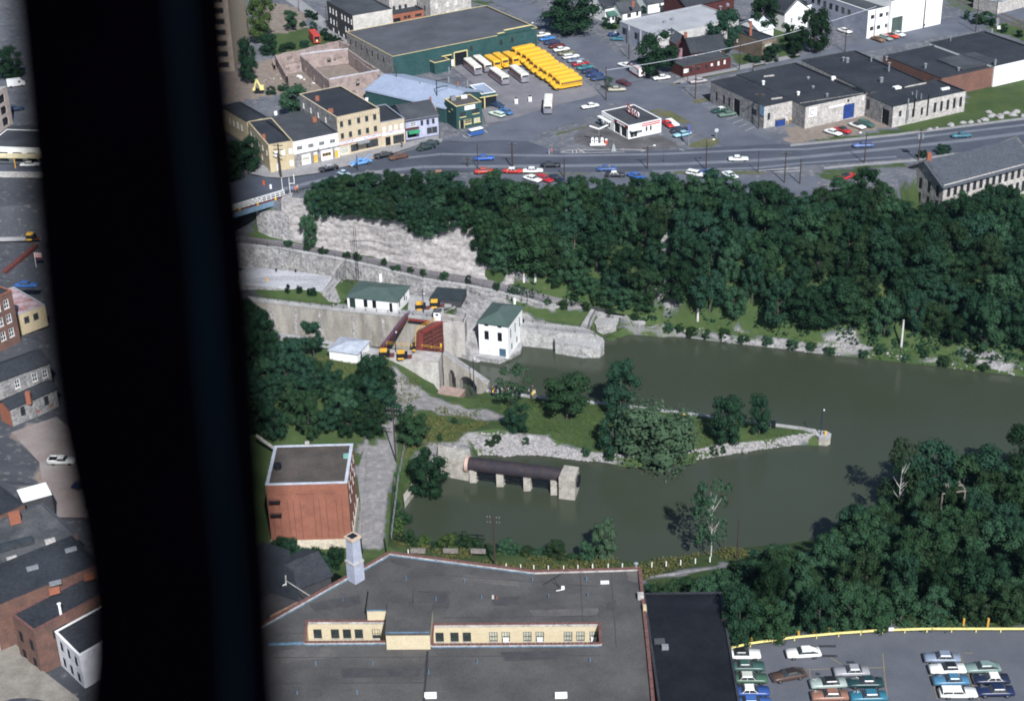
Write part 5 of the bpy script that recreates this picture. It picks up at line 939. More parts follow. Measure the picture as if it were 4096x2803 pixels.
# -- big flat-roofed building at the bottom with light wells
ZR = 30.0; RT = lambda k, x, y, z=ZR: W(k, x, y, z)
out = [RT('V', 560, 1437), RT('V', 884, 1254), RT('V', 1213, 1297), RT('V', 1451, 1290), RT('V', 1470.6, 1473), RT('V', 1490, 1680), RT('V', 520, 1680)]
w1 = [RT('u', 600, 752), RT('u', 1440, 752), RT('u', 1440, 968), RT('u', 575, 975)]
w2 = [RT('r', 600, 1158), RT('r', 2318, 1145), RT('r', 2330, 1355), RT('r', 585, 1368)]
bb = thing('flat_roofed_block', 'large grey flat-roofed building with two tan brick light wells', 'building', Vector((-8, 195, 12)))
TANL = mat('light_well_brick', (.56, .48, .33), .9, (.48, .4, .27), .8, 6, .7, detail=.12)
ROOFX = mat('block_roof', (.09, .086, .083), .95, (.055, .053, .054), .16, 7, 1, detail=.3)
mb = MB(); loops = [[Vector((p.x, p.y, ZR - .25)) for p in L] for L in (out, w1, w2)]; allp = [p for L in loops for p in L]
for t in geometry.tessellate_polygon(loops): mb.quad(*[allp[k] for k in t])
o = mb.build('roof', ROOFX, bb)
for p in o.data.polygons:
    if p.normal.z < 0: p.flip()
for k in range(len(out)):
    a, b_ = out[(k + 1) % len(out)], out[k]; m_ = MB(); wallmb(m_, a, b_, 8, ZR + .1); m_.build('wall', REDB, bb)
def coping(a, b_, m=CLAY, n=None, w=.5, z=ZR + .1, joint=True):
    L = (b_ - a).length; n = n or max(1, int(L / .62)); d = (b_ - a).normalized(); rz = math.atan2(d.y, d.x); me = MB().box(-L / n / 2 + .025, L / n / 2 - .025, -w / 2, w / 2, 0, .14).mesh('coping_tile'); me.materials.append(m)
    for k in range(n): p = a.lerp(b_, (k + .5) / n); put(me, 'coping_tile', bb, Vector((p.x, p.y, z)), rz)
    t = MB(); t.beam(Vector((a.x, a.y, z - .01)), Vector((b_.x, b_.y, z - .01)), w * .8, .4); t.build('parapet', PALEST, bb)
for k in (0, 1, 2, 3, 4): coping(out[k], out[k + 1])
for k in (0, 1): 
    nn = (out[k + 1] - out[k]).normalized(); nn = Vector((nn.y, -nn.x, 0)) * .45; t = MB(); t.beam(out[k] + nn + Vector((0, 0, -.1)), out[k + 1] + nn + Vector((0, 0, -.1)), .16, .1); t.build('blue_flashing', TEALT, bb)
def well(L, wins, style):
    bot = 24.2; A, B, C, D_ = L
    m_ = MB(); wallmb(m_, A, B, bot, ZR, [(u * (B - A).length - .62, u * (B - A).length + .62, bot + 2.7, bot + 4.4) for u, s_ in wins]); 
    m_.build('light_well_wall', TANL, bb); d = (B - A).normalized(); rz = math.atan2(d.y, d.x)
    for u, s_ in wins:
        p = A + d * (u * (B - A).length); window(bb, Vector((p.x, p.y, bot + 3.55)), rz, 1.24, 1.7, s_ if not isinstance(s_, int) else GRP)
        if s_ == 1: panel(bb, 'air_conditioner', Vector((p.x, p.y, bot + 3.1)), rz, .8, .55, WHITE, .4)
    for a, b_ in ((B, C), (C, D_), (D_, A)):
        m_ = MB(); wallmb(m_, a, b_, bot, ZR); m_.build('light_well_wall', TANL, bb)
    m_ = MB(); m_.quad(*[Vector((p.x, p.y, bot)) for p in (A, D_, C, B)]); o = m_.build('light_well_floor', ROOFK, bb)
    if o.data.polygons[0].normal.z < 0: o.data.flip_normals()
    for a, b_ in ((A, B), (D_, C), (D_, A), (C, B)): coping(a, b_, w=.4)
    t = MB(); t.beam(D_ + Vector((0, -.35, -.05)), C + Vector((0, -.35, -.05)), .14, .1); t.build('blue_flashing', TEALT, bb)
well([w1[0], w1[1], w1[2], w1[3]], [(.12, GRN), (.34, GRN), (.49, GRN), (.64, GRN), (.86, GRN)], 0)
well([w2[0], w2[1], w2[2], w2[3]], [(.035, GRN), (.125, GRN), (.2, GRN), (.36, GRP), (.435, 1), (.565, GRP), (.64, 1), (.81, GRP), (.885, GRP), (.965, 1)], 0)
ph = [RT('u', 1430, 868, 32.8), RT('u', 1893, 865, 32.8), RT('u', 1920, 560, 32.8), RT('u', 1455, 560, 32.8)]
m_ = MB(); m_.prism([p.xy for p in ph], 27.5, 32.8); m_.build('penthouse', TANL, bb); m_ = MB(); m_.prism([(p + (p - (ph[0] + ph[2]) / 2).normalized() * .12).xy for p in ph], 32.82, 32.36); m_.build('penthouse_roof', ROOFX, bb)
m_ = MB(); m_.beam(ph[0] + Vector((0, -.15, .2)), ph[1] + Vector((0, -.15, .2)), .14, .12); m_.build('blue_flashing', TEALT, bb)
ph = [RT('u', 1232, 636, 32), RT('u', 1445, 632, 32), RT('u', 1460, 395, 32), RT('u', 1255, 410, 32)]
m_ = MB(); m_.prism([p.xy for p in ph], 27.5, 32); m_.build('penthouse', TANL, bb); m_ = MB(); m_.prism([p.xy for p in (RT('u', 1225, 636, 32), RT('u', 1450, 632, 32), RT('u', 1715, 540, 32), RT('u', 1715, 385, 32), RT('u', 1255, 410, 32))], 32.01, 32.12); m_.build('penthouse_roof', ROOFX, bb)
m_ = MB(); m_.beam(ph[0] + Vector((0, -.12, .15)), ph[1] + Vector((0, -.12, .15)), .14, .12); m_.build('blue_flashing', TEALT, bb)
m_ = MB(); m_.prism([p.xy for p in (RT('u', 1460, 540, 32), RT('u', 1710, 540, 32), RT('u', 1715, 390, 32), RT('u', 1460, 395, 32))], 27.5, 31.9); m_.build('penthouse', DARKW, bb)
t = MB(); t.beam(RT('u', 190, 983, ZR), RT('u', 575, 970, ZR), .3, .3); t.build('blue_flashing', TEALT, bb)
t = MB(); t.beam(RT('u', 1872, 1060, ZR - .02), RT('u', 1835, 1590, ZR - .02), .28, .18); t.build('roof_curb', ROOFB, bb)
for k, x, y in (('u', 980, 535), ('u', 695, 1215), ('u', 1295, 1208), ('u', 500, 1520), ('u', 1130, 1515), ('u', 1885, 1300), ('u', 1648, 310), ('r', 922, 720), ('r', 630, 510), ('r', 1100, 890), ('r', 1625, 705), ('r', 2185, 700), ('r', 1792, 880), ('r', 2197, 870), ('r', 1055, 1555), ('r', 2220, 1540), ('s', 130, 790), ('s', 147, 975), ('r', 630, 910), ('r', 320, 690)): tubeat(bb, 'vent_pipe', RT(k, x, y, ZR - .26), .07, .75, TEALT)
for k, x, y in (('r', 1218, 885), ('r', 1258, 890)): boxat(bb, 'clay_flue', RT(k, x, y, ZR - .26), .35, .35, .6, CLAY if x > 1240 else PALEST)
for k, x, y, sx in (('s', 345, 815, 1.3), ('r', 1940, 780, .5)): boxat(bb, 'roof_box', RT(k, x, y, ZR - .26), sx, .5, .3, WHITE)
for k, x, y in (('u', 1905, 1545), ('V', 1273, 1580)): boxat(bb, 'roof_unit', RT(k, x, y, ZR - .25), 1.7, .7, .6, WHITE)
tubeat(bb, 'roof_ventilator', RT('s', 708, 640, ZR), .2, .9, GREYM, 10, .36); boxat(bb, 'brick_stack', RT('s', 760, 990, ZR), .9, 1.0, .8, PALEST); boxat(bb, 'brick_stack', RT('s', 808, 1130, ZR), .5, .9, .8, YELB)
tv_ = thing('roof_antenna', 'television aerial lying on its mast on the grey flat roof', 'aerial', RT('r', 1905, 770, ZR - .25)); c0 = RT('r', 1905, 770, ZR - .2)
child(tv_, 'mast', BLACK, lambda m: m.bar(c0, RT('r', 1850, 680, ZR + 1.2), .05)); child(tv_, 'boom', BLACK, lambda m: (m.bar(RT('r', 1760, 725, ZR + 1.2), RT('r', 1940, 620, ZR + 1.2), .05))); child(tv_, 'base', WHITE, lambda m: (m.bar(RT('r', 1870, 805, ZR - .1), RT('r', 1950, 790, ZR - .1), .06), m.bar(RT('r', 1950, 790, ZR - .1), RT('r', 1940, 765, ZR - .1), .06)))
PATCH = mat('roof_patch', (.062, .06, .062), .9, (.045, .044, .048), .5, 5); PATCHL = mat('roof_patch_pale', (.115, .108, .102), .95, (.082, .078, .077), .4, 6)
for k, (kk, P, m) in enumerate((('r', [(440, 800), (770, 820), (760, 985), (620, 985), (610, 830), (450, 825)], PATCH), ('r', [(150, 470), (330, 490), (360, 560), (170, 510)], PATCH), ('r', [(900, 640), (1500, 700), (1480, 760), (880, 700)], PATCHL), ('r', [(1600, 1000), (2300, 980), (2290, 1060), (1640, 1080)], PATCHL), ('s', [(600, 680), (740, 670), (745, 800), (610, 790)], PATCHL), ('s', [(350, 1050), (470, 1010), (450, 1120), (370, 1130)], PATCH), ('u', [(300, 1060), (900, 1020), (920, 1130), (340, 1180)], PATCHL), ('u', [(950, 1250), (1800, 1230), (1790, 1330), (980, 1350)], PATCH), ('r', [(1300, 1430), (1900, 1420), (1880, 1500), (1350, 1530)], PATCH), ('u', [(620, 560), (1150, 470), (1180, 560), (680, 640)], PATCH), ('r', [(1200, 880), (1500, 860), (1490, 940), (1240, 960)], PATCH))):
    q_ = [RT(kk, x, y, ZR - .235 + k * .003) for x, y in P]; q2 = []
    for a, b_ in zip(q_, q_[1:] + q_[:1]):
        for f in (0, .25, .5, .75): p = a.lerp(b_, f); q2.append(p + Vector((noise.noise(p * .9) * .35, noise.noise(p * .8 + Vector((5, 0, 0))) * .35, 0)))
    m_ = MB()
    for t in geometry.tessellate_polygon([q2]): m_.quad(*[q2[i] for i in t])
    o = m_.build('roof_patch', m, bb)
    for p in o.data.polygons:
        if p.normal.z < 0: p.flip()
for k, (a, b_) in enumerate(((( 'r', 380, 620), ('r', 2320, 760)), (('r', 700, 1080), ('r', 2320, 1060)), (('u', 260, 880), ('u', 560, 870)), (('u', 250, 1130), ('u', 1840, 1120)), (('u', 230, 1400), ('u', 1830, 1390)), (('r', 560, 1480), ('r', 2320, 1470)), (('s', 60, 700), ('s', 90, 1260)), (('s', 420, 690), ('s', 480, 1560)))):
    m_ = MB(); m_.beam(RT(*a, ZR - .2), RT(*b_, ZR - .2), .14, .05); m_.build('roof_seam', PATCH, bb)
# black roofed neighbour
q = [W('s', 800, 1600, 27.6), W('s', 1800, 1590, 27.6), W('s', 1697, 922, 27.6), W('s', 790, 935, 27.6)]; dy = Vector((0, -14, 0)); q[0] = q[0] + dy; q[1] = q[1] + dy + Vector((.6, 0, 0))
q = [Vector((19.2, q[0].y, 0)), Vector((30.5, q[1].y, 0)), Vector((31.25, q[2].y, 0)), Vector((19.2, q[3].y, 0))]
br = bldg('black_roofed_building', 'low building with tarred black roof beside the parking lot', q, 14, 27.6, DARKW, mat('tarred_roof', (.005, .006, .009), .6, (.016, .017, .022), .2, 1.5, .6), .2, ROOFB)
boxat(br, 'brick_chimney', W('s', 1728, 1220, 27.4), .6, 1.1, 1.0, BRNB); boxat(br, 'roof_hatch', W('s', 980, 1500, 27.4), 1.6, 1.0, .35, ROOFK); boxat(br, 'roof_unit', W('s', 1045, 1575, 27.4), 1.0, .7, .6, GREYM)
# square stack
ck = thing('square_stack', 'tall square pale grey brick chimney stack behind the flat roof', 'chimney', RT('u', 1115, 290, 30) - Vector((0, 0, 12)))
STK = mat('stack_brick', (.36, .38, .46), .9, (.3, .32, .39), .5, 5)
def sq(c, s, z, rot=.78): return [(c.x + s * math.cos(rot + k * math.pi / 2), c.y + s * math.sin(rot + k * math.pi / 2), z) for k in range(4)]
c0 = RT('u', 1115, 262, 30.6); R4 = 0.0
child(ck, 'shaft', STK, lambda m: m.loft([sq(c0, 1.45, 10, R4), sq(c0, 1.35, 33.3, R4), sq(c0, 1.22, 33.5, R4), sq(c0, 1.05, 37.6, R4)]))
child(ck, 'band', PALEST, lambda m: m.loft([sq(c0, 1.5, 33.2, R4), sq(c0, 1.5, 33.5, R4)])); child(ck, 'cap', mat('cap_buff', (.55, .42, .32), .9), lambda m: m.loft([sq(c0, 1.35, 37.5, R4), sq(c0, 1.35, 37.9, R4)])); child(ck, 'flue', BLACK, lambda m: m.loft([sq(c0, .85, 37.6, R4), sq(c0, .85, 37.96, R4)]))
# dark sheds at the lower left
q = rect(W('u', 130, 560, 20), W('u', 640, 480, 20), W('u', 330, 330, 20), 14); bldg('dark_gable_shed', 'black-roofed gable shed under the flat roof parapet', [p + Vector((-2, -2, 0)) for p in q], 10, 21, DARKW, ROOFB, roof='gableN', rh=2.5)
q = rect(W('u', 480, 470, 20), W('u', 900, 300, 20), None, 9); bldg('dark_gable_shed', 'black-roofed shed beside the square stack', [p + Vector((-1, 2, 0)) for p in q], 6, 19.5, DARKW, ROOFB, roof='gable', rh=2.2)
fr = thing('timber_gantry', 'small white timber gantry on the dark shed roof', 'frame', W('u', 380, 370, 22)); child(fr, 'post', PALEST, lambda m: m.bar(W('u', 380, 370, 22), W('u', 375, 265, 22.5), .12)); child(fr, 'brace', PALEST, lambda m: m.bar(W('u', 380, 320, 22.6), W('u', 640, 485, 22.2), .07)); child(fr, 'rail', WHITE, lambda m: m.bar(W('u', 320, 385, 22), W('u', 385, 350, 22.4), .08))
m_ = MB(); m_.beam(W('u', 215, 690, 29.2), W('u', 505, 545, 29.2), .3, 2.2); m_.build('gable_parapet', mat('old_brick', (.3, .19, .12), .95, (.2, .12, .08), 1.5, 4), bb)
# -- left strip: town buildings left of the strut
G1 = 21
BRK2 = mat('dark_brick', (.16, .085, .065), .95, (.1, .06, .05), .5, 4)  # brick that is dark in its own colour
q = [W('w', -260, 440, 32), W('w', 78, 285, 32), W('w', -30, 190, 32), W('w', -350, 330, 32)]; q = rect(q[0], q[1], None, 9)
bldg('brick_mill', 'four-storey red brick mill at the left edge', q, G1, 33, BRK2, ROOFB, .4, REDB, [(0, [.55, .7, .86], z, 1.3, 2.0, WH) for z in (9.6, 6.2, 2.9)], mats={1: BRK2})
q = rect(W('w', 120, 410, 25.5), W('w', 285, 350, 25.5), W('w', 60, 245, 25.5)); bldg('rust_roof_shop', 'low shop with patchy rust-red roof', q, G1, 25.5, YELB, mat('rust_roof', (.24, .11, .1), .9, (.4, .33, .36), .5, 3), .2, ROOFL, [(0, [.25, .6], 2.6, 1.2, 1.6, DK)])
q = rect(W('w', -60, 840, 27), W('w', 310, 705, 27), W('w', 190, 640, 27)); bldg('stone_row', 'dark-roofed rubble stone house with white-silled windows', q, G1, 26.8, GREYST, ROOFB, roof='gable', rh=1.4, wins=[(0, [.42, .72, .9], 3.6, 1.1, 1.9, WH)], cat='house')
q = rect(W('w', 60, 1000, 25), W('w', 355, 870, 25), W('w', 330, 810, 25)); rr = bldg('stone_cottage', 'rubble stone cottage with brick chimney by the brick-paved yard', q, G1, 24.8, GREYST, ROOFB, roof='gable', rh=1.0, wins=[(0, [.25, .76], 2.0, 1.0, 2.0, DK), (0, [.55, .85], .5, .9, .6, REDB)], cat='house', mats={3: REDB}); boxat(rr, 'chimney', W('w', 188, 975, 24.2), .9, .8, 2.6, REDB)
q = rect(W('x', 160, 185, 27), W('x', 362, 130, 27), W('x', 270, 60, 27)); bldg('white_roofed_shed', 'shed with bright white roof beside the paved yard', q, G1, 26.8, DARKW, WHITE, .1, WHITE)
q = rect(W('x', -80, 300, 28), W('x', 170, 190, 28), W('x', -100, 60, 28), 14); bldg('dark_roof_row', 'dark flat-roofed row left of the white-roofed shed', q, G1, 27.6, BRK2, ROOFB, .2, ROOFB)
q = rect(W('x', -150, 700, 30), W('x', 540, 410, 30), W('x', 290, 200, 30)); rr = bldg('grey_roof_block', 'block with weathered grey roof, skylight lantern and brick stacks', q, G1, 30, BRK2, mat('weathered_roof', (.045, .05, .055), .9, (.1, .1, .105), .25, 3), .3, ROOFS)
for x, y in ((90, 615), (358, 490), (110, 335)): boxat(rr, 'chimney', W('x', x, y, 29.8), 1.6 if y > 400 else 1.8, .9, 1.0 if y > 400 else 2, REDB if y < 400 else PALEST, .45)
boxat(rr, 'skylight_lantern', W('x', 80, 510, 29.7), 7, 1.6, .9, GLASS, .42)
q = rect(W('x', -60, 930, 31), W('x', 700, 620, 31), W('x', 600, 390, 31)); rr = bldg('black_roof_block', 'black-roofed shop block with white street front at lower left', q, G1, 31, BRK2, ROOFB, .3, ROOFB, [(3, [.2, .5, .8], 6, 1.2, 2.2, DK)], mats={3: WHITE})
for x, y in ((230, 660), (500, 530), (390, 765)): boxat(rr, 'skylight', W('x', x, y, 30.8), 1.8, .8, .4, GREYM, .42)
for x, y in ((385, 830), (630, 730)): boxat(rr, 'chimney', W('x', x, y, 30.8), 1.6, .7, .9, REDB, .42)
q = rect(W('x', 110, 1000, 30.5), W('x', 800, 720, 30.5), None, 7.5); q = [p - Vector((-q[0].y + q[1].y, q[0].x - q[1].x, 0)).normalized() * 0 for p in q]
q = rect(W('x', 235, 1095, 30.4), W('x', 800, 800, 30.4), None, 6); rr = bldg('brick_shop_row', 'brick shop row with red parapet at the lower left', q, G1, 30.4, BRK2, ROOFB, .3, CLAY, [(3, [.25, .75], 6, 1.1, 2, DK), (3, [.25, .75], 2.6, 1.1, 2, DK), (0, [.3, .7], 7, 2.6, 1.6, DK)]); tubeat(rr, 'flue', W('x', 430, 985, 30.2), .2, 2.2, WHITE, 8, .3)
q = rect(W('x', 395, 1145, 28), W('x', 900, 900, 28), None, -1); q = [W('x', 560, 1290, 28), W('x', 1000, 1040, 28), W('x', 830, 880, 28), W('x', 390, 1120, 28)]
bldg('white_wall_shop', 'shop with whitewashed side wall next to the strut at lower left', q, G1 + 1, 28.5, mat('white_stucco', (.62, .62, .66), .9), ROOFB, .3, WHITE, [(3, [.2, .5, .8], 4.6, 1, 1.8, DK), (3, [.2, .5, .8], 1.6, 1, 1.8, DK)])
sheet('sidewalk', WL('x', [(-60, 1130), (60, 1150), (290, 1380), (560, 1590), (560, 1700), (-60, 1700)], 22.3), 22.8, mat('tan_walk', (.24, .22, .19), .9))
sheet('brick_yard', WL('w', [(70, 1160), (360, 1060), (640, 1300), (640, 1700), (300, 1700), (250, 1350)], 21.2), 21.25, mat('yard_brick', (.2, .15, .14), .95, (.26, .235, .22), .12, 4))
# upper-left strip
q = rect(W('v', -150, 520, 34), W('v', 10, 440, 34), None, 6); q = [W('v', -120, 500, 24), W('v', 5, 455, 24), W('v', 105, 385, 24), W('v', -20, 400, 24)]
bldg('concrete_frame_building', 'open concrete-framed building at the upper left edge', q, ZS, 35, mat('frame_concrete', (.5, .42, .38), .9), ROOFL, .3, PALEST, [(1, [.5], z, 3.2, 2.4, 'open') for z in (1.9, 5.2, 8.5)] + [(0, [.5], z, 5, 2.4, 'open') for z in (1.9, 5.2, 8.5)])
q = rect(W('v', -120, 560, 29), W('v', 330, 575, 29), W('v', 100, 425, 29)); bldg('white_fascia_store', 'dark flat-roofed store with white fascia and yellow canopy', q, ZS, 28.6, WHITE, ROOFK, .3, WHITE, [(0, [.3, .55, .8], 2, 2.6, 2.6, DK)])
yc = thing('store_canopy', 'long cream-edged canopy in front of the white fascia store', 'canopy', W('v', 120, 650, 27)); child(yc, 'roof', mat('canopy_cream', (.7, .6, .38), .7), lambda m: m.prism([p.xy for p in WL('v', [(-100, 655), (340, 660), (340, 630), (-100, 625)], 27)], 26.8, 27.1)); child(yc, 'post', YELP, lambda m: m.bar(W('v', 110, 660, 27), Vector((W('v', 110, 660, 27).x, W('v', 110, 660, 27).y, ZS)), .15))
sheet('road', WL('v', [(-200, 710), (450, 720), (450, 800), (-200, 790)]), ZS + .03, ROADM)
sw = thing('canal_retaining_wall', 'broad pale stone retaining wall above the upper lock', 'wall', W('v', 100, 900, 17)); child(sw, 'face', PALEST, lambda m: m.prism([p.xy for p in (W('v', -300, 810, ZS), W('v', 600, 820, ZS), W('v', 600, 790, ZS), W('v', -300, 780, ZS))], 16, ZS + .6))
q = rect(W('v', -120, 1060, 21), W('v', 125, 1010, 21), None, 6); bldg('gatehouse', 'pale stucco lock gatehouse with scalloped eaves at the left edge', q, 16.5, 20.5, mat('gate_stucco', (.55, .52, .5), .9), ROOFB, .2, ROOFB, [(0, [.78], 1.6, 1, 2.2, DK), (0, [.93], 2, .7, .9, DK)])
sheet('road', WL('v', [(-200, 960), (450, 965), (450, 1045), (-200, 1040)], 17.1), 17.3, ROADM)
sheet('lock_apron', WL('v', [(-150, 1200), (310, 1180), (330, 1330), (-150, 1345)], 16.6), 17.2, CONC)
# ---------------------------------------------------------------- cliff, locks, bridge, pipe
def railing(label, pts, h=1.0, sp=2.4, m=BLACK, r=.05, name='railing', rails=(1.0, .55)):
    t = thing(name, label, 'railing', pts[0]); me = MB().bar((0, 0, 0), (0, 0, h), r, 5).mesh('post'); me.materials.append(m)
    for a, b_ in zip(pts, pts[1:]):
        n = max(1, int((b_ - a).length / sp))
        for k in range(n): put(me, 'post', t, a.lerp(b_, k / n))
    put(me, 'post', t, pts[-1])
    for f in rails: child(t, 'rail', m, lambda q: q.path([p + Vector((0, 0, h * f)) for p in pts], r * .8, 5))
    return t
def block(name, label, cat, poly, z0, z1, m, topm=None):
    """a solid of masonry: faced body with its own top slab"""
    c = sum((Vector((p[0], p[1], 0)) for p in poly), Vector()) / len(poly); t = thing(name, label, cat, (c.x, c.y, z0))
    child(t, 'body', m, lambda q: q.prism([(p[0], p[1]) for p in poly], z0, z1 - .3))
    big = [(p[0] + (p[0] - c.x) / max(1, math.hypot(p[0] - c.x, p[1] - c.y)) * .06, p[1] + (p[1] - c.y) / max(1, math.hypot(p[0] - c.x, p[1] - c.y)) * .06) for p in poly]
    child(t, 'coping_slab', topm or CONC, lambda q: q.prism(big, z1 - .3, z1))
    return t
CLIFFM = mat('cliff_rock', (.37, .345, .335), .95, (.24, .222, .218), .22, 1.1, .9, bump=.5, streak=(.4, .4, 1.8), detail=.28)
line = [p.copy() for p in tow_up[1:8]] + [W('V', 1165, 640, 9.5)]
cum = [0]
for a, b_ in zip(line, line[1:]): cum.append(cum[-1] + (b_ - a).xy.length)
mb = MB(); NC = int(cum[-1] / .7); NR = 26; rows = []
for j in range(NR + 1):
    ring = []
    for k in range(NC + 1):
        s_ = cum[-1] * k / NC; i = max(q for q in range(len(cum) - 1) if cum[q] <= s_ + 1e-6); f = (s_ - cum[i]) / (cum[i + 1] - cum[i]); p = line[i].lerp(line[i + 1], min(f, 1)); d = (line[i + 1] - line[i]).normalized()
        zt_ = ZS + .2 - max(0, (s_ / cum[-1] - .8) / .2) * 7; z = p.z - .6 + (zt_ - p.z + .6) * j / NR
        w_ = noise.noise(Vector((s_ * .09, z * .12, 6))) * 2.2; led = (noise.noise(Vector((s_ * .1, z * .75 + w_, 3))) * .8 + noise.noise(Vector((s_ * .3, z * .28, 8))) * 1.0 + noise.noise(Vector((s_ * .8, z * 1.3 + w_, 1))) * .5 - .9 * max(0, noise.noise(Vector((s_ * .16, 2, 7)))))
        off = 1.3 - 1.2 * (1 - j / NR) ** 2.2 + led * .42
        ring.append(p + Vector((-d.y, d.x, 0)) * off + Vector((0, 0, z - p.z)))
    rows.append(ring)
rows.append([p + Vector((0, 3.5, .05)) for p in rows[-1]])
mb.loft(rows, False, False); o = mb.build('cliff', CLIFFM, smooth=False); o['kind'] = 'structure'
if sum(p.normal.y for p in o.data.polygons) > 0: o.data.flip_normals()
# road bridge
R0, L0 = W('e', 690, 1250, 24.2), W('e', 170, 1405, 24.2); u = (L0 - R0); n = Vector((u.y, -u.x, 0)).normalized(); n = n if n.y > 0 else -n; L1 = R0 + u * 2.6
bg_ = thing('road_bridge', 'steel road bridge with white lattice railing over the locks', 'bridge', R0)
GIRD = mat('blue_grey_girder', (.16, .24, .32), .6, (.12, .19, .27), .4, 3)
child(bg_, 'deck', ROADM, lambda q: q.prism([R0.xy, L1.xy, (L1 + n * 13).xy, (R0 + n * 13).xy], 23.7, 24.1))
child(bg_, 'girder', GIRD, lambda q: q.prism([R0.xy, L1.xy, (L1 + n * .4).xy, (R0 + n * .4).xy], 22.2, 23.69)); child(bg_, 'girder', GIRD, lambda q: q.prism([(R0 + n * 6).xy, (L1 + n * 6).xy, (L1 + n * 6.4).xy, (R0 + n * 6.4).xy], 21.8, 23.69))
child(bg_, 'girder', GIRD, lambda q: q.prism([(R0 + n * 12.5).xy, (L1 + n * 12.5).xy, (L1 + n * 12.9).xy, (R0 + n * 12.9).xy], 21.8, 23.69))
child(bg_, 'fascia', RUSTR, lambda q: q.prism([(R0 - n * .12).xy, (L1 - n * .12).xy, (L1 - n * .01).xy, (R0 - n * .01).xy], 23.75, 24.15))
K = 26
for k in range(K):
    a, b_ = R0.lerp(L1, k / K), R0.lerp(L1, (k + 1) / K); a.z = b_.z = 24.15; h = Vector((0, 0, 1.5 if k > 5 else 1.2))
    child(bg_, 'railing_post', WHITE, lambda q: q.bar(a, a + h, .08, 5))
    if k > 4: child(bg_, 'railing_brace', WHITE, lambda q: (q.bar(a, b_ + h, .06, 4), q.bar(a + h, b_, .06, 4)))
    if k % 4 == 2: boxat(bg_, 'lamp_box', a + Vector((0, -.2, -.5)), .4, .3, .7, YELP)
for f in (.15, .7, 1.2, 1.5): child(bg_, 'railing_rail', WHITE, lambda q: q.bar(R0 + Vector((0, 0, f)), L1 + Vector((0, 0, f)), .08, 4))
block('bridge_abutment', 'square stone bridge pier standing at the cliff end', 'pier', [W('e', 690, 1255, 24).xy, W('e', 775, 1262, 24).xy, (W('e', 775, 1262, 24) + Vector((0, 6, 0))).xy, (W('e', 690, 1255, 24) + Vector((0, 6, 0))).xy], 12.5, 24.0, STONE, STONE)
ab = block('bridge_wing_wall', 'sloping stone wing wall under the bridge', 'wall', [W('i', 240, 400, 14.5).xy, W('i', 620, 480, 14).xy, (W('i', 620, 480, 14) + Vector((0, 4, 0))).xy, (W('i', 240, 400, 14.5) + Vector((0, 4, 0))).xy], 12.5, 21, STONE, STONE)
# old flight of locks: retaining wall of the towpath, terrace, steps
rw = thing('towpath_wall', 'long old stone retaining wall stepping down beside the towpath', 'wall', tow_low[4])
for k in range(len(tow_low) - 2):
    a, b_ = tow_low[k], tow_low[k + 1]; d = (b_ - a).normalized(); nn = Vector((-d.y, d.x, 0)) * 1.2
    child(rw, 'wall_bay', STONE, lambda q: q.loft([[a - nn * 0 + Vector((0, 0, -6)), a + nn + Vector((0, 0, -6)), a + nn, a], [b_ + Vector((0, 0, -6)), b_ + nn + Vector((0, 0, -6)), b_ + nn, b_]]))
    child(rw, 'coping_stone', CONC, lambda q: q.loft([[a - nn * .12 + Vector((0, 0, .0)), a + nn * .75, a + nn * .75 + Vector((0, 0, .28)), a - nn * .12 + Vector((0, 0, .28))], [b_ - nn * .12, b_ + nn * .75, b_ + nn * .75 + Vector((0, 0, .28)), b_ - nn * .12 + Vector((0, 0, .28))]]))
railing('black post railing along the towpath wall above the old locks', [p + Vector((0, .3, .28)) for p in tow_low[:10]], 1.1, 3.0)
railing('post railing at the upper edge of the gravel towpath', [W('i', 100, 480, 14.6), W('i', 740, 660, 13)], 1.1, 3.0)
block('upper_lock_terrace', 'pale worn concrete terrace left of the old lock steps', 'terrace', [p.xy for p in WL('i', [(-300, 745), (100, 775), (780, 845), (1110, 890), (990, 1052), (330, 1000), (-300, 940)], 12)], 6, 12.05, STONE, mat('worn_concrete', (.44, .44, .46), .9, (.3, .3, .32), .3, 2, streak=(.4, 1.4, 1)))
st_ = thing('lock_steps', 'broad flight of worn stone steps beside the first lock house', 'steps', W('i', 1150, 1000, 9))
T0, T1, B0, B1 = W('i', 990, 1055, 12), W('i', 1135, 885, 12), W('i', 1180, 1195, 9), W('i', 1335, 1000, 9.3); NS = 9
for k in range(NS):
    f0, f1 = k / NS, 1; a, b_ = T0.lerp(B0, k / NS), T1.lerp(B1, k / NS); c, d = T0.lerp(B0, (k + 1) / NS), T1.lerp(B1, (k + 1) / NS)
    child(st_, 'step', STONE if k % 2 else CONC, lambda q: q.prism([a.xy, c.xy, d.xy, b_.xy], 7, 12 - (k + .6) * 3 / NS))
rw_ = block('curved_lock_walk', 'curved concrete walk climbing from the terrace to the towpath', 'walkway', [p.xy for p in WL('i', [(1085, 870), (1110, 830), (1150, 780), (1200, 730), (1250, 712), (1245, 745), (1200, 800), (1160, 850), (1140, 890)], 12.6)], 8, 12.9, STONE)
railing('railing on the outer edge of the curved lock walk', WL('i', [(1140, 885), (1165, 835), (1200, 790), (1240, 740)], 12.9), .9, 1.4, mat('rust_rail', (.2, .12, .07), .8))
railing('handrail down the side of the old lock steps', [W('i', 1250, 735, 13), W('i', 1430, 880, 11.5), W('i', 1440, 910, 11)], 1.0, 2)
railing('handrail below the stepped side of the old lock', [W('i', 1190, 885, 12), W('i', 1335, 985, 9.6)], 1.0, 1.8)
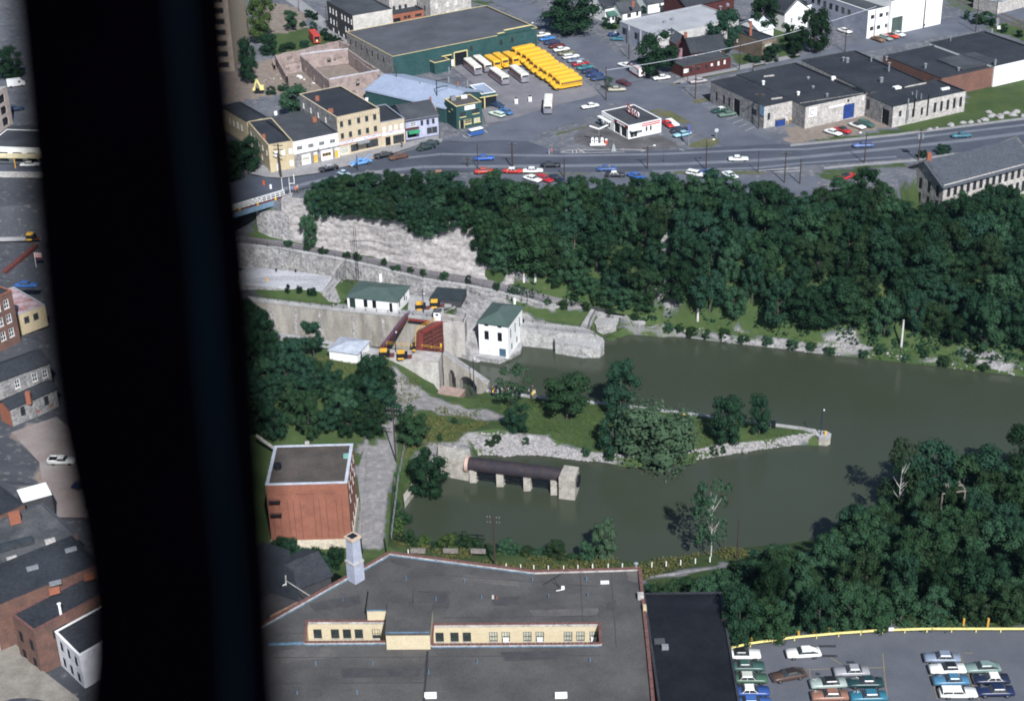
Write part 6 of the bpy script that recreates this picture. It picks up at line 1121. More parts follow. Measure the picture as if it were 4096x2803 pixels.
block('lawn_edge_wall', 'low concrete edge wall between the terrace and the lock lawn', 'wall', [p.xy for p in WL('i', [(320, 985), (590, 1020), (930, 1055), (930, 1075), (590, 1040), (320, 1005)], 10)], 8, 10, CONC)
block('lawn_path', 'concrete footpath crossing the lock lawn to the steps', 'path', [p.xy for p in WL('i', [(920, 1100), (985, 1110), (905, 1200), (850, 1195)], 9.1)], 8.6, 9.14, CONC)
# lock chamber
FW = far_edge + [W('V', 1054, 733, 9)]
lw = thing('lock_chamber_wall', 'tall stained concrete far wall of the lock chamber', 'lock wall', far_edge[2] - Vector((0, 0, 9)))
for k in range(len(FW) - 1):
    a, b_ = FW[k], FW[k + 1]; bk = Vector((.4, 3.0, 0))
    child(lw, 'wall_bay', CONCW, lambda q: q.prism([a.xy, b_.xy, (b_ + bk).xy, (a + bk).xy], -1.6, 8.6)); child(lw, 'coping', CONC, lambda q: q.prism([(a + Vector((-.02, -.12, 0))).xy, (b_ + Vector((-.02, -.12, 0))).xy, (b_ + bk * .9).xy, (a + bk * .9).xy], 8.61, 9.06))
    if k < 3:
        for q_ in range(2): m_ = a.lerp(b_, .3 + q_ * .45); boxat(lw, 'ladder_recess', m_ + Vector((0, -.06, -8)), .7, .12, 6.5, STONE)
railing('post and chain railing along the far lock coping', [p + Vector((0, .4, .06)) for p in FW[:5]], 1.0, 2.6)
NW_ = cope_edge[:4]
ln = thing('near_lock_wall', 'concrete coping along the near side of the lock chamber', 'lock wall', cope_edge[2] - Vector((0, 0, 9)))
for a, b_ in zip(NW_, NW_[1:]):
    bk = Vector((-.3, -3.4, 0)); child(ln, 'wall_bay', CONCW, lambda q: q.prism([(a + bk).xy, (b_ + bk).xy, b_.xy, a.xy], -1.6, 8.6)); child(ln, 'coping', CONC, lambda q: q.prism([(a + bk).xy, (b_ + bk).xy, (b_ + Vector((0, .1, 0))).xy, (a + Vector((0, .1, 0))).xy], 8.61, 9.06))
nb_ = block('gate_block', 'massive pale concrete gate block at the near end of the lock', 'lock wall', [p.xy for p in WL('y', [(160, 1110), (870, 1140), (1305, 1180), (1240, 1345), (700, 1297), (120, 1240)], 9.1)], -1.6, 9.1, mat('pale_concrete', (.47, .45, .42), .9, (.26, .24, .22), .5, 3, .85, streak=(1, 1, .25)), mat('patchy_coping', (.42, .4, .38), .9, (.26, .22, .2), .5, 2))
block('gate_pier', 'tall stained concrete gate pier right of the red lock gate', 'lock wall', [p.xy for p in WL('y', [(1285, 600), (1715, 650), (1745, 530), (1340, 470)], 9.2)], -1.6, 9.2, MATS['pale_concrete'], MATS['patchy_coping'])
block('lock_terrace', 'concrete terrace with gate machinery right of the first lock house', 'terrace', [p.xy for p in WL('y', [(480, 440), (700, 470), (1290, 590), (1335, 470), (1350, 350), (1655, 240), (1090, 185), (710, 130), (690, 420)], 9.1)], 6, 9.12, CONC)
st2 = thing('ribbed_steps', 'wide ribbed concrete steps falling to the lower lock pier', 'steps', W('y', 1650, 420, 4))
T0, T1, B0, B1 = W('y', 1345, 430, 9), W('y', 1655, 243, 9), W('y', 1755, 640, 3.8), W('y', 1990, 492, 4.4)
for k in range(14):
    a, b_, c, d = T0.lerp(B0, k / 14), T1.lerp(B1, k / 14), T0.lerp(B0, (k + 1) / 14), T1.lerp(B1, (k + 1) / 14); child(st2, 'step', CONC if k % 2 else STONE, lambda q: q.prism([a.xy, c.xy, d.xy, b_.xy], -1, 9 - (k + .5) * 5 / 14))
railing('slanting handrail beside the ribbed steps', [W('y', 1660, 240, 9), W('y', 1945, 450, 5)], 1.0, 1.5); railing('handrail on the stair behind the ribbed steps', [W('y', 1760, 30, 9.4), W('y', 2070, 210, 6.4), W('y', 2075, 290, 6)], 1.0, 1.2)
railing('post railing on the edge of the gate pier', WL('y', [(1300, 600), (1700, 640), (1740, 530), (1490, 450), (1350, 420)], 9.2), .9, 2.2, BLACK)
dk = block('covered_lock_roof', 'dark green sheet roof covering part of the old lock', 'roof', [p.xy for p in WL('y', [(1085, 190), (1650, 245), (1755, 35), (1220, -5)], 10.2)], 8.5, 10.3, DARKW, mat('dark_sheet', (.02, .03, .036), .6, (.03, .042, .05), .3, 2))
block('lock_platform', 'low concrete platform at the waterline under the white tower house', 'platform', [p.xy for p in WL('j', [(430, 1490), (860, 1560), (1000, 1500), (1110, 1440), (1140, 1330), (1090, 1100), (620, 1040), (520, 1250)], 1.2)], -1.6, 1.2, STONE)
# gate leaves
GRED = mat('gate_red', (.22, .035, .028), .6, (.15, .035, .03), 1, 4)
def gate(label, a, b_, flip=1):
    t = thing('lock_gate', label, 'lock gate', (a + b_) / 2 - Vector((0, 0, 9.5))); d = (b_ - a).normalized(); nn = Vector((d.y, -d.x, 0)) * flip; L = (b_ - a).length
    lo = Vector((0, 0, -1 - a.z)); P = lambda u, k, z: Vector((a.x + d.x * u + nn.x * k, a.y + d.y * u + nn.y * k, z))
    child(t, 'skin_plate', RUSTR, lambda q: q.prism([P(0, 0, 0).xy, P(L, 0, 0).xy, P(L, .12, 0).xy, P(0, .12, 0).xy], -1, 9))
    for k in range(8): z = .4 + k * 1.1; child(t, 'girder', RUSTR, lambda q: q.prism([P(0, .13, 0).xy, P(L, .13, 0).xy, P(L, .6, 0).xy, P(0, .6, 0).xy], z, z + .28))
    for u_ in (0, .48, 1): child(t, 'stanchion', RUSTR, lambda q: q.prism([P(u_ * (L - .3), .13, 0).xy, P(u_ * (L - .3) + .3, .13, 0).xy, P(u_ * (L - .3) + .3, .68, 0).xy, P(u_ * (L - .3), .68, 0).xy], -1, 8.9))
    child(t, 'top_girder', GRED, lambda q: q.prism([P(0, -.1, 0).xy, P(L, -.1, 0).xy, P(L, .75, 0).xy, P(0, .75, 0).xy], 8.7, 9.15)); child(t, 'walkway', RUSTR, lambda q: q.prism([P(0, -.9, 0).xy, P(L, -.9, 0).xy, P(L, -.12, 0).xy, P(0, -.12, 0).xy], 8.95, 9.1))
    for f in (.5, 1.0): child(t, 'handrail', YELP, lambda q: q.bar(P(0, -.8, 9.1 + f), P(L, -.8, 9.1 + f), .05, 4))
    for k in range(5): child(t, 'handrail_post', YELP, lambda q: q.bar(P(L * k / 4, -.8, 9.1), P(L * k / 4, -.8, 10.1), .05, 4))
    return t
G0, G1_, G2 = W('y', 1285, 612, 9), W('y', 905, 815, 9), W('y', 890, 1130, 9)
gate('ribbed red steel lock gate leaf hinged at the gate pier', G0, G1_, -1); gate('red steel lock gate leaf hinged at the near gate block', G1_, G2, -1)
fb = thing('lock_footbridge', 'narrow red steel footbridge slanting across the lock chamber', 'footbridge', W('y', 430, 780, 9)); a, b_ = W('y', 190, 1098, 9.3), W('y', 672, 475, 9.3)
child(fb, 'deck', RUSTR, lambda q: q.beam(a, b_, .95, .35)); child(fb, 'truss', RUSTR, lambda q: q.beam(a + Vector((.45, 0, -.36)), b_ + Vector((.45, 0, -.36)), .15, .7))
for f in (.5, 1.0): child(fb, 'handrail', mat('rail_mauve', (.2, .16, .3), .6), lambda q: q.bar(a + Vector((.6, 0, f)), b_ + Vector((.6, 0, f)), .05, 4))
for k in range(11): p = a.lerp(b_, k / 10) + Vector((.6, 0, 0)); child(fb, 'handrail_post', RUSTR, lambda q: q.bar(p, p + Vector((0, 0, 1)), .05, 4))
rb = thing('fender_beam', 'thin red beam along the far wall behind the lock gate', 'beam', W('y', 890, 580, 9)); child(rb, 'bar', GRED, lambda q: q.beam(W('y', 705, 565, 9), W('y', 1085, 608, 9), .4, .4))
railing('yellow railing on the near coping behind the footbridge', WL('y', [(300, 1050), (760, 1095)], 9.1), 1.0, 1.6, YELP, .045); railing('yellow railing at the foot of the near gate leaf', WL('y', [(940, 1090), (1290, 1140)], 9.1), .8, 1.6, YELP, .04)
def machine(label, p, s=1.0):
    t = thing('gate_machine', label, 'machine', p, 0, 'gate machinery boxes')
    boxat(t, 'base_plate', p + Vector((.4, .3, 0)), 3.4 * s, 1.9 * s, .12, RUSTR); boxat(t, 'housing', p + Vector((0, 0, .13)), 2.3 * s, 1.3 * s, 1.2 * s, BLACK)
    boxat(t, 'roof', p + Vector((-.25, .15, .13 + 1.21 * s)), 1.6 * s, 1.7 * s, .18, YELP); boxat(t, 'step', p + Vector((-.3, -.95 * s, .13)), 1.3 * s, .35, .25, YELP)
for lb, x, y in (('black and yellow gate machine box at the near end of the footbridge', 270, 1245), ('black and yellow gate machine box at the near corner of the gate block', 590, 1275), ('black and yellow gate machine box by the lamp post on the far terrace', 925, 385), ('black and yellow gate machine box behind the white control cabin', 1190, 345)): machine(lb, W('y', x, y, 9.12))
dr = thing('gate_winch', 'small black and yellow winch drum beside the near gate leaf', 'winch', W('y', 800, 1145, 9.1)); tubeat(dr, 'drum', W('y', 800, 1145, 9.1), .45, .9, BLACK, 10); boxat(dr, 'cap', W('y', 800, 1145, 10.02), .7, .6, .15, YELP)
q = rect(W('y', 1150, 440, 11.4), W('y', 1275, 445, 11.4), None, 1.7); bldg('control_cabin', 'small white control cabin with dark roof beside the lock gate', q, 9.1, 11.4, WHITE, ROOFK, roof='hip', rh=.4, over=.15, wins=[(0, [.5], 1.5, .7, .5, DK), (1, [.5], 1.5, .6, .5, DK)], cat='cabin')
# lock houses
q = rect(W('i', 1270, 1112, 12.2), W('i', 1850, 1172, 12.2), W('i', 1990, 995, 12.2))
h1 = bldg('lock_house', 'long low white lock house with green roof', q, 9, 12.1, WHITE, ROOFGR, roof='hip', rh=.9, over=.35, wins=[(0, [.1], 1.45, 1.5, 2.4, MATS['dark_green_trim']), (0, [.365, .54], 1.7, 1.0, 1.9, LOUV), (0, [.87], 1.3, .8, 2.4, BLACK), (1, [.2, .6], 1.8, .8, 1.9, LOUV), (1, [.75], .9, .7, 1.2, DK)], cat='lock house')
boxat(h1, 'chimney', W('i', 1665, 945, 12.2), .6, .6, 1.9, WHITE)
q = rect(W('j', 618, 1115, 9.6), W('j', 958, 1160, 9.6), W('j', 1100, 935, 9.6))
h2 = bldg('tower_house', 'tall white lock powerhouse with green hip roof', q, 1.2, 9.4, WHITE, ROOFGR, roof='hip', rh=1.5, over=.4, wins=[(0, [.27, .72], 7.6, 1.0, .5, DK), (0, [.27, .72], 5.0, 1.1, 2.3, LOUV), (0, [.3], 1.6, 1.0, .9, PALEW), (0, [.8], 1.0, 1.7, 2.0, mat('blue_door', (.06, .12, .18), .6)), (1, [.2, .5, .8], 5.2, .7, 2.5, LOUV), (1, [.25, .6], 1.6, .8, 1.6, DK)], cat='powerhouse')
tubeat(h2, 'chimney', W('j', 1040, 915, 9.8), .3, 1.5, WHITE)
q = rect(W('m', 975, 285, 11.4), W('m', 1300, 330, 11.4), W('m', 1400, 175, 11.4)); bldg('lock_shed', 'small white shed with pale grey hip roof on the lock lawn', q, 8.9, 11.3, WHITE, mat('pale_grey_roof', (.42, .45, .52), .7), roof='hip', rh=1.0, over=.3, wins=[(1, [.35], 1.1, 1.0, 2.1, BLACK)], cat='shed')
block('gravel_pad', 'pale concrete apron beside the grey-roofed shed', 'apron', [p.xy for p in WL('m', [(1300, 410), (1420, 430), (1540, 330), (1440, 240), (1400, 250), (1400, 330)], 9.02)], 8.5, 9.08, CONC)
# arched stair
asx = thing('arched_stair', 'concrete stair on two arches descending from the gate block', 'stair', W('n', 480, 380, 2)); T, Bm = W('n', 205, 45, 9.1), W('n', 725, 400, 2.6); d = (Bm - T).xy.normalized(); d = Vector((d.x, d.y, 0)); nn = Vector((-d.y, d.x, 0)); nn = nn if nn.y > 0 else -nn; L = (Bm - T).xy.length; N = 44
m_ = MB(); tr = MB()
for k in range(N):
    u0, u1 = k / N, (k + 1) / N; uc = (u0 + u1) / 2; zt0, zt1 = 9.1 - 6.6 * u0, 9.1 - 6.6 * u1; zb = -.5
    for c_, w_, top in ((.19, .085, 5.6), (.56, .2, 4.6)):
        if abs(uc - c_) < w_: zb = top - (top - 1.5) * (1 - math.sqrt(max(0, 1 - ((uc - c_) / w_) ** 2))) * .8 - (uc - c_ + w_) * 3.4
    a, b_ = T + d * (L * u0), T + d * (L * u1)
    m_.loft([[Vector((a.x, a.y, zb)), Vector((a.x, a.y, zb)) + nn * 2, Vector((a.x, a.y, zt0)) + nn * 2, Vector((a.x, a.y, zt0))], [Vector((b_.x, b_.y, zb)), Vector((b_.x, b_.y, zb)) + nn * 2, Vector((b_.x, b_.y, zt1)) + nn * 2, Vector((b_.x, b_.y, zt1))]])
    tr.prism([(a + nn * .3).xy, (b_ + nn * .3).xy, (b_ + nn * 1.7).xy, (a + nn * 1.7).xy], zt1 - .1, zt0 + .12)
m_.build('arched_wall', CONCW, asx); tag(tr.build('treads', CONC, asx), kind='stuff')
block('pink_slab', 'pinkish concrete slab at the foot of the gate block', 'slab', [p.xy for p in WL('n', [(150, 495), (395, 545), (465, 460), (200, 415)], 3)], 1.5, 3.1, mat('pink_concrete', (.26, .16, .13), .9), mat('pink_top', (.36, .26, .22), .9))
# lower guide pier and footbridge
block('guide_pier', 'long pale concrete guide pier reaching into the lower canal', 'pier', [p.xy for p in WL('j', [(1080, 1090), (1640, 1160), (1800, 1180), (1900, 1205), (1985, 1250), (1975, 1280), (1080, 1190)], 4.8)], -1.6, 4.8, mat('pier_concrete', (.42, .41, .4), .9, (.22, .215, .21), .6, 2.5, .9, detail=.35), CONC)
block('pier_bastion', 'bulging lower head of the guide pier at the waterline', 'pier', [p.xy for p in WL('j', [(1505, 1310), (1510, 1345), (1830, 1395), (2030, 1395), (2080, 1350), (2060, 1310), (1990, 1270)], 3.3)], -1.6, 3.3, MATS['pier_concrete'], CONC)
railing('black railing along the guide pier', WL('j', [(1100, 1110), (1400, 1150), (1800, 1190), (1930, 1225), (1990, 1260), (1975, 1285)], 4.8), 1.0, 3.0); railing('railing at the outer curb of the guide pier', WL('j', [(1090, 1185), (1960, 1275)], 4.8), .9, 4)
block('lock_footwalk', 'small concrete foot bridge from the guide pier to the towpath', 'footbridge', [p.xy for p in WL('j', [(1795, 1195), (1900, 1205), (1995, 1000), (1930, 985)], 4.6)], 3.9, 4.85, CONC)
railing('black railing of the small concrete foot bridge', WL('j', [(1895, 1205), (1930, 1100), (1990, 1000)], 4.85), 1.0, 1.5); railing('black railing on the upper canal bank wall', [W('j', 500, 705, 8.8), W('j', 1080, 850, 6.2), W('j', 1500, 960, 4.2), W('j', 1750, 985, 3.8)], 1.0, 3.2)
block('bank_wall', 'pale stone quay wall along the towpath end', 'wall', [p.xy for p in WL('j', [(1900, 1000), (2000, 990), (2321, 1030), (2400, 1070), (2560, 1120), (2540, 1150), (2300, 1090), (2210, 1100), (2220, 1160), (1990, 1170)], 2.4)], -1.5, 2.4, STONE); block('quay_block', 'pale concrete quay slab broken off at the far bank', 'wall', [p.xy for p in WL('k', [(260, 1010), (330, 985), (610, 1050), (650, 1060), (620, 1090), (480, 1070), (270, 1050)], 1.1)], -1.5, 1.1, STONE)
# steel pipe on piers
pp = thing('water_pipe', 'large dark rusted steel pipe on concrete piers in the basin', 'pipe', W('K', 1200, 340, 0)); a, b_ = W('K', 590, 250, 3.5), W('K', 1830, 400, 3.5)
child(pp, 'pipe_barrel', PIPEM, lambda q: q.bar(a, b_, 1.5, 28)).data.polygons.foreach_set('use_smooth', [False] * 30)
for k in range(7): p = a.lerp(b_, (k + .5) / 7); dd = (b_ - a).normalized(); child(pp, 'pipe_band', PIPEM, lambda q: q.bar(p, p + dd * .18, 1.56, 28))
child(pp, 'under_truss', BLACK, lambda q: (q.bar(a + Vector((0, -.9, -1.6)), b_ + Vector((0, -.9, -1.6)), .15, 4), q.bar(a + Vector((0, -.9, -2.6)), b_ + Vector((0, -.9, -2.6)), .12, 4)))
for k in range(14): p, p2 = a.lerp(b_, k / 14), a.lerp(b_, (k + 1) / 14); child(pp, 'truss_brace', BLACK, lambda q: q.bar(p + Vector((0, -.9, -1.6 if k % 2 else -2.6)), p2 + Vector((0, -.9, -2.6 if k % 2 else -1.6)), .1, 4))
PC = mat('basin_concrete', (.4, .375, .33), .95, (.24, .22, .19), .7, 3, .9)
for x, y, h in ((650, 500, 2.9), (1005, 555, 2.7), (1365, 610, 2.7), (1725, 665, 2.9)):
    p = W('K', x, y, 0); child(pp, 'pier', PC, lambda q: q.loft([[(p.x - .85, p.y, -1.5), (p.x + .6, p.y, -1.5), (p.x + 1.1, p.y + 1, -1.5), (p.x + .85, p.y + 4, -1.5), (p.x - .85, p.y + 4, -1.5)], [(p.x - .85, p.y + .1, h), (p.x + .55, p.y + .1, h), (p.x + .75, p.y + 1, h), (p.x + .75, p.y + 4, h), (p.x - .8, p.y + 4, h)]]))
qq = WL('K', [(1775, 425), (1990, 445), (2045, 290), (1850, 262)], 5.1); child(pp, 'end_block', PC, lambda q: q.prism([p.xy for p in qq], -1.5, 5.1)); c_ = W('K', 2030, 470, 3.2); child(pp, 'pipe_end', BLACK, lambda q: q.bar(c_, c_ + (b_ - a).normalized() * .3, 1.3, 20))
e0, e1 = W('K', 180, 400, 0), W('K', 592, 480, 0); child(pp, 'head_wall', PC, lambda q: q.prism([e0.xy, e1.xy, (e1 + Vector((0, 4.6, 0))).xy, (e0 + Vector((0, 4.6, 0))).xy], -1.5, 4.5)); p_ = W('K', 600, 300, 3.4); child(pp, 'collar', mat('pink_collar', (.5, .36, .3), .9), lambda q: q.bar(a - (b_ - a).normalized() * .7, a, 1.75, 24))
sl_ = block('tilted_slab', 'pale concrete slab tilted on the basin bank', 'slab', [p.xy for p in WL('q', [(1842, 835), (1960, 680), (1965, 760), (1850, 920)], 1)], -.5, 1.6, PC, PC)
# peninsula quay wall, tip and riprap
qw = thing('peninsula_quay', 'thin concrete quay wall on the canal side of the peninsula', 'wall', pen_n[3])
for a, b_ in zip(pen_n, pen_n[1:]): child(qw, 'wall_bay', CONC, lambda q: q.prism([a.xy, b_.xy, (b_ + Vector((.1, 1.0, 0))).xy, (a + Vector((.1, 1.0, 0))).xy], -1.6, 2.0))
block('peninsula_tip', 'rounded concrete tip of the peninsula with a mast', 'pier', [p.xy for p in WL('p', [(130, 330), (200, 315), (280, 325), (322, 350), (318, 375), (280, 395), (200, 385)], 1.9)], -1.6, 1.95, PC, CONC)
rk = [MB() for _ in range(3)]
for k, m_ in enumerate(rk):
    r = random.Random(k); m_.loft([[(math.cos(t) * s_ * r.uniform(.7, 1.2), math.sin(t) * s_ * r.uniform(.7, 1.2), z) for t in (0, 1.05, 2.1, 3.14, 4.2, 5.2)] for s_, z in ((.5, -.3), (.6, .1), (.3, .45))])
ROCK = [m_.mesh('boulder') for m_ in rk]
for m_ in ROCK: m_.materials.append(SLAB)
rip = MB(); r = random.Random(3)
def scatter(lo, hi, n, s0, s1):
    for _ in range(n):
        k = r.uniform(0, len(lo) - 1.001); i = int(k); f = k - i; j = min(i * (len(hi) - 1) / (len(lo) - 1), len(hi) - 1.01); jj = (k / (len(lo) - 1)) * (len(hi) - 1.001); a = lo[i].lerp(lo[i + 1], f); c = hi[int(jj)].lerp(hi[int(jj) + 1], jj % 1); p = a.lerp(c, r.random() ** 1.3 * .9); s_ = r.uniform(s0, s1)
        z = gz2(p.x, p.y); q = Vector((p.x, p.y, max(z, -.2))); rip.loft([[q + Vector((math.cos(t) * s_ * g * r.uniform(.7, 1.2), math.sin(t) * s_ * g * r.uniform(.7, 1.2), h * s_)) for t in (0, 1.25, 2.5, 3.8, 5)] for g, h in ((.9, -.3), (1, .25), (.45, .6))])
scatter(pen_s, pen_top[1:], 1700, .12, .45); scatter(bank_w[2:], [p + Vector((0, 1.0, .6)) for p in bank_w[2:]], 150, .12, .4)
o = rip.build('riprap', SLAB); o['kind'] = 'stuff'; o['label'] = 'loose pale riprap stones along the canal shores'
BP = [('h', x, y, s_) for x, y, s_ in ((1350, 435, .8), (1420, 425, .9), (1570, 395, 1.6), (1690, 370, 1.2), (1770, 365, 1.3), (1850, 355, 1), (1920, 340, 1.5), (1990, 300, 1.8), (2080, 310, 2.0), (2200, 290, 1.6), (2240, 260, 1.7), (2310, 300, 1.4), (1960, 260, 1.2), (2140, 270, 1.3))]
for k, (kk, x, y, s_) in enumerate(BP):
    o = link(bpy.data.objects.new('boulder', ROCK[k % 3])); o.location = W(kk, x, y, ZS + .1); o.scale = (s_ * 1.5, s_ * 1.0, s_ * 1.0); o.rotation_euler = (0, 0, k); tag(o, 'pale limestone boulder in the outcrop between the works lawn and the road', 'boulder', 'limestone outcrop boulders')
for k, (kk, x, y, z, s_, lb) in enumerate((('l', 1085, 1385, .6, 1.6, 'bright white boulder alone on the far waterline'), ('o', 1500, 775, .5, 1.5, 'large white block on the peninsula riprap'), ('k', 1290, 1165, 1, 2.2, 'square concrete block on the far bank edge'), ('t', 2045, 315, 22, 1.8, 'pale slab of rock lying in the near thicket'), ('n', 345, 1130, 3, 1.0, 'white stone on the grass above the pipe wall'))):
    o = link(bpy.data.objects.new('boulder', ROCK[k % 3])); o.location = W(kk, x, y, z); o.scale = (s_,) * 3; o.rotation_euler = (0, 0, k * 2); tag(o, lb, 'boulder')
# ---------------------------------------------------------------- vehicles
def ring(x, hw, zb, zt, t=.9): return [(x, -hw * .93, zb), (x, hw * .93, zb), (x, hw, zb + (zt - zb) * .45), (x, hw * .97, zb + (zt - zb) * .8), (x, hw * t, zt), (x, -hw * t, zt), (x, -hw * .97, zb + (zt - zb) * .8), (x, -hw, zb + (zt - zb) * .45)]
def wheel_mesh(r=.34, w=.22):
    t = MB().bar((0, -w / 2, 0), (0, w / 2, 0), r, 14).mesh('wheel'); t.materials.append(RUBBER); h = MB().bar((0, -w / 2 - .012, 0), (0, w / 2 + .012, 0), r * .55, 10).mesh('hubcap'); h.materials.append(CHROME); return t, h
WHL, HUB = wheel_mesh(); BWHL, BHUB = wheel_mesh(.48, .28)
CARM = {}
def glasshouse(b0, b1, t0, t1, hb, ht, z0, z1): return MB().loft([[(b0, -hb, z0), (b1, -hb, z0), (b1, hb, z0), (b0, hb, z0)], [(t0, -ht, z1), (t1, -ht, z1), (t1, ht, z1), (t0, ht, z1)]])
def car_meshes(kind):
    if kind in CARM: return CARM[kind]
    L = {'sedan': 5.2, 'coupe': 5.1, 'fastback': 5.1, 'wagon': 5.3, 'convertible': 5.2, 'pickup': 5.1, 'beetle': 4.0}[kind]; h = L / 2; o = {}
    if kind == 'beetle':
        o['body'] = MB().loft([ring(-h, .3, .35, .55), ring(-h + .3, .6, .3, .85), ring(-h + .9, .72, .28, 1.0), ring(0, .74, .28, .95), ring(h - .9, .7, .28, .98), ring(h - .3, .55, .3, .8), ring(h, .25, .35, .5)]); g = (-1.25, .75, -.7, .2, .66, .5, .93, 1.38); rf = [(-.95, .45, 1.38), (-.6, .15, 1.48)]
        fe = True
    else:
        hw = .96; zt = .93
        o['body'] = MB().loft([ring(-h, hw * .9, .45, .78), ring(-h + .1, hw * .97, .36, .88), ring(-h + .9, hw, .3, zt), ring(-1.3, hw, .27, zt), ring(0, hw * .985, .25, .92), ring(1.2, hw, .27, .92), ring(h - .5, hw * .98, .3, .88), ring(h - .1, hw * .95, .36, .8), ring(h, hw * .88, .45, .72)])
        g = {'sedan': (-1.6, 1.0, -1.05, .35), 'coupe': (-1.5, .9, -.95, .25), 'fastback': (-2.1, .95, -1.0, .25), 'wagon': (-2.5, 1.0, -2.25, .4), 'convertible': (-1.5, .8, -1.1, .15), 'pickup': (-.75, .95, -.6, .35)}[kind] + (.86, .68, .9, 1.36)
    o['glass'] = glasshouse(*g)
    b0, b1, t0, t1, hb, ht, z0, z1 = g
    o['roof'] = MB().loft([[(t0 - .08, -ht - .03, z1 - .05), (t1 + .08, -ht - .03, z1 - .05), (t1 + .08, ht + .03, z1 - .05), (t0 - .08, ht + .03, z1 - .05)], [(t0, -ht * .9, z1 + .06), (t1, -ht * .9, z1 + .06), (t1, ht * .9, z1 + .06), (t0, ht * .9, z1 + .06)]])
    if kind == 'fastback': o['roof'].loft([[(b0 + .05, -.6, z0 + .02), (t0, -ht, z1 - .02), (t0, -ht + .16, z1 + .02), (b0 + .05, -.42, z0 + .05)], [(b0 + .05, .6, z0 + .02), (t0, ht, z1 - .02), (t0, ht - .16, z1 + .02), (b0 + .05, .42, z0 + .05)]])
    if kind in ('sedan', 'coupe', 'convertible', 'wagon'):
        pil = o['roof']
        for s_ in (-1, 1):
            for xb, xt in ((b0 + .12, t0 + .06), (b1 - .1, t1 - .04), ((b0 + b1) / 2 - .1, (t0 + t1) / 2)): pil.bar((xb, s_ * (hb + .005), z0), (xt, s_ * (ht + .01), z1), .045, 4)
    if kind == 'pickup':
        o['bed'] = MB().box(-h + .1, -.85, -.8, .8, .94, .955); 
        for a in ((-h + .02, -.8, -.95, -.86), (-h + .02, -.8, .86, .95), (-h + .02, -h + .1, -.86, .86)): o['body'].box(*a, .7, 1.15)
    me = {k: v.mesh({'body': 'body', 'glass': 'windows', 'roof': 'car_roof', 'bed': 'bed'}[k], k == 'body') for k, v in o.items()}
    me['body'].materials.append(WHITE); me['glass'].materials.append(GLASS); me['roof'].materials.append(WHITE)
    if 'bed' in me: me['bed'].materials.append(RUBBER)
    bm_ = MB().box(-.07, .07, -.9, .9, -.08, .08).mesh('bumper'); bm_.materials.append(CHROME); me['bumper'] = bm_
    CARM[kind] = (me, L); return CARM[kind]
def omat(o, m): o.material_slots[0].link = 'OBJECT'; o.material_slots[0].material = m
def sub(me, name, parent, loc=(0, 0, 0), m=None, rz=0):
    o = link(bpy.data.objects.new(name, me)); o.parent = parent; o.location = loc; o.rotation_euler = (0, 0, rz)
    if m is not None: omat(o, m)
    return o
def wheels(t, xs, y, r, wh=None, hb=None):
    for x in xs:
        for s_ in (-1, 1): w = sub(wh or WHL, 'wheel', t, (x, s_ * y, r)); sub(hb or HUB, 'hubcap', w)
PC_ = {}
def pcol(c):
    k = tuple(round(v, 3) for v in c)
    if k not in PC_: PC_[k] = paint('%d_%d_%d' % tuple(int(v * 999) for v in k), c, .3)
    return PC_[k]
CW = (.8, .8, .77); CK = (.015, .016, .018)
def heading(k, x1, y1, x2, y2, z):
    a, b_ = W(k, x1, y1, z + .6), W(k, x2, y2, z + .6); d = b_ - a; return (a + b_) / 2 - Vector((0, 0, .6)), math.atan2(d.y, d.x)
def car(label, k, x1, y1, x2, y2, kind, c, rc=None, z=ZS, group=None, cat='car'):
    p, rz = heading(k, x1, y1, x2, y2, z); p.z = z + .055; t = thing({'pickup': 'pickup_truck', 'wagon': 'station_wagon'}.get(kind, 'parked_car'), label, cat, p, rz, group); me, L = car_meshes(kind)
    sub(me['body'], 'body', t, m=pcol(c)); sub(me['glass'], 'windows', t); sub(me['roof'], 'car_roof', t, m=pcol(rc or c))
    if 'bed' in me: sub(me['bed'], 'bed', t)
    for s_ in (-1, 1): sub(me['bumper'], 'bumper', t, (s_ * (L / 2 + (.02 if kind != 'beetle' else -.05)), 0, .5))
    wheels(t, (-L * .29, L * .32), .83 if kind != 'beetle' else .62, .34); return t
LOT, ST_ = 'cars in the near parking lot', 'cars along the main street'
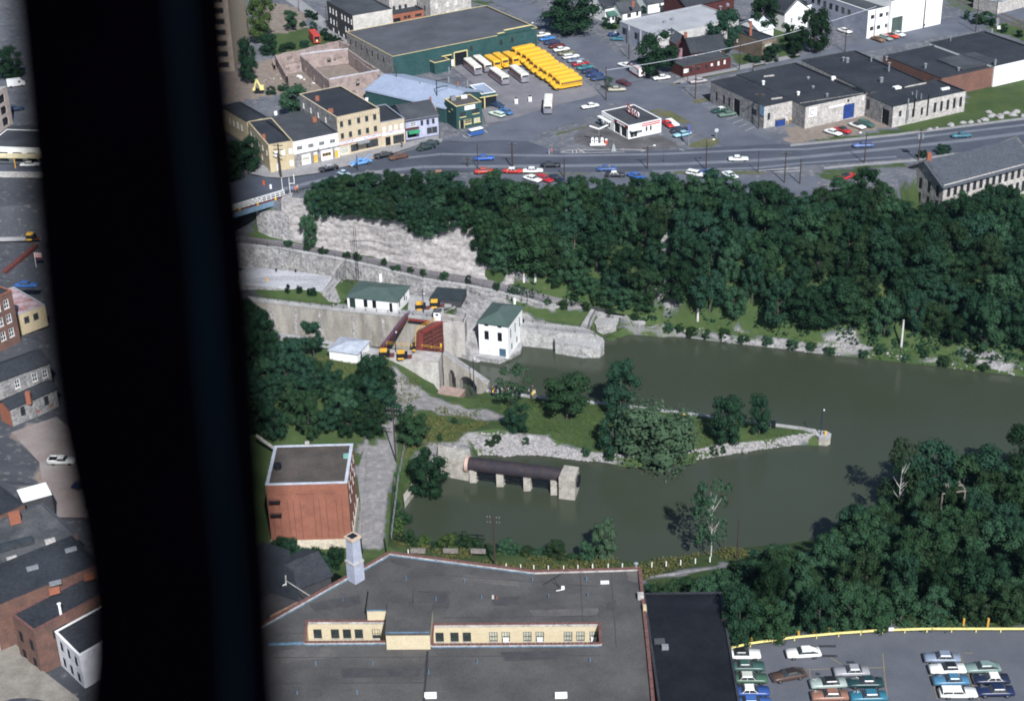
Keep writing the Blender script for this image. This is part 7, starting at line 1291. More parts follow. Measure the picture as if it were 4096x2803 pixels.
for a in (('white hardtop with black vinyl roof tight against the black-roofed building', 't', 130, 775, 330, 775, 'coupe', CW, CK), ('dark green car second from the guardrail beside the black-roofed building', 't', 160, 865, 355, 865, 'coupe', (.04, .09, .08)),
          ('green car with pale roof third down beside the black-roofed building', 't', 180, 955, 370, 955, 'sedan', (.05, .11, .07), (.5, .52, .45)), ('blue car with white roof fourth down beside the black-roofed building', 't', 195, 1050, 388, 1050, 'coupe', (.03, .07, .24), CW), ('blue car cut by the bottom edge beside the black-roofed building', 't', 205, 1135, 400, 1135, 'sedan', (.05, .12, .35)),
          ('white fastback parked alone under the yellow guardrail', 't', 805, 758, 552, 772, 'fastback', CW), ('dark brown fastback standing at an angle in the lot', 't', 708, 905, 428, 955, 'fastback', (.075, .045, .035), (.03, .022, .02)), ('pale lilac-grey hardtop at the head of the middle row', 't', 1175, 898, 900, 905, 'coupe', (.28, .28, .3)),
          ('pale sage car with black roof left in the middle row', 't', 1005, 985, 722, 998, 'sedan', (.3, .36, .33), CK), ('very dark green car right in the middle row', 't', 1278, 985, 1005, 988, 'coupe', (.015, .045, .05)), ('tan-brown sedan at the bottom left of the middle row', 't', 1005, 1080, 745, 1085, 'sedan', (.26, .13, .09)),
          ('teal blue sedan at the bottom right of the middle row', 't', 1308, 1085, 1020, 1090, 'sedan', (.03, .15, .22)), ('light blue-grey sedan at the top of the right-hand rows', 't', 1838, 802, 1588, 800, 'sedan', (.19, .23, .3)), ('white convertible with black top in the right-hand rows', 't', 1875, 882, 1630, 886, 'convertible', CW, CK),
          ('mid blue hardtop below the white convertible', 't', 1910, 968, 1648, 972, 'coupe', (.06, .17, .28)), ('white station wagon at the bottom of the right-hand rows', 't', 1698, 1062, 1965, 1062, 'wagon', CW), ('sage green fastback right of the white convertible', 't', 2150, 872, 1880, 880, 'fastback', (.17, .24, .22)),
          ('black-blue car with white roof in the right-hand rows', 't', 2225, 958, 1935, 962, 'coupe', (.015, .022, .05), CW), ('navy sedan at the bottom right corner of the lot', 't', 2258, 1048, 1965, 1052, 'sedan', (.015, .025, .07))):
    car(*a, group=LOT)
for a in (('bright blue car driving past the lamp post on the main street', 'f', 575, 825, 803, 815, 'coupe', (.02, .1, .4)), ('black car driving along the main street below the gas station', 'f', 1345, 900, 1570, 897, 'convertible', (.015, .017, .025)), ('small white sedan parked at the edge of the cliff trees', 'f', 1150, 965, 1355, 962, 'sedan', CW),
          ('blue car with pale side moulding below the gas station', 'f', 1990, 945, 2230, 940, 'coupe', (.04, .09, .25), (.03, .08, .24)), ('tan-orange car half hidden by the cliff trees', 'f', 70, 1005, 275, 1000, 'sedan', (.35, .17, .08)), ('red car behind the lamp post at the cliff trees', 'f', 590, 975, 790, 965, 'coupe', (.5, .05, .03)),
          ('red car with white roof between the cliff trees', 'f', 945, 965, 1100, 970, 'sedan', (.5, .04, .03), CW), ('white car parked nose-in left of the red wagon', 'f', 1165, 1035, 1330, 1085, 'sedan', CW), ('red station wagon parked nose-in above the wood', 'f', 1290, 1030, 1480, 1090, 'wagon', (.42, .02, .03)), ('navy car parked nose-in right of the red wagon', 'f', 1435, 1025, 1605, 1085, 'sedan', (.015, .02, .05)),
          ('dark car with white roof peeping over the wood', 'g', 90, 1010, 265, 1010, 'coupe', (.03, .03, .035), CW), ('blue car peeping over the wood', 'g', 360, 1010, 480, 1050, 'sedan', (.04, .12, .4)), ('white station wagon above the wood by the lone tree', 'g', 1025, 985, 1210, 1020, 'wagon', CW), ('blue car beside the white wagon above the wood', 'g', 1190, 980, 1330, 1015, 'sedan', (.04, .1, .3)),
          ('white car right of the lone tree above the wood', 'g', 1440, 985, 1575, 1050, 'coupe', (.7, .76, .76)), ('white hardtop driving on the right of the main street', 'g', 1490, 828, 1722, 826, 'coupe', (.78, .82, .8)), ('blue and white station wagon driving below the stone works', 'h', 762, 592, 545, 602, 'wagon', (.1, .16, .36), (.06, .08, .2)),
          ('teal sedan driving at the far right of the main street', 'h', 1775, 492, 1570, 502, 'sedan', (.04, .15, .2)), ('red car with dark top parked on the grass by the stone mill', 'h', 410, 955, 562, 892, 'coupe', (.5, .03, .03), CK), ('white sedan nearest the road in the works yard', 'd', 250, 1345, 440, 1405, 'sedan', CW), ('red car with black roof in the works yard', 'd', 360, 1320, 535, 1380, 'coupe', (.45, .03, .03), CK),
          ('white car with black roof in the works yard', 'd', 515, 1275, 678, 1335, 'coupe', CW, CK), ('green station wagon nearest the works archway', 'd', 605, 1255, 765, 1312, 'wagon', (.04, .12, .1)), ('white car in the lane by the white factory', 'd', 395, 300, 535, 345, 'sedan', CW), ('white car with dark window before the white factory', 'd', 945, 330, 1095, 380, 'fastback', CW),
          ('red-orange car with black roof before the white factory', 'd', 880, 350, 1025, 395, 'coupe', (.6, .07, .03), CK), ('grey-green station wagon before the white factory', 'd', 825, 370, 955, 420, 'wagon', (.25, .3, .28)), ('rusty brown car before the white factory', 'd', 745, 385, 872, 432, 'sedan', (.2, .1, .05)), ('red tow car with its hood forward beside the gas station', 'g', 735, 385, 845, 465, 'sedan', (.55, .03, .03)),
          ('navy car parked behind the gas station', 'g', 820, 510, 1030, 480, 'sedan', (.02, .03, .05)), ('light blue sports coupe with dark stripes beside the gas station', 'g', 1040, 525, 868, 562, 'fastback', (.3, .52, .62)), ('dark green car with white roof in the stone works parking bays', 'g', 1500, 240, 1290, 285, 'coupe', (.02, .06, .05), CW), ('dark car with pale green side in the stone works parking bays', 'g', 1580, 295, 1370, 325, 'coupe', (.12, .19, .15)),
          ('white hardtop on the side street above the delivery truck', 'c', 370, 780, 215, 735, 'coupe', CW), ('white car under the big diner tree', 'c', 815, 890, 610, 915, 'sedan', CW), ('pale pink-grey car parked in front of the diner', 'c', 1240, 930, 1035, 955, 'sedan', (.4, .36, .36)), ('dark red car parked in the bus yard corner', 'c', 200, 935, 352, 988, 'sedan', (.1, .02, .03)),
          ('cream and dark car parked by the lone utility pole', 'c', 105, 1040, 288, 1035, 'sedan', (.4, .37, .28)), ('teal sedan at the side of the pale-roofed warehouse', 'c', 310, 455, 132, 448, 'sedan', (.05, .16, .22)), ('dark blue car at the side of the pale-roofed warehouse', 'c', 270, 405, 105, 400, 'sedan', (.02, .05, .14), CW), ('black car parked under the shade tree above the buses', 'b', 1890, 340, 2032, 392, 'sedan', (.02, .015, .02)),
          ('pale green station wagon in front of the depot carport', 'f', 915, 335, 755, 285, 'wagon', (.6, .72, .6)), ('blue sedan right of the pale green wagon at the depot', 'f', 1015, 310, 858, 250, 'sedan', (.06, .16, .36)), ('dark blue car inside the depot carport', 'f', 875, 215, 780, 185, 'sedan', (.02, .05, .12)), ('white hardtop leaving the bus yard', 'b', 2312, 1215, 2095, 1250, 'coupe', (.78, .78, .74)),
          ('black car with white rear roof parked in front of the white shop', 'e', 1310, 915, 1090, 955, 'sedan', (.015, .017, .025), (.3, .3, .33)), ('small pale blue beetle car turning on the main street', 'e', 1320, 985, 1440, 1015, 'beetle', (.4, .55, .65)), ('black vintage car in front of the tan block', 'e', 1950, 770, 1732, 800, 'sedan', (.012, .016, .018)), ('brown and black car in front of the narrow tan shop', 'e', 2120, 785, 1905, 825, 'sedan', (.12, .05, .03)),
          ('black-green car parked in front of the lilac house', 'f', 95, 680, -70, 715, 'sedan', (.015, .03, .03)), ('dark green sedan second in front of the lilac house', 'f', 110, 640, 0, 655, 'coupe', (.02, .04, .04))):
    car(*a, group=ST_)
cols = [(.75, .7, .6), (.05, .2, .5), (.03, .04, .1), (.12, .02, .02), CW, (.18, .18, .1), CW, (.2, .24, .32), (.35, .02, .03), (.05, .2, .22), (.02, .03, .08), (.02, .05, .16), (.03, .06, .14)]
nm_ = ['tan and white', 'bright blue', 'navy', 'dark maroon', 'white', 'olive', 'white wagon-like', 'grey-blue', 'red', 'teal', 'dark navy', 'deep blue', 'dark blue']
for k in range(13):
    f = k / 12; x, y = 1650 + f * 660, 405 + f * 500
    car('%s car, number %s from the top in the row behind the school buses' % (nm_[k], ['one', 'two', 'three', 'four', 'five', 'six', 'seven', 'eight', 'nine', 'ten', 'eleven', 'twelve', 'thirteen'][k]), 'b', x - 70, y + 14, x + 75, y - 12 + 4, 'wagon' if k == 6 else 'sedan', cols[k], CW if k in (0, 8) else None, group='cars behind the school buses')
car('white pickup truck with pale blue load in the brick-paved yard', 'w', 310, 1338, 478, 1338, 'pickup', CW, CW, 21.2, cat='truck'); car('dark blue car behind the strut on the paved yard', 'w', 500, 1495, 600, 1500, 'sedan', (.015, .03, .07), None, 21.2)
car('blue car beside the upper lock gatehouse', 'v', 165, 1165, 290, 1170, 'sedan', (.02, .06, .12), None, 16.9); car('blue car above the brick mill roof', 'w', 135, 222, 200, 222, 'sedan', (.03, .1, .3), None, 21); car('white car by the store canopy', 'v', 190, 712, 290, 708, 'sedan', CW)
car('dark blue car behind the concrete-framed building', 'v', 85, 275, 150, 265, 'sedan', (.02, .05, .12))
# buses
YB = mat('school_bus_yellow', (.78, .42, .035), .4, (.68, .36, .03), .5, 4, .5, detail=.06, obj=True); SIL = mat('bus_silver', (.4, .4, .45), .35, metal=.5); BRD = mat('bus_red', (.45, .06, .05), .4); BCR = mat('bus_cream', (.78, .76, .68), .45)
def rr(x, hw, z0, z1, r=.28): return [(x, -hw, z0), (x, hw, z0), (x, hw, z1 - r), (x, hw - r * .35, z1 - r * .3), (x, hw - r * 1.3, z1), (x, -hw + r * 1.3, z1), (x, -hw + r * .35, z1 - r * .3), (x, -hw, z1 - r)]
def school_parts():
    P = {}
    P['body'] = (MB().loft([rr(-4.2, 1.12, .7, 2.8), rr(-4.05, 1.2, .55, 3.0), rr(3.0, 1.2, .55, 3.0), rr(3.25, 1.1, .7, 2.75)]), YB); P['hood'] = (MB().loft([ring(3.2, .85, .6, 1.6), ring(4.4, .75, .6, 1.5), ring(4.8, .6, .65, 1.3)]).loft([ring(3.3, 1.15, .5, 1.05), ring(4.6, 1.1, .5, 1.0)]), YB)
    P['windshield'] = (MB().box(3.21, 3.28, -.9, .9, 1.7, 2.45), GLASS); P['black_band'] = (MB().box(-4.1, 3.1, -1.225, 1.225, 1.2, 1.32), BLACK)
    P['roof_hatch'] = (MB().box(-2.6, -1.9, -.35, .35, 3.0, 3.08), mat('hatch_cream', (.7, .5, .15), .6)); P['bumper'] = (MB().box(4.75, 4.95, -1.1, 1.1, .5, .75), BLACK)
    return {k: (m_.mesh(k), mm) for k, (m_, mm) in P.items()}
SBP = school_parts(); SW = MB().box(-.27, .27, -1.23, 1.23, 1.62, 2.2).mesh('side_window'); SW.materials.append(GLASS)
for k in SBP: SBP[k][0].materials.append(SBP[k][1])
def school_bus(label, k, xr, yr, xf, yf):
    p, rz = heading(k, xr, yr, xf, yf, ZS + 1.2); p.z = ZS + .05; t = thing('school_bus', label, 'school bus', p, rz, 'yellow school buses')
    for q in SBP: sub(SBP[q][0], q, t)
    for i in range(10): sub(SW, 'side_window', t, (-3.75 + i * .7, 0, 0))
    wheels(t, (-2.4, 4.0), 1.0, .48, BWHL, BHUB)
NUM = ['farthest', 'second', 'third', 'fourth', 'fifth', 'sixth', 'seventh', 'eighth', 'ninth', 'tenth', 'nearest']
for k in range(11):
    f = k / 10 + RND.uniform(-.012, .012); dx = RND.uniform(-12, 12); school_bus('yellow school bus, %s from the bus garage wall in the long row' % NUM[k], 'b', 1590 + f * 550 + dx, 545 + f * 375 - dx * .2, 1265 + f * 515 + dx, 615 + f * 370 - dx * .2)
for k, (a, lb) in enumerate((((1000, 665, 1165, 775), 'left'), ((1090, 635, 1262, 755), 'middle'), ((1200, 620, 1395, 740), 'right'))): school_bus('older yellow school bus, %s of the three parked beside the garage door' % lb, 'b', *a)
CBP = {}
for nm, (m_, mm) in {'body': (MB().loft([rr(-5.2, 1.1, .5, 1.9, .05), rr(-5.05, 1.25, .4, 1.95, .05), rr(5.0, 1.25, .4, 1.95, .05), rr(5.2, 1.12, .5, 1.9, .05)]), SIL), 'stripe': (MB().box(-5.1, 5.05, -1.27, 1.27, 1.15, 1.45), BRD), 'roof_shell': (MB().loft([rr(-5.1, 1.05, 1.96, 2.75), rr(-4.9, 1.24, 1.96, 2.95), rr(4.85, 1.24, 1.96, 2.95), rr(5.1, 1.05, 1.96, 2.8)]), BCR), 'red_cornice': (MB().box(-5.0, 4.95, -1.26, 1.26, 2.52, 2.64), BRD), 'windshield': (MB().box(5.0, 5.16, -1.0, 1.0, 1.75, 2.5), GLASS), 'rear_window': (MB().box(-5.18, -5.0, -.9, .9, 1.9, 2.45), GLASS)}.items(): CBP[nm] = m_.mesh(nm); CBP[nm].materials.append(mm)
CBW = MB().box(-.45, .45, -1.27, 1.27, 1.7, 2.4).mesh('side_window'); CBW.materials.append(GLASS)
for lb, a in (('cream-roofed city bus nearest the garage door', (755, 690, 935, 840)), ('cream-roofed city bus second from the garage door', (870, 665, 1045, 800)), ('cream-roofed city bus in the middle of the yard, left of the front pair', (1050, 800, 1255, 950)), ('cream-roofed city bus in the middle of the yard, right of the front pair', (1285, 775, 1480, 925)), ('cream-roofed city bus standing alone at the yard exit', (1728, 1110, 1712, 1290))):
    p, rz = heading('b', *a, ZS + 1.2); p.z = ZS + .05; t = thing('city_bus', lb, 'bus', p, rz, 'cream and red city buses')
    for q in CBP: sub(CBP[q], q, t)
    for i in range(9): sub(CBW, 'side_window', t, (-4.3 + i * 1.05, 0, 0))
    wheels(t, (-3.1, 3.3), 1.08, .48, BWHL, BHUB)
# vans and trucks
def boxy(name, label, cat, k, a, z, parts, wx, wy=.78, big=False):
    p, rz = heading(k, *a, z); p.z = z + .05; t = thing(name, label, cat, p, rz)
    for nm, m_, mm in parts: me = m_.mesh(nm); me.materials.append(mm); sub(me, nm, t)
    wheels(t, wx, wy, .48 if big else .34, BWHL if big else None, BHUB if big else None); return t
VB = paint('van_blue', (.03, .1, .32), .4)
boxy('microbus', 'blue microbus with white roof parked before the depot office', 'van', 'f', (685, 510, 492, 555), ZS, [('body', MB().loft([rr(-2.1, .8, .35, 1.3, .05), rr(-2.0, .86, .3, 1.35, .05), rr(2.0, .86, .3, 1.35, .05), rr(2.12, .75, .4, 1.3, .05)]), VB), ('windows', MB().loft([rr(-2.05, .78, 1.36, 1.75, .05), rr(1.95, .78, 1.36, 1.75, .05)]), GLASS), ('roof_shell', MB().loft([rr(-2.0, .8, 1.76, 1.95, .1), rr(1.9, .8, 1.76, 1.95, .1)]), WHITE), ('bumper', MB().box(2.1, 2.2, -.8, .8, .4, .55), WHITE)], (-1.2, 1.2), .75)
boxy('delivery_truck', 'white and red delivery step van under the diner tree', 'truck', 'c', (350, 800, 520, 905), ZS, [('body', MB().loft([rr(-3.2, 1.1, .5, 2.9, .12), rr(3.0, 1.1, .5, 2.9, .12), rr(3.3, 1.0, .6, 2.2, .12)]), WHITE), ('roof_panel', MB().box(-3.1, 2.9, -1.0, 1.0, 2.91, 2.96), mat('pale_pink', (.6, .5, .52), .6)), ('red_band', MB().box(-3.25, 3.1, -1.13, 1.13, 2.55, 2.8), REDP), ('lower_band', MB().box(-3.25, 3.2, -1.13, 1.13, .48, .75), REDP), ('emblem', MB().box(-2.2, 3.345, -.5, .6, 1.2, 2.0), BRD), ('windows', MB().box(2.2, 3.0, -1.14, 1.14, 1.6, 2.3), GLASS)], (-2, 2.2), 1.0, True)
boxy('tow_truck', 'light blue tow truck with crane boom on the main street', 'truck', 'e', (1700, 850, 1450, 905), ZS, [('body', MB().loft([ring(-2.9, .95, .6, .95), ring(-.4, .95, .5, 1.0), ring(2.5, .9, .5, 1.15), ring(2.9, .8, .6, 1.0)]), paint('tow_blue', (.12, .3, .6), .4)), ('cab', MB().loft([rr(-.3, .85, 1.0, 1.9, .12), rr(.9, .85, 1.0, 1.85, .12), rr(1.3, .8, 1.0, 1.2, .05)]), MATS['paint_tow_blue']), ('windows', MB().box(-.1, .85, -.87, .87, 1.35, 1.75), GLASS), ('boom', MB().bar((-.6, 0, 1.0), (-3.0, .0, 2.5), .12, 5).bar((-.6, .5, 1), (-1.8, 0, 1.75), .09, 5).bar((-.6, -.5, 1), (-1.8, 0, 1.75), .09, 5).bar((-.7, 0, 1), (-.7, 0, 1.9), .1), MATS['paint_tow_blue']), ('bumper', MB().box(2.85, 3.0, -.9, .9, .45, .65), WHITE)], (-1.9, 1.9), .85, True)
boxy('red_van', 'long red box van on the waste ground behind the ruin', 'van', 'a', (990, 400, 1095, 530), ZS, [('body', MB().loft([rr(-3.6, 1.1, .5, 3.1, .1), rr(3.6, 1.1, .5, 3.1, .1)]), mat('van_red', (.5, .05, .04), .6, (.38, .05, .04), .5, 3)), ('open_front', MB().box(3.61, 3.66, -.85, .85, .9, 2.6), BLACK), ('cargo', MB().box(3.62, 3.72, -.4, .3, .9, 1.6), CREAM)], (-2.2, 2.2), 1.0, True)
boxy('white_van', 'white delivery van at the top of the left strip', 'van', 'v', (65, 85, 190, 70), ZS, [('body', MB().loft([rr(-2.6, 1, .4, 2.4, .1), rr(1.5, 1, .4, 2.4, .1), rr(2.0, .95, .4, 1.5, .1), rr(2.7, .85, .5, 1.2, .1)]), WHITE), ('windows', MB().box(.7, 1.4, -1.02, 1.02, 1.4, 2), GLASS)], (-1.6, 1.7), .95)
boxy('white_trailer', 'flat white trailer body beside the red car at the gas station', 'trailer', 'g', (800, 380, 885, 445), ZS, [('body', MB().box(-2.8, 2.8, -.9, .9, .6, .95), WHITE), ('drawbar', MB().bar((2.8, 0, .7), (3.6, 0, .5), .06), GREYM)], (-.6, .6), .85)
ex = thing('excavator', 'pale yellow excavator with dark wheels by the ruin', 'excavator', W('a', 400, 1075)); c0 = W('a', 400, 1075); CY = mat('digger_yellow', (.75, .66, .25), .6)
child(ex, 'chassis', BLACK, lambda q: q.box(c0.x - 1.3, c0.x + 1.3, c0.y - 1, c0.y + 1, ZS + .1, ZS + .9)); child(ex, 'boom', CY, lambda q: (q.bar(c0 + Vector((.8, 0, 1)), c0 + Vector((-.6, 0, 4.0)), .3), q.bar(c0 + Vector((-.6, 0, 4.0)), c0 + Vector((-1.4, 0, 1.4)), .25))); child(ex, 'bucket', CY, lambda q: q.box(c0.x - 1.9, c0.x - 1.1, c0.y - .5, c0.y + .5, ZS + .6, ZS + 1.4)); child(ex, 'cab', CY, lambda q: q.box(c0.x + .3, c0.x + 1.5, c0.y - .7, c0.y + .7, ZS + .92, ZS + 2.1))
# ---------------------------------------------------------------- poles, signs, fences, people, small things
def pole(label, k, xb, yb, xt, yt, z=ZS, r=.17, arm=0, lamp=0, m=WOODP, name='utility_pole', cat='utility pole', box=0, h=None):
    x0, y0, s_ = REG[k]; b_ = W(k, xb, yb, z) if z is not None else G((x0 + xb * s_) / 1.76313, (y0 + yb * s_) / 1.76313); z = b_.z
    if h is None:   # pole height from its sighted top
        dv = VF * FPX + VR * (x0 + xt * s_ - 2048) - VU * (y0 + yt * s_ - 1401.5); t = (b_.y) / dv.y; h = max(2.5, CZ + dv.z * t - z)
    t = thing(name, label, cat, b_); child(t, 'shaft', m, lambda q: q.bar(b_ - Vector((0, 0, .2)), b_ + Vector((0, 0, h)), r, 8, r * .65))
    for i in range(arm): c = b_ + Vector((0, 0, h - .4 - i * 1.1)); child(t, 'cross_arm', m, lambda q: q.beam(c + Vector((-1.3, .25, 0)), c + Vector((1.3, -.25, 0)), .16, .16)); [boxat(t, 'insulator', c + Vector((dx, -dx * .19, 0)), .12, .12, .22, GREYM) for dx in (-1.1, -.6, .6, 1.1)]
    if lamp: c = b_ + Vector((0, 0, h - .3)); child(t, 'lamp_arm', GREYM, lambda q: q.bar(c, c + Vector((-1.6 * lamp, -.3, .5)), .06)); boxat(t, 'lamp_head', c + Vector((-1.7 * lamp, -.3, .4)), .6, .3, .22, WHITE)
    if box:
        for dx in (-.5, .5): tubeat(t, 'transformer', b_ + Vector((dx, -.1, h - 2.6)), .38, 1.1, GREYM)
    return t, h
for a in (('pole with a red and white band at the diner crossing', 'c', 1105, 1150, 1110, 760, dict(arm=1)), ('pole in front of the left stone works wall', 'c', 1838, 1495, 1845, 1085, dict(arm=1)), ('lone pole at the bus yard corner', 'c', 70, 1165, 55, 780, dict(arm=0)), ('pole at the right end of the diner', 'c', 1615, 815, 1618, 530, dict()),
          ('short post on the sidewalk right of the diner', 'c', 1775, 830, 1778, 730, dict()), ('thin pole at the left front of the diner', 'c', 1015, 960, 1020, 650, dict(r=.1)), ('pole beside the pale-roofed warehouse', 'c', 335, 690, 355, 360, dict()), ('pole at the side street curb left of the works', 'd', 465, 545, 480, 290, dict(arm=1)),
          ('pole behind the pointed street tree', 'd', 210, 540, 232, 80, dict()), ('pole at the rail yard on the right', 'd', 2020, 300, 2035, 0, dict(arm=1)), ('pole on the works street near the rail yard', 'd', 1820, 335, 1840, 0, dict()), ('pole in front of the white factory hall', 'd', 1280, 295, 1315, 0, dict()), ('thin pole beside the factory hall downpipe', 'd', 1228, 275, 1258, 0, dict(r=.1)), ('pole at the corner of the white factory wing', 'd', 765, 390, 800, 100, dict()),
          ('thick pole with double cross-arms at the corner shop', 'e', 650, 1040, 615, 655, dict(r=.28, arm=2)), ('pole across the street from the tow truck', 'e', 1540, 965, 1528, 790, dict()), ('heavy pole with cross-arm in the middle of the cliff trees', 'f', 1015, 940, 1000, 640, dict(r=.24, arm=1)), ('brown lamp pole behind the red car', 'f', 615, 950, 605, 660, dict(lamp=0, r=.13)),
          ('pole beside the nose-in cars above the wood', 'f', 1617, 1050, 1613, 820, dict()), ('short pole with cross-arm above the cliff trees', 'f', 495, 920, 497, 850, dict(arm=1)), ('pole with street lamp in front of the gas station', 'g', 550, 945, 540, 680, dict(arm=1, lamp=-1)), ('pole with lamp beside the grass island', 'g', 1230, 960, 1245, 610, dict(lamp=-1)), ('pole right of the white hardtop', 'g', 1833, 990, 1843, 740, dict(r=.12)),
          ('left pole of the transformer frame above the wood', 'g', 2140, 1105, 2165, 750, dict(arm=1)), ('right pole of the transformer frame above the wood', 'g', 2318, 1120, 2330, 830, dict()), ('slim lamp post on the street edge', 'g', 738, 870, 737, 795, dict(r=.08)), ('lamp pole below the works yard', 'h', 668, 785, 705, 470, dict(lamp=1)), ('pole carrying round transformers by the stone mill', 'h', 1228, 760, 1255, 430, dict(box=1, arm=1)),
          ('pole beside the lane at the dark window block', 'a', 1320, 490, 1295, 200, dict()), ('pole in the alley beside the bus garage', 'a', 1590, 620, 1575, 420, dict(r=.12)), ('tall pole at the alley mouth of the ruin', 'a', 2005, 1150, 1975, 760, dict(r=.2)), ('pole at the bus garage corner', 'a', 1965, 900, 1950, 690, dict()), ('lamp pole at the bus garage right end', 'b', 1603, 510, 1600, 270, dict(lamp=1, r=.1)), ('pole at the back of the bus garage wall', 'b', 672, 560, 668, 470, dict(r=.1)),
          ('short pole beside the lilac house', 'f', 175, 600, 160, 515, dict(r=.09)), ('pole on the waste ground by the lane', 'a', 860, 130, 850, -60, dict(r=.12)), ('pole left of the pale block', 'a', 1185, 330, 1160, 60, dict(r=.12))):
    kw = a[6]; pole(a[0], *a[1:6], **kw)
for a in (('left of the twin pale concrete posts on the towpath', 'j', 1147, 657, 1143, 412, 6.8), ('right of the twin pale concrete posts on the towpath', 'j', 1280, 672, 1272, 416, 6.4), ('single pale concrete post on the far bank', 'k', 1008, 985, 1017, 700, 3.2), ('leaning pale post on the far bank at the right', 'l', 1048, 1275, 1070, 985, 2.6)):
    pole(a[0], *a[1:6], z=None, r=.3, m=mat('pale_post', (.6, .58, .55), .9), name='concrete_post', cat='post')
pole('wooden pole with two cross-arms beside the brick warehouse road', 'q', 1755, 450, 1715, -210, z=3.4, arm=2); pole('wooden pole with cross-arms in the weeds by the near water', 'r', 1238, 545, 1225, 30, z=3.4, arm=2, r=.2); pole('dark pole on the near bank right of the pale tree', 's', 1880, 520, 1890, 70, z=3.2); pole('lamp pole in the thicket behind the guardrail', 't', 885, 580, 908, 290, z=22.5, lamp=-1)
for a in (('thin dark mast on the tip of the peninsula', 'p', 214, 360, 232, 105, 1.9), ('dark lamp mast at the foot of the arched stair', 'n', 572, 470, 560, 105, 2.6), ('dark lamp post on the far lock terrace', 'y', 975, 460, 945, 25, 9.1), ('dark lamp post on the near gate block', 'y', 468, 1165, 432, 720, 9.1)):
    t, h = pole(a[0], *a[1:6], z=a[6], r=.12, m=mat('navy_metal', (.02, .03, .07), .5), name='lamp_mast', cat='lamp post'); tubeat(t, 'lamp', W(*a[1:4], a[6]) + Vector((.35, 0, h - 1.4 if 'terrace' in a[0] or 'block' in a[0] else h - .1)), .14, .3, WHITE)
for x0_, x1_ in (((i_, 375), (i_, 860)) for i_ in ()): pass
gp_ = thing('guard_posts', 'tall thin pair of dark gauge poles behind the first lock house', 'mast', W('i', 1400, 905, 9)); 
for x in (1388, 1410): child(gp_, 'mast', BLACK, lambda q: q.bar(W('i', x, 905, 9), W('i', x, 905, 9) + Vector((0, 0, 14)), .07))
wire = thing('overhead_cable', 'bright cable sagging from the bus yard pole to the white factory', 'cable', W('c', 55, 1160)); a, b_ = W('c', 70, 1165) + Vector((0, 0, 9)), W('d', 765, 390) + Vector((0, 0, 10)); pts_ = []
for k in range(25): f = k / 24; p = a.lerp(b_, f); p.z -= 5.5 * f * (1 - f) * 1.6; pts_.append(p)
child(wire, 'strand', mat('aluminium', (.55, .58, .65), .4), lambda q: q.path(pts_, .075, 5))
# guardrail
gl = [p + Vector((0, -.4, 0)) for p in lot_edge]
gr_ = thing('guardrail', 'long yellow guardrail at the back of the parking lot', 'guardrail', gl[0]); YG = mat('guardrail_yellow', (.72, .62, .22), .6, (.6, .5, .18), .5, 3)
for a, b_ in zip(gl, gl[1:]):
    n = max(2, int((b_ - a).length / 3)); u = Vector((0, 0, .75))
    for k in range(n):
        p, p2 = a.lerp(b_, k / n), a.lerp(b_, (k + 1) / n); child(gr_, 'rail', YG, lambda q: q.loft([[c_ + u + Vector((0, dy, dz)) for dy, dz in ((-.12, .18), (.0, .06), (-.12, -.06), (-.04, -.2), (.06, -.2), (.04, .2))] for c_ in (p, p2 - (p2 - p) * .01)])); boxat(gr_, 'post', p + Vector((.1, .15, 0)), .15, .15, .8, YG)
for k, (x, y) in enumerate(((182, 700), (290, 700), (408, 680), (525, 672), (640, 655), (752, 640), (862, 628), (1868, 580), (2050, 578))): tag(boxat(thing('marker_post', 'orange marker post, %s from the left behind the guardrail' % ['first', 'second', 'third', 'fourth', 'fifth', 'sixth', 'seventh', 'eighth', 'ninth'][k], 'post', W('t', x, y, ZS - .6)), 'stake', W('t', x, y, ZS - .6), .3, .3, 1.3 if x < 1000 else 1.8, mat('post_orange', (.6, .33, .06), .7)))
sg_ = thing('lot_sign', 'small white sign on a post behind the guardrail', 'sign', W('t', 1330, 600, ZS - .4)); boxat(sg_, 'post', W('t', 1330, 600, ZS - .4), .08, .08, 2, GREYM); boxat(sg_, 'board', W('t', 1332, 600, ZS + 1.5), .75, .06, .6, WHITE)
for k, (kk, x, y) in enumerate((('r', 345, 430), ('r', 1355, 575), ('r', 1505, 585), ('r', 1640, 590), ('r', 1790, 595), ('r', 1948, 598), ('r', 2095, 590), ('r', 2245, 588), ('s', 205, 650), ('s', 385, 648), ('s', 550, 645), ('s', 892, 630), ('s', 1058, 620), ('s', 1226, 605), ('s', 1396, 588), ('s', 1566, 570))):
    t = thing('guide_post', 'white guide post along the near canal path', 'post', W(kk, x, y, 3.5), 0, 'white guide posts'); boxat(t, 'stake', W(kk, x, y, 3.3), .16, .16, 1.1, WHITE)
for x, y, lb in ((445, 405, 'left'), (780, 405, 'middle'), (1065, 408, 'right')): boxat(thing('timber_stack', 'grey weathered plank stack, %s of three in the weeds' % lb, 'timber', W('r', x, y, 3.3)), 'plank_pile', W('r', x, y, 3.1), 2.8, .9, .55, mat('grey_timber', (.25, .22, .2), .9, (.14, .12, .11), 2, 8), -.1)
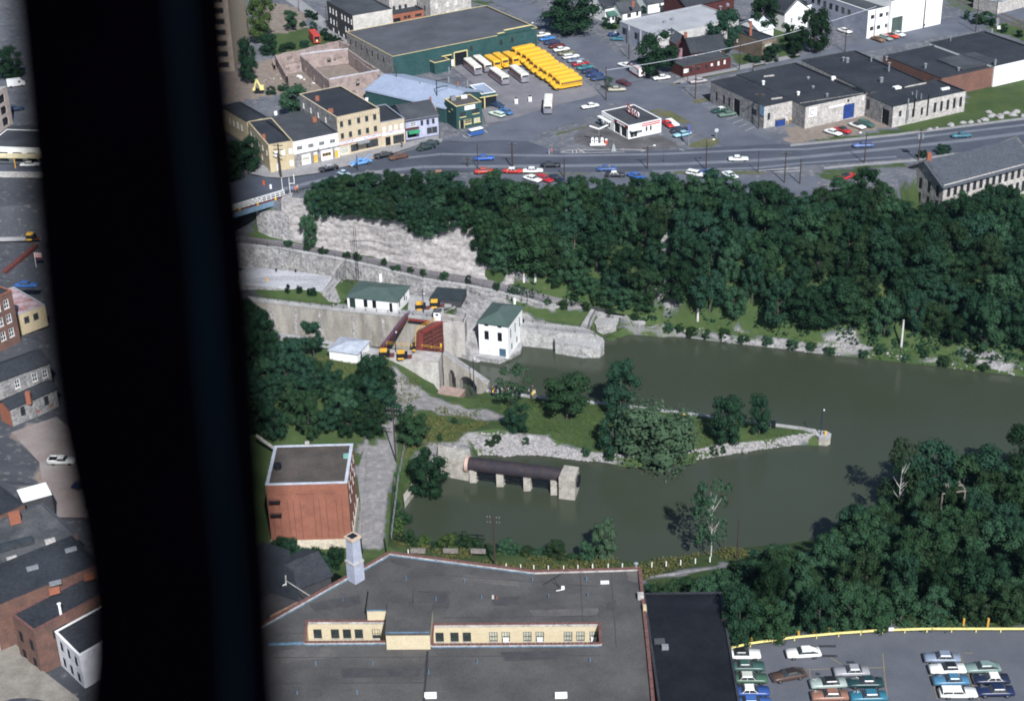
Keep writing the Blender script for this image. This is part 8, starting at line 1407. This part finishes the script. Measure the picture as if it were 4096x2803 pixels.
# fence along the warehouse road
railing('thin grey wire fence between the warehouse road and the basin', [W('q', 1700, 1320, 3.6), W('q', 1745, 950, 3.6), W('q', 1780, 650, 3.6), W('q', 1820, 450, 3.6), W('q', 1865, 220, 3.8)], 1.6, 2.4, GREYM, .05, 'wire_fence', (1.0, .5, .1))
t = thing('yard_gate', 'open dark gate at the bottom of the warehouse road', 'gate', W('q', 1350, 1330, 3.6)); 
for x, y, x2, y2 in ((1345, 1290, 1360, 1440), (1615, 1300, 1640, 1440)): child(t, 'gate_leaf', BLACK, lambda q: q.beam(W('q', x, y, 4.9), W('q', x2, y2, 4.9), .12, 1.4))
# transformer frame, ruin-in-trees frame
tf_ = thing('timber_trestle', 'weathered timber trestle frame standing in the right-hand thicket', 'trestle', W('p', 1600, 1000, 1)); 
for a in ((1475, 970, 1720, 940), (1530, 940, 1510, 870), (1550, 935, 1530, 865), (1710, 920, 1650, 850), (1690, 880, 1640, 885), (1660, 850, 1640, 850)): child(tf_, 'timber', mat('trestle_grey', (.22, .19, .17), .9), lambda q: q.bar(W('p', a[0], a[1], 10.5), W('p', a[2], a[3], 10.5), .16, 5))
for x, y in ((1480, 968), (1715, 938)): p = W('p', x, y, 10.5); child(tf_, 'leg', MATS['trestle_grey'], lambda q: q.bar(Vector((p.x, p.y, 1)), p, .16, 5))
# gas station furniture
pi = thing('pump_island', 'white pump island in front of the gas station', 'pump island', W('f', 2005, 670)); c0 = W('f', 2005, 668); boxat(pi, 'kerb', c0, 4.2, 1.1, .3, WHITE)
for x, m_, lb in ((1945, WHITE, 'leftmost'), (1990, WHITE, 'second'), (2055, WHITE, 'third')): p = W('f', x, 660) + Vector((0, 0, .3)); t = thing('fuel_pump', 'white fuel pump, %s from the left on the island' % lb, 'fuel pump', p, 0, 'fuel pumps'); boxat(t, 'cabinet', p, .75, .5, 1.25, m_); boxat(t, 'crown', p + Vector((0, 0, 1.26)), .6, .4, .3, WHITE); boxat(t, 'dial', p + Vector((0, -.29, .6)), .4, .05, .35, BLUT if x < 2000 else REDP)
p = W('f', 2103, 665); t = thing('fuel_pump', 'red and white fuel pump at the right end of the island', 'fuel pump', p, 0, 'fuel pumps'); boxat(t, 'cabinet', p, .7, .5, 1.3, mat('pump_red', (.5, .1, .07), .5)); boxat(t, 'crown', p + Vector((0, 0, 1.31)), .6, .4, .3, WHITE)
lc = thing('light_canopy', 'white V-shaped lamp standard over the pump island', 'lamp post', W('f', 2018, 640)); p = W('f', 2018, 660); child(lc, 'mast', GREYM, lambda q: q.bar(p, p + Vector((0, 0, 4.4)), .09)); q0 = p + Vector((0, 0, 4.4)); child(lc, 'lamp_wing', WHITE, lambda q: q.beam(q0, q0 + Vector((-2.4, 1.3, .5)), .55, .16)); child(lc, 'lamp_wing', WHITE, lambda q: q.beam(q0, q0 + Vector((2.4, 1.5, .5)), .55, .16))
sb_ = thing('sandwich_board', 'grey folding sign board standing by the road marking', 'sign', W('f', 2190, 742)); p = W('f', 2190, 742); child(sb_, 'panel', GREYM, lambda q: q.loft([[p + Vector((-.7, 0, 0)), p + Vector((.7, 0, 0)), p + Vector((.7, .08, 0)), p + Vector((-.7, .08, 0))], [p + Vector((-.15, .5, 1.9)), p + Vector((.15, .5, 1.9)), p + Vector((.15, .56, 1.9)), p + Vector((-.15, .56, 1.9))]])); child(sb_, 'panel', BLACK, lambda q: q.loft([[p + Vector((-.7, 1.1, 0)), p + Vector((.7, 1.1, 0)), p + Vector((.7, 1.02, 0)), p + Vector((-.7, 1.02, 0))], [p + Vector((-.15, .62, 1.9)), p + Vector((.15, .62, 1.9)), p + Vector((.15, .58, 1.9)), p + Vector((-.15, .58, 1.9))]]))
rsn = thing('round_sign', 'pale round sign on a post at the grass island', 'sign', W('g', 1350, 600)); p = W('g', 1350, 600); boxat(rsn, 'post', p, .09, .09, 2.2, GREYM); child(rsn, 'disc', mat('sign_grey', (.5, .52, .55), .5), lambda q: q.bar(p + Vector((0, -.03, 2.5)), p + Vector((0, -.09, 2.5)), .55, 16))
pl_ = thing('station_pylon_sign', 'oval sign standard at the corner of the gas station lot', 'sign', W('g', 1030, 680)); p = W('g', 1030, 680); boxat(pl_, 'post', p, .16, .16, 4.2, GREYM); child(pl_, 'oval', BLUT, lambda q: q.loft([[p + Vector((math.cos(t / 16 * 6.283) * .35, dy + math.sin(t / 16 * 6.283) * .9, 5.0 + 1.1 * math.sin(t / 16 * 6.283))) for t in range(16)] for dy in (-.08, .08)]))
for x, y, lb in ((1350, 1205, 'left'), (1510, 1180, 'right')): t = thing('yard_pump', 'small white pump, %s of the pair in the bus yard' % lb, 'pump', W('b', x, y)); boxat(t, 'cabinet', W('b', x, y), .9, .6, 1.5, WHITE); boxat(t, 'base', W('b', x, y) + Vector((.1, -.3, 0)), 1.2, .8, .15, GREYM); boxat(t, 'head', W('b', x, y) + Vector((0, 0, 1.5)), .7, .5, .3, BLACK)
dm = thing('skip_bin', 'blue skip bin against the stone works wall', 'bin', W('g', 2075, 440)); boxat(dm, 'bin', W('g', 2075, 435), 3, 1.8, 1.8, BLUEP, .45); boxat(dm, 'lid', W('g', 2075, 435) + Vector((0, 0, 1.81)), 3.05, 1.85, .1, mat('bin_tan', (.3, .24, .16), .8), .45)
dm = thing('crate_heap', 'heap of tan crates beside the blue skip bin', 'crates', W('g', 2175, 410)); [boxat(dm, 'crate', W('g', 2150 + k * 22, 415 - k * 4) + Vector((0, 0, .0 if k < 3 else .8)), 1.1, .9, .8, CREAM if k % 2 else BRNB, k) for k in range(5)]
bs = thing('billboard_frame', 'dark steel sign frame on posts beside the depot office', 'sign frame', W('b', 440, 1250)); p = W('b', 440, 1330); child(bs, 'post', BLACK, lambda q: q.bar(p, p + Vector((0, 0, 10)), .14)); child(bs, 'beam', BLACK, lambda q: (q.bar(p + Vector((0, 0, 9.9)), p + Vector((3.2, 1.5, 9.9)), .12), q.bar(p + Vector((0, 0, 8)), p + Vector((3.2, 1.5, 8)), .1))); child(bs, 'panel', GREYM, lambda q: q.beam(p + Vector((3.2, 1.5, 10.4)), p + Vector((3.5, 1.6, 10.4)), .5, 1.6))
# barrier poles at the bridge
for x, y, x2, y2, lb in ((668, 1185, 655, 1050, 'left'), (757, 1225, 743, 1045, 'right')): pole('white steel mast, %s of the pair at the bridge end' % lb, 'e', x, y, x2, y2, r=.09, m=WHITE, name='white_mast', cat='mast')
wf = thing('street_sign_gantry', 'small white frame sign beside the bridge masts', 'sign', W('e', 805, 1120)); p = W('e', 805, 1118); child(wf, 'post', WHITE, lambda q: q.bar(p, p + Vector((0, 0, 2.6)), .1)); child(wf, 'arm', WHITE, lambda q: q.bar(p + Vector((0, 0, .1)), p + Vector((-1.4, 0, .1)), .08))
railing('iron fence on the cliff edge beside the bridge', WL('e', [(720, 1240), (840, 1225), (980, 1205)], ZS), 1.1, 1.5, BLACK, .04); railing('pale pipe guard rail at the cliff edge of the main street', WL('e', [(1640, 1000), (2090, 1045)], ZS), .9, 2, PALEST, .06)
for k, (x, y) in enumerate(((450, 1120), (532, 1165))): t = thing('traffic_cone', ['orange traffic barrel in the road at the bridge', 'white marker at the bridge railing'][k], 'marker', W('e', x, y + 12)); tubeat(t, 'drum', W('e', x, y + 12), .3, 1.1, mat('cone_orange', (.6, .1, .03), .6) if k == 0 else WHITE, 10)
# rail yard at the top right
for a in ([(1480, -60), (2100, 200), (2500, 380)], [(1530, -90), (2150, 170), (2550, 350)]): stripe('rail_track', WL('d', a), 1.6, mat('track_ballast', (.1, .085, .08), .95), .05)
gc = thing('boxcar', 'dark green railway boxcar at the top right', 'railway wagon', W('d', 1850, 60)); p, q_ = W('d', 1700, -20), W('d', 1960, 80); child(gc, 'body', mat('boxcar_green', (.02, .07, .06), .7), lambda m: m.beam(p + Vector((0, 0, 4)), q_ + Vector((0, 0, 4)), 2.8, 3)); child(gc, 'bogie', BLACK, lambda m: m.beam(p + Vector((0, 0, .9)), q_ + Vector((0, 0, .9)), 2, .8))
pb = thing('signal_cabinet', 'pale signal cabinet beside the railway', 'cabinet', W('d', 2030, 270)); boxat(pb, 'cabinet', W('d', 2030, 260), 1.6, 1.2, 2.2, GREYM); boxat(pb, 'base', W('d', 2060, 300), 1.2, 1, .8, WHITE)
q = rect(W('d', 2050, 30, 28), W('d', 2400, -60, 28), None, 10); bldg('pale_depot', 'pale low depot building at the top right corner', q, ZS, 28, PALEST, ROOFL, .3, ROOFL)
# left strip: red gate arm, machine, flag
rg = thing('upper_lock_gate', 'red steel walkway gate of the upper lock at the left edge', 'lock gate', W('v', 150, 1460, 17)); child(rg, 'arm', RUSTR, lambda m: m.beam(W('v', 35, 1555, 17.6), W('v', 285, 1345, 17.6), 1.2, .9)); [child(rg, 'rib', GRED, lambda m: m.beam(W('v', 35 + 250 * f, 1555 - 210 * f, 17.7), W('v', 50 + 250 * f, 1560 - 210 * f, 17.7), .15, .3)) for f in (0, .2, .4, .6, .8)]
machine('black and yellow gate machine box on the upper lock apron', W('v', 250, 1305, 17.3))
fl = thing('flagpole', 'pole with red and white striped flag by the upper lock', 'flag', W('v', 275, 1540, 17)); p = W('v', 290, 1530, 17); child(fl, 'pole', WHITE, lambda m: m.bar(p, p + Vector((0, 0, 4)), .06)); [child(fl, 'stripe', REDP if k % 2 else WHITE, lambda m: m.quad(p + Vector((.05, 0, 3.9 - k * .22)), p + Vector((1.7, .2, 3.7 - k * .22)), p + Vector((1.7, .2, 3.48 - k * .22)), p + Vector((.05, 0, 3.68 - k * .22)))) for k in range(6)]
# people
def person_mesh():
    bm = bpy.data.meshes.new('person'); V = [(0, 0, .92), (0, 0, 1.2), (0, 0, 1.45), (0, .0, 1.6), (0, -.01, 1.74), (.1, 0, .88), (.12, .02, .48), (.12, 0, .06), (.12, -.14, .03), (-.1, 0, .88), (-.13, .05, .48), (-.14, .1, .06), (-.14, -.03, .03), (.21, 0, 1.42), (.27, .02, 1.14), (.26, -.08, .88), (-.21, 0, 1.42), (-.27, .02, 1.14), (-.25, -.1, .9)]
    E_ = [(0, 1), (1, 2), (2, 3), (3, 4), (0, 5), (5, 6), (6, 7), (7, 8), (0, 9), (9, 10), (10, 11), (11, 12), (2, 13), (13, 14), (14, 15), (2, 16), (16, 17), (17, 18)]
    R_ = [.16, .15, .16, .07, .11, .1, .075, .055, .045, .1, .075, .055, .045, .075, .055, .045, .075, .055, .045]
    bm.from_pydata(V, E_, []); o = bpy.data.objects.new('person', bm); COL.objects.link(o); o.modifiers.new('s', 'SKIN'); 
    for k, sv in enumerate(bm.skin_vertices[0].data): sv.radius = (R_[k], R_[k]); sv.use_root = k == 0
    o.modifiers.new('u', 'SUBSURF').levels = 1; dg = bpy.context.evaluated_depsgraph_get(); me = bpy.data.meshes.new_from_object(o.evaluated_get(dg)); bpy.data.objects.remove(o)
    return me
PM = person_mesh()
def person(label, p, shirt, pants, rz=0, group=None):
    me = PM.copy(); 
    for c in (shirt, pants, (.45, .28, .2), (.05, .03, .02)): me.materials.append(pcol(c))
    for f in me.polygons: f.material_index = 1 if f.center.z < .93 else 0 if f.center.z < 1.5 and not (abs(f.center.x) > .2 and f.center.z < 1.12) else 3 if f.center.z > 1.76 else 2
    o = link(bpy.data.objects.new('person', me)); o.location = p; o.rotation_euler = (0, 0, rz); tag(o, label, 'person', group); return o
person('person in blue standing in the road left of the road marking', W('f', 1442, 778), (.1, .15, .4), (.5, .5, .5)); person('person in red and tan beside the one in blue on the road', W('f', 1470, 776), (.4, .1, .06), (.25, .2, .14)); person('person in dark clothes on the shop sidewalk', W('e', 2055, 700), (.05, .05, .07), (.06, .05, .05)); person('person in orange at the bridge end', W('e', 818, 1225), (.6, .15, .06), (.2, .15, .12)); person('person in blue at the bridge end', W('e', 785, 1225), (.1, .2, .5), (.1, .1, .15)); person('person in pink right of the two at the bridge end', W('e', 842, 1205), (.6, .3, .25), (.3, .2, .15))
r = random.Random(4)
for k in range(34): x = r.uniform(770, 1280); y = 500 + (x - 770) * .03 + r.uniform(-28, 60); person('visitor in the crowd under the tree below the arched stair', W('n', x, y, 2.5), r.choice([(.7, .7, .7), (.6, .6, .65), (.7, .4, .05), (.05, .08, .3), (.65, .5, .1), (.03, .04, .1), (.5, .5, .55)]), r.choice([(.05, .06, .12), (.3, .27, .2), (.02, .03, .08)]), r.uniform(0, 6), 'crowd on the peninsula quay')
for x, y, lb in ((210, 770, 'left'), (700, 795, 'middle'), (850, 800, 'right')): pass
for k, (kk, x, y, z) in enumerate((('i', 450, 830, 12), ('i', 345, 940, 12), ('i', 675, 840, 12), ('j', 1142, 1130, 4.8), ('p', 262, 355, 1.95), ('o', 862, 410, 2), ('y', 1290, 1080, 9))):
    t = thing('bollard', ['dark bollard on the upper terrace nearest the wall', 'orange-topped bollard at the terrace edge', 'far bollard on the upper terrace', 'dark bollard on the guide pier', 'yellow bollard on the peninsula tip', 'yellow bollard on the quay by the willow', 'yellow bollard at the lock gate foot'][k], 'bollard', W(kk, x, y, z)); tubeat(t, 'shaft', W(kk, x, y, z), .22, .75, BLACK if k in (0, 2, 3) else YELP, 10, .25)
kb = thing('kiosk', 'small dark cabinet on the quay beyond the slim tree', 'cabinet', W('o', 1785, 540, 1.9)); boxat(kb, 'cabinet', W('o', 1785, 540, 1.9), 1.0, .8, 1.5, BLACK); boxat(kb, 'door', W('o', 1765, 542, 1.9), .3, .3, 1.0, WHITE)
cm_ = thing('concrete_ramp', 'leaning pale timber beside the brick warehouse corner', 'beam', W('q', 230, 190, 8)); child(cm_, 'beam', PALEST, lambda m: m.beam(W('q', 130, 110, 9), W('q', 330, 255, 7), .5, .4))
# ---------------------------------------------------------------- the aircraft strut beside the lens
ctr = lambda x, y, dist: Vector((0, 0, CZ)) + (VF * FPX + VR * (x * 1.76313 - 2048) - VU * (y * 1.76313 - 1401.5)) / FPX * dist
stt = thing('aircraft_strut', 'broad dark blurred aircraft strut running down the left side', 'aircraft strut', ctr(300, 0, .6)); mb = MB(); rings = []
for y, x0_, x1_ in ((-250, -5, 512), (0, 16, 530), (230, 38, 547), (400, 52, 562), (570, 67, 583), (820, 92, 598), (990, 116, 610), (1110, 142, 618), (1220, 166, 624), (1370, 186, 634), (1480, 187, 639), (1590, 180, 645), (1850, 170, 658)):
    a, b_ = ctr(x0_, y, .6), ctr(x1_, y, .6); c = (a + b_) / 2; u = (b_ - a) / 2; R_ = u.length
    rings.append([c + u * math.cos(t / 20 * math.tau) + VF * (.42 * R_ * math.sin(t / 20 * math.tau)) for t in range(20)])
bead = MB(); bead.loft([[r_[17] + ((r_[16] - r_[17]) * .2 * math.cos(t / 8 * math.tau)) - VF * .0022 * math.sin(t / 8 * math.tau) for t in range(8)] for r_ in rings]); bead.build('sheen_bead', mat('strut_sheen_tint', (.0008, .0045, .0075), .6, spec=.02, metal=0), stt, smooth=True)  # added bead; its teal base colour paints the soft blue sheen streak
mb.loft(rings); sm_ = mat('strut_shade_black', (.0004, .00022, .0006), .6, (.0003, .0002, .0005), 8, 40, .5, spec=0, detail=.1); mb.build('fairing', sm_, stt, smooth=True)  # near-black colour stands in for the aircraft's shade on the strut
# ---------------------------------------------------------------- summer haze
hm = bpy.data.materials.new('haze'); hm.use_nodes = True; n = hm.node_tree.nodes; l = hm.node_tree.links; n.remove(n['Principled BSDF'])
pv = n.new('ShaderNodeVolumePrincipled'); pv.inputs['Color'].default_value = (.45, .72, 1, 1); pv.inputs['Density'].default_value = .000028; pv.inputs['Anisotropy'].default_value = .1
l.new(pv.outputs[0], n['Material Output'].inputs['Volume'])
o = MB().box(-4200, 4200, -2600, 5200, -6, 182).build('haze', hm); o['kind'] = 'stuff'; o['label'] = 'thin blue summer haze over the town'
